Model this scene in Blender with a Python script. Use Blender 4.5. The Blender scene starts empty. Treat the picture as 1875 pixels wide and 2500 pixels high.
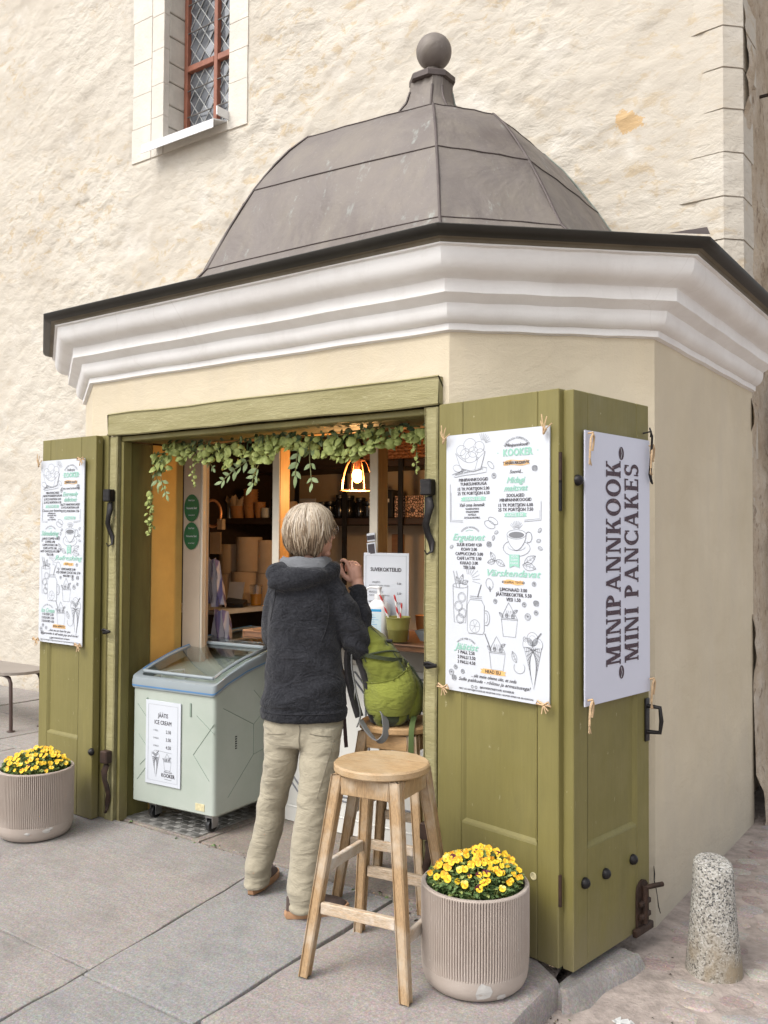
import bpy, math, random
import numpy as np
from mathutils import Vector, Matrix, noise
random.seed(7)
PI = math.pi
R = math.radians
scene = bpy.context.scene
COL = scene.collection

# ------------------------------------------------------------------ camera, sky, sun, exposure
cam_d = bpy.data.cameras.new('camera')
cam_d.sensor_fit = 'HORIZONTAL'
cam_d.sensor_width = 36.0
cam_d.lens = 36.0 * 2194.0 / 1875.0
cam_d.clip_start = 0.05
cam_d.clip_end = 400
cam = bpy.data.objects.new('camera', cam_d)
COL.objects.link(cam)
cam.matrix_world = (Matrix.Translation((1.897, -3.121, 1.55)) @ Matrix.Rotation(0.618, 4, 'Z')
                    @ Matrix.Rotation(PI / 2 + 0.027, 4, 'X') @ Matrix.Rotation(0.006, 4, 'Z'))
scene.camera = cam

SUN_EL, SUN_AZ = R(50), R(198)      # azimuth of the sun as a compass angle, +Y = 0, clockwise
world = bpy.data.worlds.new('World')
scene.world = world
world.use_nodes = True
wn = world.node_tree
for n in list(wn.nodes):
    wn.nodes.remove(n)
w_out = wn.nodes.new('ShaderNodeOutputWorld')
w_bg = wn.nodes.new('ShaderNodeBackground')
w_sky = wn.nodes.new('ShaderNodeTexSky')
w_sky.sky_type = 'NISHITA'
w_sky.sun_disc = False
w_sky.sun_elevation = SUN_EL
w_sky.sun_rotation = SUN_AZ
w_sky.air_density = 1.0
w_sky.dust_density = 4.0
w_sky.ozone_density = 1.0
w_hs = wn.nodes.new('ShaderNodeHueSaturation')      # an overcast, nearly grey sky
w_hs.inputs['Saturation'].default_value = 0.22
w_bg.inputs['Strength'].default_value = 0.15
wn.links.new(w_sky.outputs[0], w_hs.inputs['Color'])
wn.links.new(w_hs.outputs[0], w_bg.inputs['Color'])
wn.links.new(w_bg.outputs[0], w_out.inputs['Surface'])

sun_d = bpy.data.lights.new('sun', 'SUN')
sun_d.energy = 0.6
sun_d.angle = R(22)
sun_d.color = (1.0, 0.965, 0.92)
sun = bpy.data.objects.new('sun', sun_d)
COL.objects.link(sun)
_sd = Vector((math.sin(SUN_AZ) * math.cos(SUN_EL), math.cos(SUN_AZ) * math.cos(SUN_EL), math.sin(SUN_EL)))
sun.rotation_euler = _sd.to_track_quat('Z', 'Y').to_euler()
sun.location = _sd * 20

scene.view_settings.view_transform = 'Standard'
scene.view_settings.look = 'None'
scene.view_settings.exposure = 0.95
scene.view_settings.gamma = 1.0
scene.view_settings.use_curve_mapping = False
scene.render.engine = 'CYCLES'
scene.cycles.max_bounces = 8
scene.cycles.diffuse_bounces = 4
scene.cycles.use_denoising = True

# ------------------------------------------------------------------ helpers
class MB:
    """collects faces of one mesh"""
    def __init__(s):
        s.v, s.f, s.m = [], [], []
    def add(s, vs, fs, mi=0):
        o = len(s.v)
        s.v.extend([tuple(x) for x in vs])
        for f in fs:
            s.f.append(tuple(i + o for i in f)); s.m.append(mi)
        return s
    def box(s, c, d, mi=0, M=None, bev=0.0):
        hx, hy, hz = d[0] / 2, d[1] / 2, d[2] / 2
        b = min(bev, hx * .9, hy * .9, hz * .9)
        vs, fs = [], []
        if b <= 0:
            vs = [(x, y, z) for x in (-hx, hx) for y in (-hy, hy) for z in (-hz, hz)]
            fs = [(0, 1, 3, 2), (4, 6, 7, 5), (0, 4, 5, 1), (2, 3, 7, 6), (0, 2, 6, 4), (1, 5, 7, 3)]
        else:
            idx = {}
            for sx in (-1, 1):
                for sy in (-1, 1):
                    for sz in (-1, 1):
                        for ax in range(3):
                            p = [sx * (hx - b), sy * (hy - b), sz * (hz - b)]
                            p[ax] = (sx * hx, sy * hy, sz * hz)[ax]
                            idx[(sx, sy, sz, ax)] = len(vs); vs.append(tuple(p))
            for ax in range(3):
                o = [a for a in range(3) if a != ax]
                for sg in (-1, 1):
                    q = []
                    for a, b2 in ((-1, -1), (1, -1), (1, 1), (-1, 1)):
                        k = [0, 0, 0]; k[ax] = sg; k[o[0]] = a; k[o[1]] = b2
                        q.append(idx[(*k, ax)])
                    if (sg > 0) == (ax == 1): q.reverse()
                    fs.append(tuple(q))
            for ax in range(3):          # 12 edges
                o = [a for a in range(3) if a != ax]
                for a in (-1, 1):
                    for c2 in (-1, 1):
                        k0 = [0, 0, 0]; k0[o[0]] = a; k0[o[1]] = c2
                        k1 = list(k0); k0[ax] = -1; k1[ax] = 1
                        fs.append((idx[(*k0, o[0])], idx[(*k1, o[0])], idx[(*k1, o[1])], idx[(*k0, o[1])]))
            for sx in (-1, 1):
                for sy in (-1, 1):
                    for sz in (-1, 1):
                        fs.append(tuple(idx[(sx, sy, sz, a)] for a in range(3)))
        T = Matrix.Translation(c)
        if M is not None:
            T = M @ T
        return s.add([T @ Vector(p) for p in vs], fs, mi)
    def tube(s, path, r, n=8, mi=0, cap=True, flat=None):
        P = [Vector(p) for p in path]
        rs = r if isinstance(r, (list, tuple)) else [r] * len(P)
        rings = []
        up = Vector((0, 0, 1))
        t0 = (P[1] - P[0]).normalized()
        if abs(t0.dot(up)) > .9: up = Vector((0, 1, 0))
        side = t0.cross(up).normalized()
        for i, p in enumerate(P):
            t = (P[min(i + 1, len(P) - 1)] - P[max(i - 1, 0)]).normalized()
            side = (side - t * side.dot(t)).normalized()
            oth = t.cross(side)
            k = flat if flat else 1.0
            rings.append([p + (side * math.cos(2 * PI * j / n) + oth * (k * math.sin(2 * PI * j / n))) * rs[i] for j in range(n)])
        return s.loft(rings, mi, cap)
    def loft(s, rings, mi=0, cap=True, closed=True):
        n = len(rings[0]); vs = [p for r in rings for p in r]; fs = []
        for i in range(len(rings) - 1):
            for j in range(n if closed else n - 1):
                k = (j + 1) % n
                fs.append((i * n + j, i * n + k, (i + 1) * n + k, (i + 1) * n + j))
        if cap:
            fs.append(tuple(range(n - 1, -1, -1)))
            fs.append(tuple((len(rings) - 1) * n + j for j in range(n)))
        return s.add(vs, fs, mi)
    def lathe(s, prof, n=24, c=(0, 0, 0), mi=0, cap=True, M=None):
        rings = []
        for r, z in prof:
            ring = [Vector((c[0] + r * math.cos(2 * PI * j / n), c[1] + r * math.sin(2 * PI * j / n), c[2] + z)) for j in range(n)]
            if M is not None: ring = [M @ p for p in ring]
            rings.append(ring)
        return s.loft(rings, mi, cap)
    def prism(s, poly, z0, z1, mi=0):
        n = len(poly)
        vs = [(x, y, z0) for x, y in poly] + [(x, y, z1) for x, y in poly]
        fs = [tuple(range(n - 1, -1, -1)), tuple(range(n, 2 * n))]
        for j in range(n):
            k = (j + 1) % n
            fs.append((j, k, n + k, n + j))
        return s.add(vs, fs, mi)
    def sphere(s, c, r, mi=0, n=16, m=10, sc=(1, 1, 1)):
        prof = [(max(1e-4, math.sin(PI * i / m)), -math.cos(PI * i / m)) for i in range(m + 1)]
        rings = [[Vector((c[0] + r * sc[0] * a * math.cos(2 * PI * j / n), c[1] + r * sc[1] * a * math.sin(2 * PI * j / n), c[2] + r * sc[2] * z)) for j in range(n)] for a, z in prof]
        return s.loft(rings, mi, True)
    def xf(s, M, start=0):
        for i in range(start, len(s.v)):
            s.v[i] = tuple(M @ Vector(s.v[i]))
        return s

def mesh_from(name, mb, mats, smooth=None):
    me = bpy.data.meshes.new(name)
    me.from_pydata(mb.v, [], mb.f)
    if not isinstance(mats, (list, tuple)): mats = [mats]
    for m in mats: me.materials.append(m)
    if len(mats) > 1: me.polygons.foreach_set('material_index', mb.m)
    if smooth is not None:
        me.polygons.foreach_set('use_smooth', [True] * len(me.polygons))
        if smooth < 180:
            me.set_sharp_from_angle(angle=R(smooth))
    me.update()
    return me

def build(name, mb, mats, parent=None, smooth=None, label=None, kind=None):
    o = bpy.data.objects.new(name, mesh_from(name, mb, mats, smooth))
    COL.objects.link(o)
    if parent is not None: o.parent = parent
    if label: o['label'] = label
    if kind: o['kind'] = kind
    return o

def tag(o, label=None, cat=None, group=None, kind=None):
    if label: o['label'] = label
    if cat: o['category'] = cat
    if group: o['group'] = group
    if kind: o['kind'] = kind
    return o

def thing(name, label, cat, loc=(0, 0, 0), rz=0.0, group=None, kind=None):
    o = bpy.data.objects.new(name, None)
    o.empty_display_size = .1
    COL.objects.link(o)
    o.location = loc
    o.rotation_euler = (0, 0, rz)
    return tag(o, label, cat, group, kind)

def piece(name, me, parent, M=None):
    """another object on a mesh that alike pieces share"""
    o = bpy.data.objects.new(name, me)
    COL.objects.link(o)
    o.parent = parent
    if M is not None: o.matrix_local = M
    return o

def copy_tree(o, parent=None):
    c = o.copy(); COL.objects.link(c)
    if parent is not None: c.parent = parent
    for ch in list(o.children): copy_tree(ch, c)
    return c

# vectorised value noise for relief
def _h(ix, iy, s):
    n = (ix * 374761393 + iy * 668265263 + s * 974634743) & 0xffffffff
    n = ((n ^ (n >> 13)) * 1274126177) & 0xffffffff
    return ((n ^ (n >> 16)) & 0xffff) / 65535.0
def vnoise(x, y, s=0):
    ix = np.floor(x).astype(np.int64); iy = np.floor(y).astype(np.int64)
    fx, fy = x - ix, y - iy
    fx = fx * fx * (3 - 2 * fx); fy = fy * fy * (3 - 2 * fy)
    a = _h(ix, iy, s); b = _h(ix + 1, iy, s); c = _h(ix, iy + 1, s); d = _h(ix + 1, iy + 1, s)
    return (a * (1 - fx) + b * fx) * (1 - fy) + (c * (1 - fx) + d * fx) * fy - .5
def fbm(x, y, oct=4, s=0, g=.5):
    t = 0; a = 1.0
    for i in range(oct):
        t = t + a * vnoise(x * 2 ** i, y * 2 ** i, s + i * 17); a *= g
    return t

def jit(a): return random.uniform(-a, a)

# ------------------------------------------------------------------ materials
class NT:
    def __init__(s, name):
        s.mat = bpy.data.materials.new(name); s.mat.use_nodes = True
        s.t = s.mat.node_tree; s.n = s.t.nodes
        s.b = s.n['Principled BSDF']
        s.tc = s.n.new('ShaderNodeTexCoord')
        s.co = s.tc.outputs['Object']
    def map(s, scale=(1, 1, 1), rot=(0, 0, 0), co=None):
        m = s.n.new('ShaderNodeMapping'); m.inputs['Scale'].default_value = scale; m.inputs['Rotation'].default_value = rot
        s.t.links.new(co or s.co, m.inputs['Vector']); return m.outputs[0]
    def noise(s, scale, detail=4, rough=.55, co=None, dist=0):
        n = s.n.new('ShaderNodeTexNoise'); n.inputs['Scale'].default_value = scale
        n.inputs['Detail'].default_value = detail; n.inputs['Roughness'].default_value = rough; n.inputs['Distortion'].default_value = dist
        s.t.links.new(co or s.co, n.inputs['Vector']); return n.outputs['Fac']
    def vor(s, scale, feature='F1', co=None, out='Distance', rnd=1.0):
        n = s.n.new('ShaderNodeTexVoronoi'); n.feature = feature; n.inputs['Scale'].default_value = scale
        n.inputs['Randomness'].default_value = rnd
        s.t.links.new(co or s.co, n.inputs['Vector']); return n.outputs[out]
    def ramp(s, fac, stops, interp='LINEAR'):
        r = s.n.new('ShaderNodeValToRGB'); r.color_ramp.interpolation = interp
        e = r.color_ramp.elements
        while len(e) < len(stops): e.new(.5)
        for i, (p, c) in enumerate(stops):
            e[i].position = p
            e[i].color = (*c, 1) if isinstance(c, (tuple, list)) else (c, c, c, 1)
        s.t.links.new(fac, r.inputs[0]); return r.outputs[0]
    def mix(s, fac, a, b, mode='MIX'):
        m = s.n.new('ShaderNodeMix'); m.data_type = 'RGBA'; m.blend_type = mode
        for sock, val in ((m.inputs[0], fac), (m.inputs[6], a), (m.inputs[7], b)):
            if isinstance(val, (int, float)): sock.default_value = val
            elif isinstance(val, (tuple, list)): sock.default_value = (*val, 1)
            else: s.t.links.new(val, sock)
        return m.outputs[2]
    def math(s, op, a, b=0.0, clamp=False):
        m = s.n.new('ShaderNodeMath'); m.operation = op; m.use_clamp = clamp
        for sock, val in ((m.inputs[0], a), (m.inputs[1], b)):
            if isinstance(val, (int, float)): sock.default_value = val
            else: s.t.links.new(val, sock)
        return m.outputs[0]
    def color(s, c):
        if isinstance(c, (tuple, list)): s.b.inputs['Base Color'].default_value = (*c, 1)
        else: s.t.links.new(c, s.b.inputs['Base Color'])
    def rough(s, r):
        if isinstance(r, (int, float)): s.b.inputs['Roughness'].default_value = r
        else: s.t.links.new(r, s.b.inputs['Roughness'])
    def bump(s, h, strength=.3, dist=.01, prev=None):
        b = s.n.new('ShaderNodeBump'); b.inputs['Strength'].default_value = strength; b.inputs['Distance'].default_value = dist
        s.t.links.new(h, b.inputs['Height'])
        if prev is not None: s.t.links.new(prev, b.inputs['Normal'])
        s.t.links.new(b.outputs[0], s.b.inputs['Normal']); return b.outputs[0]

def sc(c, k): return tuple(min(1, x * k) for x in c)

def M(name, col, rough=.6, metal=0.0, var=.18, vs=6, bump=.0, bs=80, bd=.004, spec=.5, stretch=(1, 1, 1), col2=None, coat=0, detail=4):
    t = NT(name)
    co = t.map(stretch)
    f = t.noise(vs, detail, .6, co)
    t.color(t.ramp(f, [(.28, sc(col, 1 - var)), (.72, col2 if col2 else sc(col, 1 + var * .6))]))
    t.rough(rough); t.b.inputs['Metallic'].default_value = metal
    t.b.inputs['Specular IOR Level'].default_value = spec
    if coat: t.b.inputs['Coat Weight'].default_value = coat
    if bump: t.bump(t.noise(bs, 4, .6, co), bump, bd)
    return t.mat

def emit(name, col, strength):
    t = NT(name); t.color(col)
    t.b.inputs['Emission Color'].default_value = (*col, 1); t.b.inputs['Emission Strength'].default_value = strength
    return t.mat

def make_church_plaster():
    t = NT('church_plaster')
    co = t.map((1, 1, 1), (0, R(35), 0))
    cs = t.map((1.0, 1, 1.7), (0, R(20), 0))
    big = t.noise(1.1, 3, .6)
    f = t.noise(6.5, 7, .68, cs, .5)
    base = t.ramp(big, [(.35, (.485, .44, .37)), (.65, (.54, .50, .43))])
    och = t.ramp(f, [(.53, 0), (.61, 1)])
    w2 = t.ramp(t.noise(.8, 2, .5), [(.42, .06), (.62, .55)])
    c = t.mix(t.math('MULTIPLY', och, w2), base, (.44, .33, .19))
    pale = t.ramp(t.noise(3.1, 5, .6, co), [(.56, 0), (.70, .65)])
    c = t.mix(pale, c, (.59, .555, .495))
    # the bare ochre patch where the top coat has come off
    sx = t.n.new('ShaderNodeSeparateXYZ'); t.t.links.new(t.co, sx.inputs[0])
    dx = t.math('SUBTRACT', sx.outputs[0], -.03); dz = t.math('SUBTRACT', sx.outputs[2], 4.10)
    d = t.math('SQRT', t.math('ADD', t.math('MULTIPLY', t.math('MULTIPLY', dx, dx), 1.0), t.math('MULTIPLY', t.math('MULTIPLY', dz, dz), 1.6)))
    d = t.math('ADD', d, t.math('MULTIPLY', t.math('SUBTRACT', t.noise(9, 7, .75), .5), .34))
    m = t.ramp(d, [(.078, 1), (.086, 0)])
    c = t.mix(m, c, (.50, .35, .19))
    t.color(c); t.rough(.93); t.b.inputs['Specular IOR Level'].default_value = .15
    h1 = t.ramp(t.noise(7, 6, .58, cs, .3), [(.35, 0), (.58, .85), (.72, 1)])
    msk = t.ramp(t.noise(.55, 3, .6), [(.38, .25), (.62, 1)])
    h1 = t.math('MULTIPLY', h1, msk)
    n1 = t.bump(h1, .42, .024)
    h2 = t.noise(38, 4, .65, co)
    t.bump(h2, .30, .010, n1)
    return t.mat
def make_kiosk_plaster():
    t = NT('kiosk_plaster')
    c = t.ramp(t.noise(1.6, 5, .6), [(.3, (.54, .465, .335)), (.7, (.62, .545, .41))])
    # rain streaks and grime low down, a real stain pattern
    st = t.ramp(t.noise(2.2, 5, .6, t.map((3, 3, .5))), [(.47, 0), (.70, .5)])
    c = t.mix(st, c, (.54, .475, .37))
    sx = t.n.new('ShaderNodeSeparateXYZ'); t.t.links.new(t.co, sx.inputs[0])
    low = t.ramp(t.math('ADD', sx.outputs[2], t.math('MULTIPLY', t.noise(6, 4), .5)), [(.10, .9), (.85, 0)])
    c = t.mix(low, c, (.43, .385, .315))
    t.color(c); t.rough(.9); t.b.inputs['Specular IOR Level'].default_value = .2
    ck = t.ramp(t.vor(1.5, 'DISTANCE_TO_EDGE', t.map((1, 1, .5))), [(.0, .6), (.0035, 0)])
    n = t.bump(t.noise(4, 5, .6, t.map((1, 1, 1.6), (R(20), R(35), 0)), .4), .5, .02)
    t.bump(t.noise(150, 4, .65), .45, .004, n)
    return t.mat
def make_white_plaster():
    t = NT('cornice_white')
    c = t.ramp(t.noise(3, 5, .6, t.map((1, 1, 2))), [(.32, (.70, .68, .655)), (.62, (.78, .77, .75))])
    st = t.ramp(t.noise(2.6, 6, .7, t.map((3.5, 3.5, .6))), [(.54, 0), (.74, .28)])
    c = t.mix(st, c, (.58, .555, .515))
    hair_ = t.ramp(t.vor(2.2, 'DISTANCE_TO_EDGE', t.map((1, 1, .35))), [(.0, .22), (.004, 0)])
    c = t.mix(t.math('MULTIPLY', hair_, t.ramp(t.noise(1.1, 2), [(.5, 0), (.62, 1)])), c, (.40, .36, .31))
    t.color(c); t.rough(.75)
    n = t.bump(t.noise(6, 4, .6), .2, .012)
    t.bump(t.noise(120, 3, .6), .22, .003, n)
    return t.mat
def make_weathered():
    t = NT('weathered_stone')
    c = t.ramp(t.noise(4, 6, .65), [(.3, (.34, .27, .19)), (.5, (.45, .37, .28)), (.7, (.52, .46, .38))])
    dk = t.ramp(t.noise(14, 5, .7, t.map((1, 1, .6))), [(.57, 0), (.66, 1)])
    c = t.mix(t.math('MULTIPLY', dk, .7), c, (.17, .12, .08))
    t.color(c); t.rough(.95); t.b.inputs['Specular IOR Level'].default_value = .1
    n = t.bump(t.noise(7, 6, .65), .8, .05)
    t.bump(t.noise(45, 4, .6), .5, .012, n)
    return t.mat
def make_granite(name, base, warm, speck=.35):
    t = NT(name)
    big = t.noise(1.3, 5, .6)
    c = t.ramp(big, [(.3, sc(base, .86)), (.7, sc(base, 1.1))])
    wm = t.ramp(t.noise(.9, 4, .6), [(.45, 0), (.7, .8)])
    c = t.mix(wm, c, warm)
    sp = t.ramp(t.noise(120, 5, .8), [(.36, sc(base, .42)), (.5, base), (.64, sc(base, 1.7))])
    c = t.mix(min(1, speck * 1.25), c, sp)
    v = t.vor(120, co=t.map((1, 1, 1)), out='Color')
    c = t.mix(.10, c, v, 'OVERLAY')
    tool = t.ramp(t.noise(5, 5, .7, t.map((1, 9, 1), (0, 0, R(8)))), [(.35, .82), (.65, 1.06)])
    c = t.mix(.6, c, tool, 'MULTIPLY')
    st = t.ramp(t.noise(2.2, 8, .78), [(.48, 0), (.66, .55)])
    c = t.mix(st, c, sc(base, .58))
    t.color(c); t.rough(.82); t.b.inputs['Specular IOR Level'].default_value = .3
    n = t.bump(t.noise(7, 6, .65), .5, .014)
    t.bump(t.noise(110, 4, .7), .5, .005, n)
    return t.mat
def make_bollard_granite():
    t = NT('speckled_granite')
    f = t.vor(185, out='Color')
    g = t.n.new('ShaderNodeSeparateColor'); t.t.links.new(f, g.inputs[0])
    c = t.ramp(g.outputs[0], [(.0, (.06, .06, .06)), (.12, (.12, .115, .11)), (.2, (.27, .255, .225)), (.6, (.385, .37, .335)), (.9, (.46, .45, .42))], 'CONSTANT')
    sx = t.n.new('ShaderNodeSeparateXYZ'); t.t.links.new(t.co, sx.inputs[0])
    lo = t.ramp(t.math('ADD', sx.outputs[2], t.math('MULTIPLY', t.noise(9, 4), .12)), [(.12, .75), (.30, .05)])
    st = t.ramp(t.noise(16, 5, .65, t.map((1, 1, .5))), [(.45, 0), (.65, 1)])
    c = t.mix(t.math('MULTIPLY', lo, t.math('ADD', st, .35), True), c, (.25, .20, .135))
    t.color(c); t.rough(.85)
    t.bump(t.noise(80, 4, .7), .5, .008)
    return t.mat
def make_copper():
    t = NT('aged_copper')
    c = t.ramp(t.noise(1.7, 5, .6), [(.3, (.118, .097, .085)), (.5, (.152, .130, .116)), (.7, (.182, .155, .130))])
    dr = t.ramp(t.noise(1.4, 6, .7, t.map((4, 4, .9))), [(.46, 0), (.66, .5)])
    c = t.mix(dr, c, (.205, .178, .142))
    sp = t.ramp(t.noise(55, 4, .7), [(.62, 0), (.72, .25)])
    c = t.mix(sp, c, (.36, .34, .33))
    # verdigris runs
    vd = t.ramp(t.noise(2.0, 6, .72, t.map((5, 5, .7), (0, R(16), 0))), [(.60, 0), (.74, .55)])
    c = t.mix(vd, c, (.36, .41, .38))
    t.color(c); t.rough(.62); t.b.inputs['Metallic'].default_value = .15
    n = t.bump(t.noise(3.4, 4, .5, None, .4), .8, .04)
    t.bump(t.noise(60, 3, .6), .15, .003, n)
    return t.mat
def make_green_paint():
    t = NT('green_paint')
    c = t.ramp(t.noise(2.1, 5, .6, t.map((2, 2, .7))), [(.3, (.155, .134, .038)), (.7, (.20, .172, .054))])
    ch = t.ramp(t.noise(33, 5, .7, t.map((1, 1, .45))), [(.665, 0), (.70, .6)])
    c = t.mix(ch, c, (.42, .39, .24))
    dk = t.ramp(t.noise(4.5, 6, .7, t.map((1, 1, .25))), [(.56, 0), (.75, .5)])
    c = t.mix(dk, c, (.12, .105, .035))
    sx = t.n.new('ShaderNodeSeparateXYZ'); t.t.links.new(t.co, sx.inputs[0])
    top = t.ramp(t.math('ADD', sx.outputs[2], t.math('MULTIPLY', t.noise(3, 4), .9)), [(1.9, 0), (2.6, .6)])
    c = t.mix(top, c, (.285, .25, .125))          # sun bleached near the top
    br = t.ramp(t.noise(9, 5, .7, t.map((9, 9, .35))), [(.35, .80), (.65, 1.0)])
    c = t.mix(.4, c, br, 'MULTIPLY')
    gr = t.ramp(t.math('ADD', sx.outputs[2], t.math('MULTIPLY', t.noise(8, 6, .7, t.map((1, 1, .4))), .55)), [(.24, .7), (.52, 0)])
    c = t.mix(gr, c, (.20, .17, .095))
    sc2 = t.ramp(t.noise(7, 6, .8, t.map((1.2, 1.2, 9), (0, R(12), 0))), [(.70, 0), (.74, .45)])
    c = t.mix(sc2, c, (.38, .35, .2))
    t.color(c); t.rough(t.ramp(t.noise(5, 4), [(.3, .45), (.7, .75)]))
    n = t.bump(t.noise(7, 4, .6, t.map((6, 6, .5))), .3, .007)
    t.bump(t.noise(130, 3, .6), .1, .002, n)
    return t.mat
def make_flaky_green():
    t = NT('flaky_green_paint')
    g = t.map((1.2, 6, 6))
    c = t.ramp(t.noise(3, 5, .65, g), [(.3, (.245, .218, .095)), (.7, (.325, .292, .15))])
    ch = t.ramp(t.noise(20, 5, .7, g), [(.62, 0), (.67, .6)])
    c = t.mix(ch, c, (.47, .45, .28))
    t.color(c); t.rough(.75)
    n = t.bump(t.noise(8, 6, .7, g), .6, .012)
    t.bump(t.noise(60, 4, .7, g), .4, .004, n)
    return t.mat
def make_wood(name, a, b, worn, axis_scale, worn_amt=.5, rough=.6):
    t = NT(name)
    co = t.map(axis_scale)
    f = t.noise(10, 6, .65, co, .4)
    c = t.ramp(f, [(.3, a), (.5, b), (.72, sc(a, 1.25))])
    g = t.ramp(t.noise(26, 6, .8, co), [(.36, .45), (.56, 1)])
    c = t.mix(.75, c, g, 'MULTIPLY')
    w = t.ramp(t.noise(5, 5, .65), [(.48, 0), (.66, worn_amt)])
    c = t.mix(w, c, worn)
    t.color(c); t.rough(rough)
    t.bump(t.noise(30, 5, .7, co), .25, .003)
    return t.mat
def make_planter():
    t = NT('planter_concrete')
    c = t.ramp(t.noise(4, 5, .6), [(.3, (.345, .285, .24)), (.7, (.43, .37, .325))])
    sp = t.ramp(t.noise(90, 3, .7), [(.66, 0), (.72, .45)])
    c = t.mix(sp, c, (.58, .55, .52))
    t.color(c); t.rough(.9)
    t.bump(t.noise(110, 4, .7), .3, .004)
    return t.mat
def make_fleece():
    t = NT('fleece')
    c = t.ramp(t.noise(110, 3, .75), [(.33, (.011, .0115, .014)), (.67, (.034, .035, .040))])
    c = t.mix(t.ramp(t.noise(5, 3), [(.35, 0), (.7, .35)]), c, (.040, .040, .046))
    t.color(c); t.rough(.98); t.b.inputs['Specular IOR Level'].default_value = .05
    t.b.inputs['Sheen Weight'].default_value = .12
    n = t.bump(t.noise(9, 4, .6, t.map((1, 1, 1.6), (0, R(30), 0)), .8), .75, .035)
    t.bump(t.noise(230, 3, .7), .5, .004, n)
    return t.mat
def make_cotton(name, col, fold=.5, fs=9, rot=25):
    t = NT(name)
    c = t.ramp(t.noise(9, 5, .6), [(.3, sc(col, .88)), (.7, sc(col, 1.08))])
    c = t.mix(.18, c, t.ramp(t.noise(260, 2, .7), [(.3, .55), (.7, 1.0)]), 'MULTIPLY')
    t.color(c); t.rough(.9); t.b.inputs['Specular IOR Level'].default_value = .1
    t.b.inputs['Sheen Weight'].default_value = .15
    n = t.bump(t.noise(fs, 4, .55, t.map((1, 1, 2.4), (0, R(rot), 0)), .6), fold, .02)
    t.bump(t.noise(300, 2, .6), .25, .002, n)
    return t.mat
def make_hair():
    t = NT('hair')
    f = t.n.new('ShaderNodeObjectInfo')
    at = t.n.new('ShaderNodeAttribute'); at.attribute_name = 'strand'
    c = t.ramp(at.outputs['Fac'], [(0, (.10, .062, .034)), (.3, (.26, .185, .115)), (.6, (.40, .32, .225)), (1, (.55, .48, .385))])
    t.color(c); t.rough(.42); t.b.inputs['Specular IOR Level'].default_value = .5
    return t.mat
def make_glass(name, tint=(1, 1, 1), rough=.02):
    t = NT(name)
    t.color(tint); t.rough(rough)
    t.b.inputs['Transmission Weight'].default_value = 1.0
    t.b.inputs['IOR'].default_value = 1.45
    return t.mat

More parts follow.
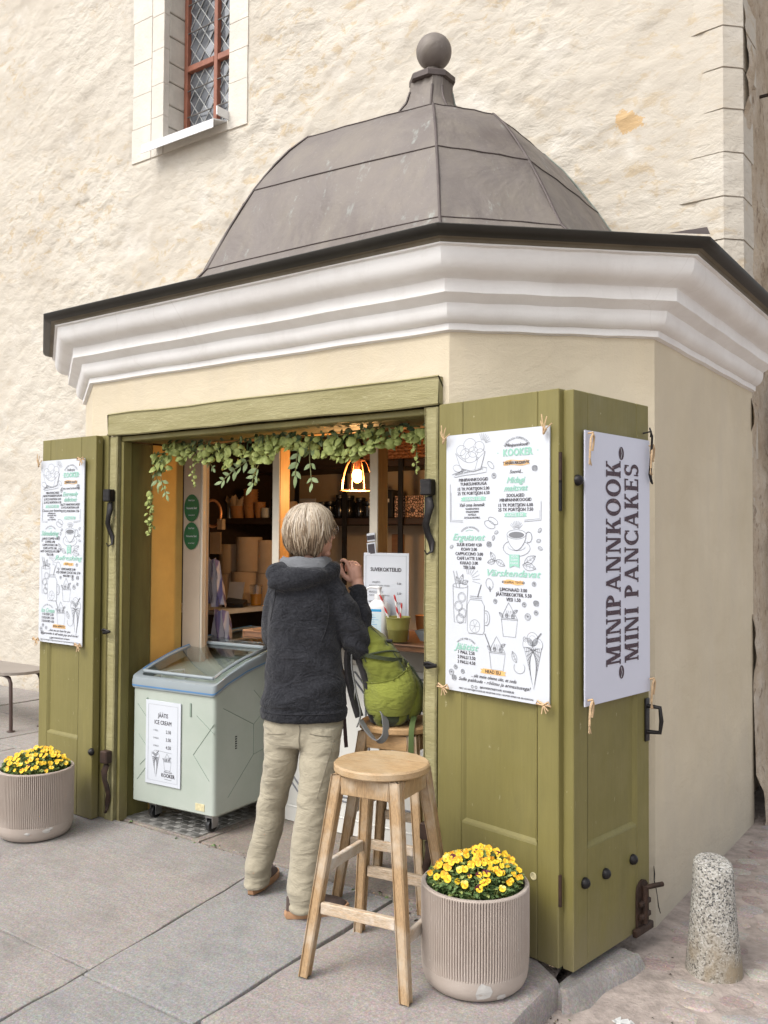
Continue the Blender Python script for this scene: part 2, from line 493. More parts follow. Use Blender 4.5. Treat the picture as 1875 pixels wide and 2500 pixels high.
MAT = dict(
    church=make_church_plaster(), plaster=make_kiosk_plaster(), white=make_white_plaster(), weathered=make_weathered(),
    slab=make_granite('slab_granite', (.285, .262, .243), (.31, .272, .245)),
    slab_grey=make_granite('slab_granite_grey', (.265, .256, .246), (.28, .257, .238)),
    slab_pink=make_granite('slab_granite_pink', (.30, .268, .248), (.31, .27, .245)),
    kerb=make_granite('kerb_granite', (.42, .40, .365), (.43, .41, .36), .5),
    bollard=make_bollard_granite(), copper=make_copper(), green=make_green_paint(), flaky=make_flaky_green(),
    limestone=M('limestone', (.62, .58, .51), .9, var=.10, vs=5, bump=.55, bs=26, bd=.012),
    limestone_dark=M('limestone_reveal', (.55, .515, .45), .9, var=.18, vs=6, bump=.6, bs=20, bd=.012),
    quoin=M('quoin_limestone', (.60, .545, .45), .92, var=.12, vs=7, bump=.6, bs=24, bd=.018, detail=6),
    gutter=M('gutter_metal', (.022, .019, .014), .5, .3, var=.4, vs=3, bump=.1, bs=20),
    soffit=M('gutter_underside', (.15, .125, .085), .7, 0, var=.3, vs=4),
    verdigris=M('verdigris', (.23, .255, .225), .8, var=.4, vs=16, bump=.3, bs=60),
    copper_seam=M('copper_seam', (.085, .066, .060), .6, .2, var=.3, vs=9),
    iron=M('wrought_iron', (.018, .016, .016), .48, .5, var=.4, vs=14, bump=.4, bs=45, bd=.006),
    rust=M('rusty_iron', (.026, .018, .014), .7, .3, var=.6, vs=14, bump=.5, bs=50, bd=.005, col2=(.07, .036, .022)),
    red_bar=M('window_bar_paint', (.26, .095, .055), .55, 0, var=.25, vs=9),
    lead=M('lead_came', (.40, .41, .40), .5, .3, var=.2, vs=20),
    sill_metal=M('sill_sheet', (.66, .66, .66), .45, .2, var=.1),
    grey_metal=M('grey_sheet_metal', (.36, .34, .31), .5, .35, var=.12, vs=2),
    cable=M('cable_grey', (.12, .11, .10), .6, .4),
    mortar=M('mortar', (.34, .285, .25), .95, var=.38, vs=14, bump=.9, bs=40, bd=.012, detail=6),
    tread=M('tread_aluminium', (.42, .41, .39), .38, .7, var=.25, vs=9, bump=.1),
    threshold=make_granite('threshold_stone', (.25, .215, .185), (.29, .24, .19)),
    cream_post=M('post_cream', (.55, .50, .41), .6, var=.08, bump=.1, bs=40),
    post_side=M('post_lamplit', (.40, .235, .085), .5, var=.2, vs=9, stretch=(8, 8, 1)),  # white post wood coloured orange: the lamp's light is painted in
    post_beige=M('post_beige', (.43, .355, .275), .6, var=.08),
    inner_yellow=M('inner_yellow', (.58, .37, .10), .8, var=.16, vs=4, bump=.2, bs=60),
    tan_wall=M('tan_wall', (.50, .39, .27), .85, var=.12, vs=3),
    dark_wood=M('dark_wood', (.040, .024, .016), .55, var=.4, vs=5, stretch=(1, 8, 8)),
    counter_wood=make_wood('counter_wood', (.14, .065, .032), (.20, .095, .045), (.26, .14, .07), (1, 14, 14), .3, .35),
    counter_white=M('counter_white', (.60, .59, .55), .5, var=.06, vs=3),
    brass=M('copper_wire', (.70, .36, .20), .35, .8, var=.1),
    black=M('black_plastic', (.014, .014, .015), .35, var=.2),
    black_glass=M('black_glaze', (.010, .010, .012), .18, var=.2),
    board=M('sign_board', (.535, .56, .60), .5, var=.03, vs=2),
    board_lilac=M('sign_board_cool', (.57, .585, .675), .5, var=.03, vs=2),
    ink=M('ink_dark', (.045, .038, .045), .7, var=.1),
    ink_grey=M('ink_grey', (.17, .175, .19), .7, var=.1),
    ink_white=M('ink_white', (.535, .56, .60), .7, var=.02),
    mint=M('ink_mint', (.26, .50, .40), .7, var=.06),
    mint_grey=M('ink_mint_grey', (.60, .70, .68), .7, var=.05),
    orange=M('ink_orange', (.66, .40, .15), .7, var=.06),
    rope=M('jute_rope', (.52, .36, .21), .95, var=.3, vs=60, bump=.4, bs=160),
    freezer=None, freezer_rim=M('freezer_rim', (.25, .285, .30), .42, var=.06), blue=M('blue_strip', (.07, .20, .40), .4),
    liner=M('freezer_liner', (.66, .67, .67), .45, var=.06), frost=M('frozen_packs', (.50, .48, .46), .7, var=.35, vs=12),
    green_shaded=M('green_paint_shaded', (.135, .118, .034), .6, var=.3, vs=5, stretch=(4, 4, .6), bump=.12, bs=60),  # shutter green darkened: the shade of the reveal is put into the colour
    seat_pale=make_wood('oak_seat_pale', (.39, .255, .125), (.48, .33, .18), (.53, .43, .30), (1.2, 16, 16), .5),
    stool=make_wood('oak_seat', (.355, .225, .105), (.455, .305, .16), (.52, .42, .29), (1.2, 16, 16), .45),
    leg=make_wood('oak_leg', (.32, .195, .09), (.43, .285, .15), (.50, .43, .335), (16, 16, 1.4), .75),
    rail=make_wood('worn_rail', (.45, .30, .17), (.545, .44, .325), (.64, .60, .545), (2, 12, 12), .85),
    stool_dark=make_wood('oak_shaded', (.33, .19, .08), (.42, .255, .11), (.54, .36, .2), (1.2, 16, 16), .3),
    planter=make_planter(), chip=M('plaster_chip', (.50, .485, .46), .9, var=.1, bump=.5, bs=60),
    soil=M('soil', (.05, .035, .025), .95, var=.4, vs=30, bump=.6, bs=60),
    leaf_dark=M('pansy_leaf', (.075, .14, .036), .6, var=.4, vs=25, col2=(.155, .24, .075)),
    petal=M('pansy_yellow', (.80, .52, .020), .6, var=.2, vs=60), petal_deep=M('pansy_amber', (.82, .36, .012), .6, var=.15, vs=60),
    petal_wine=M('pansy_wine', (.11, .008, .018), .6, var=.2), petal_pale=M('pansy_pale', (.80, .68, .16), .6, var=.15, vs=60),
    hop=M('hop_bract', (.29, .365, .075), .65, var=.45, vs=24, col2=(.42, .47, .15)), euc=M('leaf_green', (.15, .215, .075), .6, var=.4, vs=12, col2=(.25, .32, .145)),
    euc_dark=M('leaf_deep_green', (.045, .085, .026), .6, var=.4, vs=12), stem=M('stem', (.16, .17, .06), .7),
    fleece=make_fleece(), trousers=make_cotton('trouser_cotton', (.350, .312, .232), .75, 9, 32),
    hood_lining=make_cotton('hood_lining', (.155, .16, .17), .5, 16, 30),
    skin=M('skin', (.60, .335, .245), .5, var=.12, vs=18, bump=.15, bs=90, bd=.003, spec=.35),
    hair=make_hair(), shoe=M('shoe_suede', (.105, .075, .065), .8, var=.3, vs=18, bump=.3, bs=90), shoe_grey=M('shoe_grey', (.075, .075, .08), .8, var=.3, vs=18),
    sole=M('shoe_sole', (.42, .235, .125), .6, var=.2, vs=12), pack=make_cotton('pack_nylon', (.150, .165, .030), .45, 12, 40),
    pack_dark=make_cotton('pack_dark_nylon', (.050, .060, .032), .5, 14, 20), pack_black=make_cotton('pack_mesh', (.030, .027, .028), .4, 20, 10),
    webbing=M('grey_webbing', (.17, .17, .165), .8, var=.1, bump=.2, bs=200), webbing_green=M('green_webbing', (.085, .125, .035), .8, var=.1),
    webbing_brown=M('brown_webbing', (.055, .030, .030), .8, var=.1),
    metal=M('steel', (.45, .45, .45), .3, .9, var=.1), gold_label=M('gold_label', (.56, .50, .30), .5, var=.3, vs=60),
    bottle=M('sanitizer_bottle', (.76, .76, .76), .35, var=.03), label_blue=M('label_blue', (.04, .36, .68), .5), label_pale=M('label_pale', (.60, .74, .78), .5, var=.12, vs=40),
    bucket=M('olive_bucket', (.33, .31, .085), .4, .1, var=.12), straw_red=M('straw_red', (.55, .03, .03), .5), straw_white=M('straw_white', (.78, .77, .75), .5),
    grey_bottle=M('syrup_bottle', (.125, .118, .095), .4, var=.15), cup_white=M('cup_white', (.62, .60, .56), .5), kraft=M('kraft_paper', (.50, .365, .235), .85, var=.15, bump=.2, bs=30),
    terracotta=M('paper_cup_orange', (.46, .22, .08), .7, var=.15), towel=None, juice=M('juice', (.72, .36, .05), .35),
    tag_green=M('sticker_green', (.012, .105, .045), .4), machine_green=M('machine_green', (.02, .15, .06), .35), box_pattern=None, wicker=M('wicker', (.22, .085, .030), .6, var=.4, vs=30),
    paper=M('paper_white', (.58, .58, .56), .8, var=.06), glasses=M('spectacle_metal', (.30, .28, .26), .3, .7),
    bean=M('print_brown', (.115, .075, .085), .7), table_top=M('bench_top', (.27, .235, .205), .5, var=.12), tube_brown=M('tube_brown', (.085, .055, .048), .45, .3),
    wood_box=M('box_wood', (.30, .15, .07), .6, var=.2, stretch=(1, 10, 10)), screen=M('tablet_grey', (.33, .34, .37), .35), maroon=M('maroon', (.08, .012, .03), .8),
)
def make_freezer():
    t = NT('freezer_enamel')
    c = t.ramp(t.noise(3, 5, .6), [(.3, (.335, .38, .325)), (.7, (.41, .445, .395))])
    sc_ = t.ramp(t.noise(26, 5, .75, t.map((1, 1, 2.5))), [(.66, 0), (.70, .45)])
    c = t.mix(sc_, c, (.60, .63, .58))
    t.color(c); t.rough(.42)
    return t.mat
MAT['freezer'] = make_freezer()
def make_towel():
    t = NT('striped_towel')
    w = t.n.new('ShaderNodeTexWave'); w.inputs['Scale'].default_value = 9; w.bands_direction = 'X'
    t.t.links.new(t.co, w.inputs['Vector'])
    c = t.ramp(w.outputs['Fac'], [(.45, (.45, .41, .43)), (.75, (.16, .13, .24))])
    t.color(c); t.rough(.95)
    return t.mat
MAT['towel'] = make_towel()
def make_box_pattern():
    t = NT('patterned_carton')
    v = t.vor(55, 'DISTANCE_TO_EDGE')
    c = t.ramp(v, [(.10, (.05, .03, .025)), (.16, (.56, .36, .26))])
    t.color(c); t.rough(.6)
    return t.mat
MAT['box_pattern'] = make_box_pattern()
def make_letter_ink():
    t = NT('worn_letter_ink')
    s = t.ramp(t.noise(95, 5, .75, t.map((1, 1, 1))), [(.60, 0), (.64, 1)])
    c = t.mix(s, (.055, .032, .045), (.45, .34, .33))
    t.color(c); t.rough(.7)
    return t.mat
MAT['letter'] = make_letter_ink()
MAT['pane'] = M('leaded_glass', (.13, .14, .155), .08, 0, var=.6, vs=5, bump=.12, bs=9, bd=.01, spec=1.0)
MAT['lid_glass'] = make_glass('lid_glass', (.86, .92, .93))
MAT['cup_glass'] = make_glass('cup_glass', (.9, .9, .88), .08)
MAT['bulb'] = emit('bulb_glow', (1.0, .50, .14), 7.0)
# ------------------------------------------------------------------ ground and paving
def gz(x, y):
    """paving height: it climbs 30 mm towards the kiosk sill"""
    return .03 * max(0.0, min(1.0, (y + 1.2) / 1.2))

g = MB(); g.add([(-60, -60, -.19), (60, -60, -.19), (60, 60, -.19), (-60, 60, -.19)], [(0, 1, 2, 3)])
tag(build('ground', g, MAT['mortar']), 'packed earth and mortar under the paving', kind='structure')

pavement = thing('pavement', None, None, kind='structure')
g = MB(); g.add([(-14, -9, -.03), (.54, -9, -.03), (.54, -.2, -.012), (.5, .05, -.012), (.4, 2.4, -.012), (-14, 2.4, -.012)], [tuple(range(6))])
build('joint_bed', g, MAT['mortar'], pavement)

def slab(poly, mat, name='paving_slab', th=.1, bev=.005, parent=pavement, dz=0.0):
    """flat stone with worn arrises on a quad, its top following the paving"""
    n = len(poly)
    cx = sum(p[0] for p in poly) / n; cy = sum(p[1] for p in poly) / n
    pts = []
    for i, p in enumerate(poly):                      # extra points so the edge is a little uneven
        q = poly[(i + 1) % n]
        L = math.hypot(q[0] - p[0], q[1] - p[1]); k = max(2, int(L / .11))
        for j in range(k):
            t = j / k
            wx = .0055 if 0 < j else 0
            pts.append((p[0] + (q[0] - p[0]) * t + jit(wx), p[1] + (q[1] - p[1]) * t + jit(wx)))
    def ring(inset, dz_):
        out = []
        for x, y in pts:
            dx, dy = cx - x, cy - y; L = math.hypot(dx, dy) or 1
            out.append((x + dx / L * inset * 1.3, y + dy / L * inset * 1.3, gz(x, y) + dz + dz_))
        return out
    mb = MB()
    mb.loft([ring(0, -th), ring(0, -bev * 1.2), ring(bev * .4, -bev * .3), ring(bev * 1.5, 0)], 0, False)
    top = ring(bev * 1.5, 0)
    o = len(mb.v); mb.v.extend(top); mb.f.append(tuple(range(o, o + len(top)))); mb.m.append(0)
    return build(name, mb, mat, parent, 40)

def jx(y):
    return -.86 + (-.946 + .78) * (y + .82) / 1.258      # the long slanting joint
J = .0032
ys = [.015, -1.085, -2.25, -3.5, -4.8, -6.2]
for i in range(5):
    y1, y0 = ys[i] - J, ys[i + 1] + J
    s = (0, .03, -.02, .05, 0)[i]
    # the right-hand strip and its kerb (kerb edge rounded)
    if i == 0:
        slab([(-.275 + J, y0), (.565, y0), (.575, -.55), (.572, -.19), (.45, -.10), (.10, .02 - J), (-.275 + J, y1)], MAT['slab_pink'], bev=.022, th=.16)
    else:
        slab([(-.255 + J, y0), (.56, y0), (.565, y1), (-.265 + J, y1)], MAT['slab_pink'] if i % 2 else MAT['slab'], bev=.022, th=.16)
    ya, yb = y1 + (-.03 if i else 0), y0 - .03
    slab([(jx(max(yb, -3)) + J, yb), (-.262 - J, yb), (-.272 - J, ya), (jx(max(ya, -3)) + J, ya)], MAT['slab_grey'])
    xs = [jx(max(y0, -3)), -2.62, -4.2, -5.9, -7.6, -9.4]
    for k in range(5):
        off = (.0, .35, -.3, .2, .1)[(i + k) % 5] if k else 0
        x1 = xs[k] + (0 if k == 0 else (.0, .3, -.25)[i % 3]) - J
        x0 = xs[k + 1] + (.0, .3, -.25)[i % 3] + J
        xt = (jx(max(y1, -3)) - J) if k == 0 else x1
        slab([(x0, y0), (x1, y0), (xt, y1), (x0, y1)], random.choice([MAT['slab'], MAT['slab_pink'], MAT['slab']]), dz=jit(.0015))
# left of the kiosk, back to the church wall
for i, (ya, yb) in enumerate(((.03, .62), (.63, 1.28), (1.29, 2.06))):
    for k, (xa, xb) in enumerate(((-3.08, -4.15), (-4.17, -5.5), (-5.52, -6.9), (-6.92, -8.6))):
        if ya < .5 and k == 0: xa = -2.35
        o = (.2, -.15, 0)[i] if k else 0
        x1 = xa + (o if k else 0); x0 = xb + (.2, -.15, 0)[i]
        slab([(x0 + J, ya), (x1 - J, ya), (x1 - J, yb - J), (x0 + J, yb - J)], MAT['slab'], dz=jit(.002))

# cobbles to the right of the kerb, sunk in mortar
cob = thing('cobbles', None, None, kind='structure')
g = MB()
xs = np.linspace(.5, 5.5, 60); yy = np.linspace(-4, 7, 110)
X, Y = np.meshgrid(xs, yy)
def cobz(x, y): return -.058 - .030 * np.clip((.05 - y) / .5, 0, 1) + .010 * fbm(x * 2.2, y * 2.2, 3, 5)
Z = cobz(X, Y)
vs = np.stack([X, Y, Z], -1).reshape(-1, 3).tolist()
nx = len(xs)
g.add(vs, [(j * nx + i, j * nx + i + 1, (j + 1) * nx + i + 1, (j + 1) * nx + i) for j in range(len(yy) - 1) for i in range(nx - 1)])
build('mortar_bed', g, MAT['mortar'], cob, 180)
cob_mats = [make_granite('cobble_' + n, c, w, .3) for n, c, w in (
    ('grey', (.315, .29, .275), (.34, .30, .265)), ('red', (.30, .235, .215), (.36, .29, .255)), ('dark', (.20, .195, .20), (.26, .24, .23)),
    ('pink', (.36, .305, .275), (.38, .325, .29)), ('pale', (.38, .345, .305), (.39, .35, .30)))]
def cobble(x, y, rx, ry, a, mat, h=.018, parent=cob, mb=None):
    n = 9
    ph = [jit(.16) for _ in range(n)]
    def ring(k, z):
        out = []
        for j in range(n):
            t = 2 * PI * j / n
            r = 1 + ph[j]
            px, py = rx * k * r * math.cos(t), ry * k * r * math.sin(t)
            q = (abs(math.cos(t)) ** 4 + abs(math.sin(t)) ** 4) ** -.25 * .86
            px *= q; py *= q
            out.append((x + px * math.cos(a) - py * math.sin(a), y + px * math.sin(a) + py * math.cos(a), z))
        return out
    z = float(cobz(np.array(x), np.array(y)))
    m = mb if mb is not None else MB()
    m.loft([ring(1.08, z - .02), ring(1.0, z + h * .35), ring(.84, z + h * .85), ring(.45, z + h)], 0, False)
    o = len(m.v); m.v.extend(ring(.45, z + h)); m.f.append(tuple(range(o, o + n))); m.m.append(0)
    if mb is None: build('cobble', m, mat, parent, 60)
spots = []
for big in ((.90, -.62, .13, .085, .6, 2), (.72, -.78, .09, .07, .2, 0), (1.35, .74, .16, .07, 1.0, 2), (1.20, 1.35, .12, .07, .9, 0), (1.12, -.12, .11, .08, 1.2, 4)):
    spots.append((big[0], big[1], big[2])); cobble(*big[:5], cob_mats[big[5]], .016)
rows = []
y = -2.2
while y < 4.6:
    x = .70 + jit(.03)
    while x < 2.6:
        rx = random.uniform(.05, .10); ry = random.uniform(.040, .056)
        if x > 1.02: rx *= 1.3
        rows.append((x + rx, y + jit(.025), rx, ry)); x += rx * 2 + .010
    y += .098
kept = [r for r in rows if all(math.hypot(r[0] - s[0], r[1] - s[1]) > s[2] + .05 for s in spots)
        and math.hypot(r[0] - .94, r[1] - .35) > .16 and random.random() < .95
        and not (r[1] < .45 and r[0] < .82 - .25 * r[1] and r[1] > -.35)]
kept.sort(key=lambda r: (r[0] - 1.9) ** 2 + (r[1] + 3.1) ** 2 if r[1] > -1.4 and r[0] < 2.0 else 99 + r[1])
rest = MB()
for i, (x, y, rx, ry) in enumerate(kept):
    m = random.choice([cob_mats[k] for k in (0, 1, 1, 3, 3, 3, 4)])
    cobble(x, y, rx, ry, R(20) + jit(.35), m, random.uniform(.002, .006), mb=None if i < 290 else rest)
build('far_cobbles', rest, cob_mats[3], cob, 60, kind='stuff')
# a lump of pale granite footing under the folded shutter
def rough_stone(name, poly, z0, z1, mat, parent=None, amp=.012):
    mb = MB(); n = len(poly); cx = sum(p[0] for p in poly) / n; cy = sum(p[1] for p in poly) / n
    pts = []
    for i, p in enumerate(poly):
        q = poly[(i + 1) % n]
        for j in range(4): pts.append((p[0] + (q[0] - p[0]) * j / 4 + jit(amp), p[1] + (q[1] - p[1]) * j / 4 + jit(amp)))
    rg = []
    for k, z in ((1, z0), (1.0, z1 - .03), (.93, z1 - .008), (.80, z1)):
        rg.append([(cx + (x - cx) * k, cy + (y - cy) * k, z + (jit(.004) if k < 1 else 0)) for x, y in pts])
    mb.loft(rg, 0, True)
    return build(name, mb, mat, parent, 50)
def footing(poly_top, poly_foot, z1, z0):
    mb = MB(); n = len(poly_top)
    def sub(P, z, a):
        out = []
        for i in range(n):
            p, q = P[i], P[(i + 1) % n]
            for j in range(5): out.append((p[0] + (q[0] - p[0]) * j / 5 + jit(a), p[1] + (q[1] - p[1]) * j / 5 + jit(a), z + jit(a * .5)))
        return out
    A, B = sub(poly_top, z1, .004), sub(poly_foot, z0, .012)
    mid = [tuple(np.array(a) * .55 + np.array(b) * .45 + np.array((0, 0, .010))) for a, b in zip(A, B)]
    cx, cy = np.mean([a[:2] for a in A], axis=0); top = [(cx + (a[0] - cx) * .9, cy + (a[1] - cy) * .9, z1 + .002) for a in A]
    mb.loft([B, mid, A, top], 0, False); o = len(mb.v); mb.v.extend(top); mb.f.append(tuple(range(o, o + len(top)))); mb.m.append(0)
    build('footing_stone', mb, MAT['slab'], pavement, 60)
footing([(.560, -.20), (.60, -.20), (.705, .22), (.56, .24)], [(.575, -.222), (.632, -.225), (.752, .22), (.55, .27)], -.010, -.085)
if False: footing([(.60, .25), (.70, .25), (.74, .56), (.62, .57)], [(.60, .24), (.745, .23), (.76, .57), (.62, .60)], -.075, -.125)
# sill stones and the chequer plate inside the opening
slab([(-2.06, .03), (-1.46, .03), (-1.46, .64), (-2.06, .64)], MAT['threshold'], 'sill_stone')
slab([(-1.445, .03), (-.72, .03), (-.72, .64), (-1.445, .64)], MAT['threshold'], 'sill_stone')
slab([(-.705, .03), (-.03, .03), (-.03, .64), (-.705, .64)], MAT['threshold'], 'sill_stone')

# ------------------------------------------------------------------ the church
church = thing('church', 'old church wall of rough cream plaster behind the kiosk', 'building')
YW = 2.15
WX0, WX1, WZ0, WZ1 = -4.28, -3.47, 5.02, 7.3
TX0, TX1, TZ0 = -4.70, -3.25, 4.93
def axis(a, b, step, brk):
    c = sorted(set([a, b] + brk)); out = []
    for p, q in zip(c[:-1], c[1:]):
        k = max(1, int(round((q - p) / step))); out += list(np.linspace(p, q, k + 1)[:-1])
    return np.array(out + [b])
xs = axis(-9.5, .50, .026, [WX0, WX1]); zs = axis(-.19, 7.6, .026, [WZ0, WZ1])
X, Zg = np.meshgrid(xs, zs)
a = R(14); U = X * math.cos(a) + Zg * math.sin(a); V = -X * math.sin(a) + Zg * math.cos(a)
chips = np.clip(fbm(U * 3.2, V * 4.6, 6, 3, .6) * 2.2, -.9, .9)
D = .013 * chips + .022 * fbm(X * .7, Zg * .7, 3, 11) + .007 * fbm(X * 16, Zg * 16, 3, 23)
calm = .45 + .55 * np.clip((fbm(X * .45, Zg * .45, 2, 31) + .35) * 1.6, 0, 1)
D = D * calm
tr = ((X > TX0 - .02) & (X < TX1 + .02) & (Zg > TZ0 - .02))
D = np.where(tr, -.012 + D * .12, D)
D = D * (1 - .5 * np.clip((X - .0) / .3, 0, 1)) - .006 * np.clip((X - .1) / .2, 0, 1)
Yg = YW - D
vs = np.stack([X, Yg, Zg], -1).reshape(-1, 3).tolist(); nx = len(xs)
fs = []
for j in range(len(zs) - 1):
    zc = (zs[j] + zs[j + 1]) / 2
    for i in range(nx - 1):
        xc = (xs[i] + xs[i + 1]) / 2
        if WX0 < xc < WX1 and WZ0 < zc < WZ1: continue
        fs.append((j * nx + i, j * nx + i + 1, (j + 1) * nx + i + 1, (j + 1) * nx + i))
g = MB(); g.add(vs, fs)
build('wall', g, MAT['church'], church, 180)
# backing so the wall has thickness
g = MB(); g.box((-4.4, 3.2, 3.7), (9.6, 1.0, 7.7)); build('wall_core', g, MAT['limestone'], church)

# return wall round the corner, weathered stone
ysr = np.linspace(2.24, 7.0, 110); zr = np.linspace(-.19, 7.6, 190)
Yr, Zr = np.meshgrid(ysr, zr)
Dr = .075 * fbm(Yr * 2.2, Zr * 2.2, 5, 41, .55) + .03 * np.clip(fbm(Yr * 9, Zr * 9, 3, 51) * 2, -1, .4)
Xr = .603 + np.maximum(Dr, -.004) + .07 * np.clip((2.4 - Zr) / 2.4, 0, 1)
g = MB(); nx = len(ysr)
g.add(np.stack([Xr, Yr, Zr], -1).reshape(-1, 3).tolist(), [(j * nx + i, j * nx + i + 1, (j + 1) * nx + i + 1, (j + 1) * nx + i) for j in range(len(zr) - 1) for i in range(nx - 1)])
build('return_wall', g, MAT['weathered'], church, 180, label='dark weathered return of the church wall')

# dressed corner stones, each course proud of the next joint
z = -.16; k = 0
while z < 7.5:
    h = .243 + jit(.012)
    w = random.choice((.20, .27, .34, .24)); d = random.choice((.26, .38, .3))
    f = YW - .010 + jit(.002)
    poly = [(.50 - w, YW + .06), (.50 - w, f + .045), (.50 - w + .13, f + .008), (.524, f), (.612, f + .088), (.616, f + d), (.56, f + d + .03), (.50, f + d)]
    mb = MB()
    n = len(poly)
    def rg(ins, zz, jz=.004):
        cx, cy = .45, YW + .15
        return [(x + (cx - x) * ins, y + (cy - y) * ins, zz + jit(jz)) for x, y in poly]
    mb.loft([rg(.035, z + .001, .001), rg(-.012, z + .004, .002), rg(-.010, z + .04), rg(0, z + h - .06), rg(.003, z + h - .02), rg(.012, z + h, .002)], 0, True)
    build('quoin_stone', mb, MAT['church'], church, 35)
    z += h + .0015; k += 1

# window surround: dressed blocks, flush with the plaster
def course(z0, z1, hs):
    z = z0
    while z < z1 - .02:
        h = random.uniform(*hs); yield z, min(z1, z + h) - .006; z += h
for xa, xb in ((TX0, WX0 - .16), (WX0 - .16, WX0 + .0), (WX1 - .0, TX1)):
    for za, zb in course(TZ0 if xa < -4.3 or xb > -3.3 else TZ0, 7.3, (.22, .42)):
        if xa < WX1 < xb + .01 and xa > -4: za = max(za, TZ0 + .02)
        mb = MB(); e = jit(.012) if xa == TX0 or xb == TX1 else 0
        x0, x1 = xa + (e if xa == TX0 else .002), xb + (e if xb == TX1 else -.002)
        if x0 < WX0 - .1 and abs(x1 - (WX0 - .16)) < .01: x1 = WX0 - .164
        mb.box(((x0 + x1) / 2, YW + .034, (za + zb) / 2), (x1 - x0, .066 + jit(.002), zb - za + .003), bev=.002)
        build('surround_stone', mb, MAT['limestone'], church)
mb = MB(); mb.box(((WX0 + WX1) / 2, YW + .034, TZ0 + .04), (WX1 - WX0 - .004, .064, .075), bev=.004); build('surround_stone', mb, MAT['limestone'], church)
for x, sgn in ((WX0, -1), (WX1, 1)):
    for za, zb in course(TZ0 + .09, 7.3, (.17, .26)):
        mb = MB(); t = .05
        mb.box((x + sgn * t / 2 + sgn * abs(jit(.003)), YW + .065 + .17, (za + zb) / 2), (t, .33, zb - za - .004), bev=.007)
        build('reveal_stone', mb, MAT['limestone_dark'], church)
# the leaded window itself, a thing of the church
win = bpy.data.objects.new('leaded_window', None); COL.objects.link(win); win.parent = church
YG = 2.43
def bar(x0, x1, z0, z1, mat, d=.04, y=YG - .02):
    mb = MB(); mb.box(((x0 + x1) / 2, y, (z0 + z1) / 2), (x1 - x0, d, z1 - z0), bev=.004); return mb
mb = MB()
fx0, fx1 = WX0, WX1
for (x0, x1, z0, z1) in ((fx0 + .002, fx0 + .045, 5.05, 7.29), (fx1 - .045, fx1 - .002, 5.05, 7.29), (fx0 + .047, fx1 - .047, 5.05, 5.09)):
    mb.box(((x0 + x1) / 2, YG - .02, (z0 + z1) / 2), (x1 - x0, .05, z1 - z0), bev=.004)
build('frame', mb, MAT['red_bar'], win)
MX = -3.872
build('mullion', bar(MX - .022, MX + .022, 5.092, 7.29, MAT['red_bar'], .05, YG - .022), MAT['red_bar'], win)
ZT = 5.77
build('transom', bar(fx0 + .047, MX - .024, ZT - .028, ZT + .028, 0, .05, YG - .022), MAT['red_bar'], win)
build('transom', bar(MX + .024, fx1 - .047, ZT - .028, ZT + .028, 0, .05, YG - .022), MAT['red_bar'], win)
for zz in (5.33, 5.57, 6.1, 6.36, 6.62):
    mb = MB(); mb.tube([(fx0 + .03, YG - .035, zz), ((fx0 + fx1) / 2, YG - .04, zz + .004), (fx1 - .03, YG - .035, zz)], .006, 6)
    build('saddle_bar', mb, MAT['cable'], win, 60)
# diamond quarries: glass pieces between lead cames
DW, DH = .125, .165
x0, x1, z0, z1 = fx0 + .04, fx1 - .04, 5.085, 7.1
lead = MB()
def clip(poly):
    for ax, lim, s in ((0, x0, 1), (0, x1, -1), (1, z0, 1), (1, z1, -1)):
        out = []
        for i in range(len(poly)):
            a, b = poly[i], poly[(i + 1) % len(poly)]
            ia, ib = (a[ax] - lim) * s >= 0, (b[ax] - lim) * s >= 0
            if ia: out.append(a)
            if ia != ib:
                t = (lim - a[ax]) / (b[ax] - a[ax]); out.append((a[0] + (b[0] - a[0]) * t, a[1] + (b[1] - a[1]) * t))
        poly = out
        if len(poly) < 3: return []
    return poly
row = 0; zc = z0
while zc < z1 + DH:
    xc = x0 + (DW / 2 if row % 2 else 0)
    while xc < x1 + DW:
        p = clip([(xc - DW / 2, zc), (xc, zc - DH / 2), (xc + DW / 2, zc), (xc, zc + DH / 2)])
        if len(p) >= 3:
            cx = sum(q[0] for q in p) / len(p); cz = sum(q[1] for q in p) / len(p)
            tx, tz, yo = jit(.11), jit(.09), jit(.001)
            mb = MB(); k = .955
            f = [(cx + (x - cx) * k, YG + yo + ((x - cx) * tx + (z_ - cz) * tz), cz + (z_ - cz) * k) for x, z_ in p]
            b = [(x, y + .004, z_) for x, y, z_ in f]
            nn = len(f); mb.add(f + b, [tuple(range(nn)), tuple(range(2 * nn - 1, nn - 1, -1))] + [(i, i + nn, (i + 1) % nn + nn, (i + 1) % nn) for i in range(nn)])
            build('pane', mb, MAT['pane'], win)
            for i in range(nn):
                a, b2 = p[i], p[(i + 1) % nn]
                if math.hypot(a[0] - b2[0], a[1] - b2[1]) > .02 and (a[1] < b2[1] or nn < 4):
                    lead.tube([(a[0], YG - .004, a[1]), (b2[0], YG - .004, b2[1])], .0052, 5)
        xc += DW
    zc += DH / 2; row += 1
build('lead_came', lead, MAT['lead'], win, kind='stuff')
g = MB(); g.box(((fx0 + fx1) / 2, YG + .25, 6.1), (fx1 - fx0, .02, 2.4)); build('dark_room', g, MAT['black'], win)
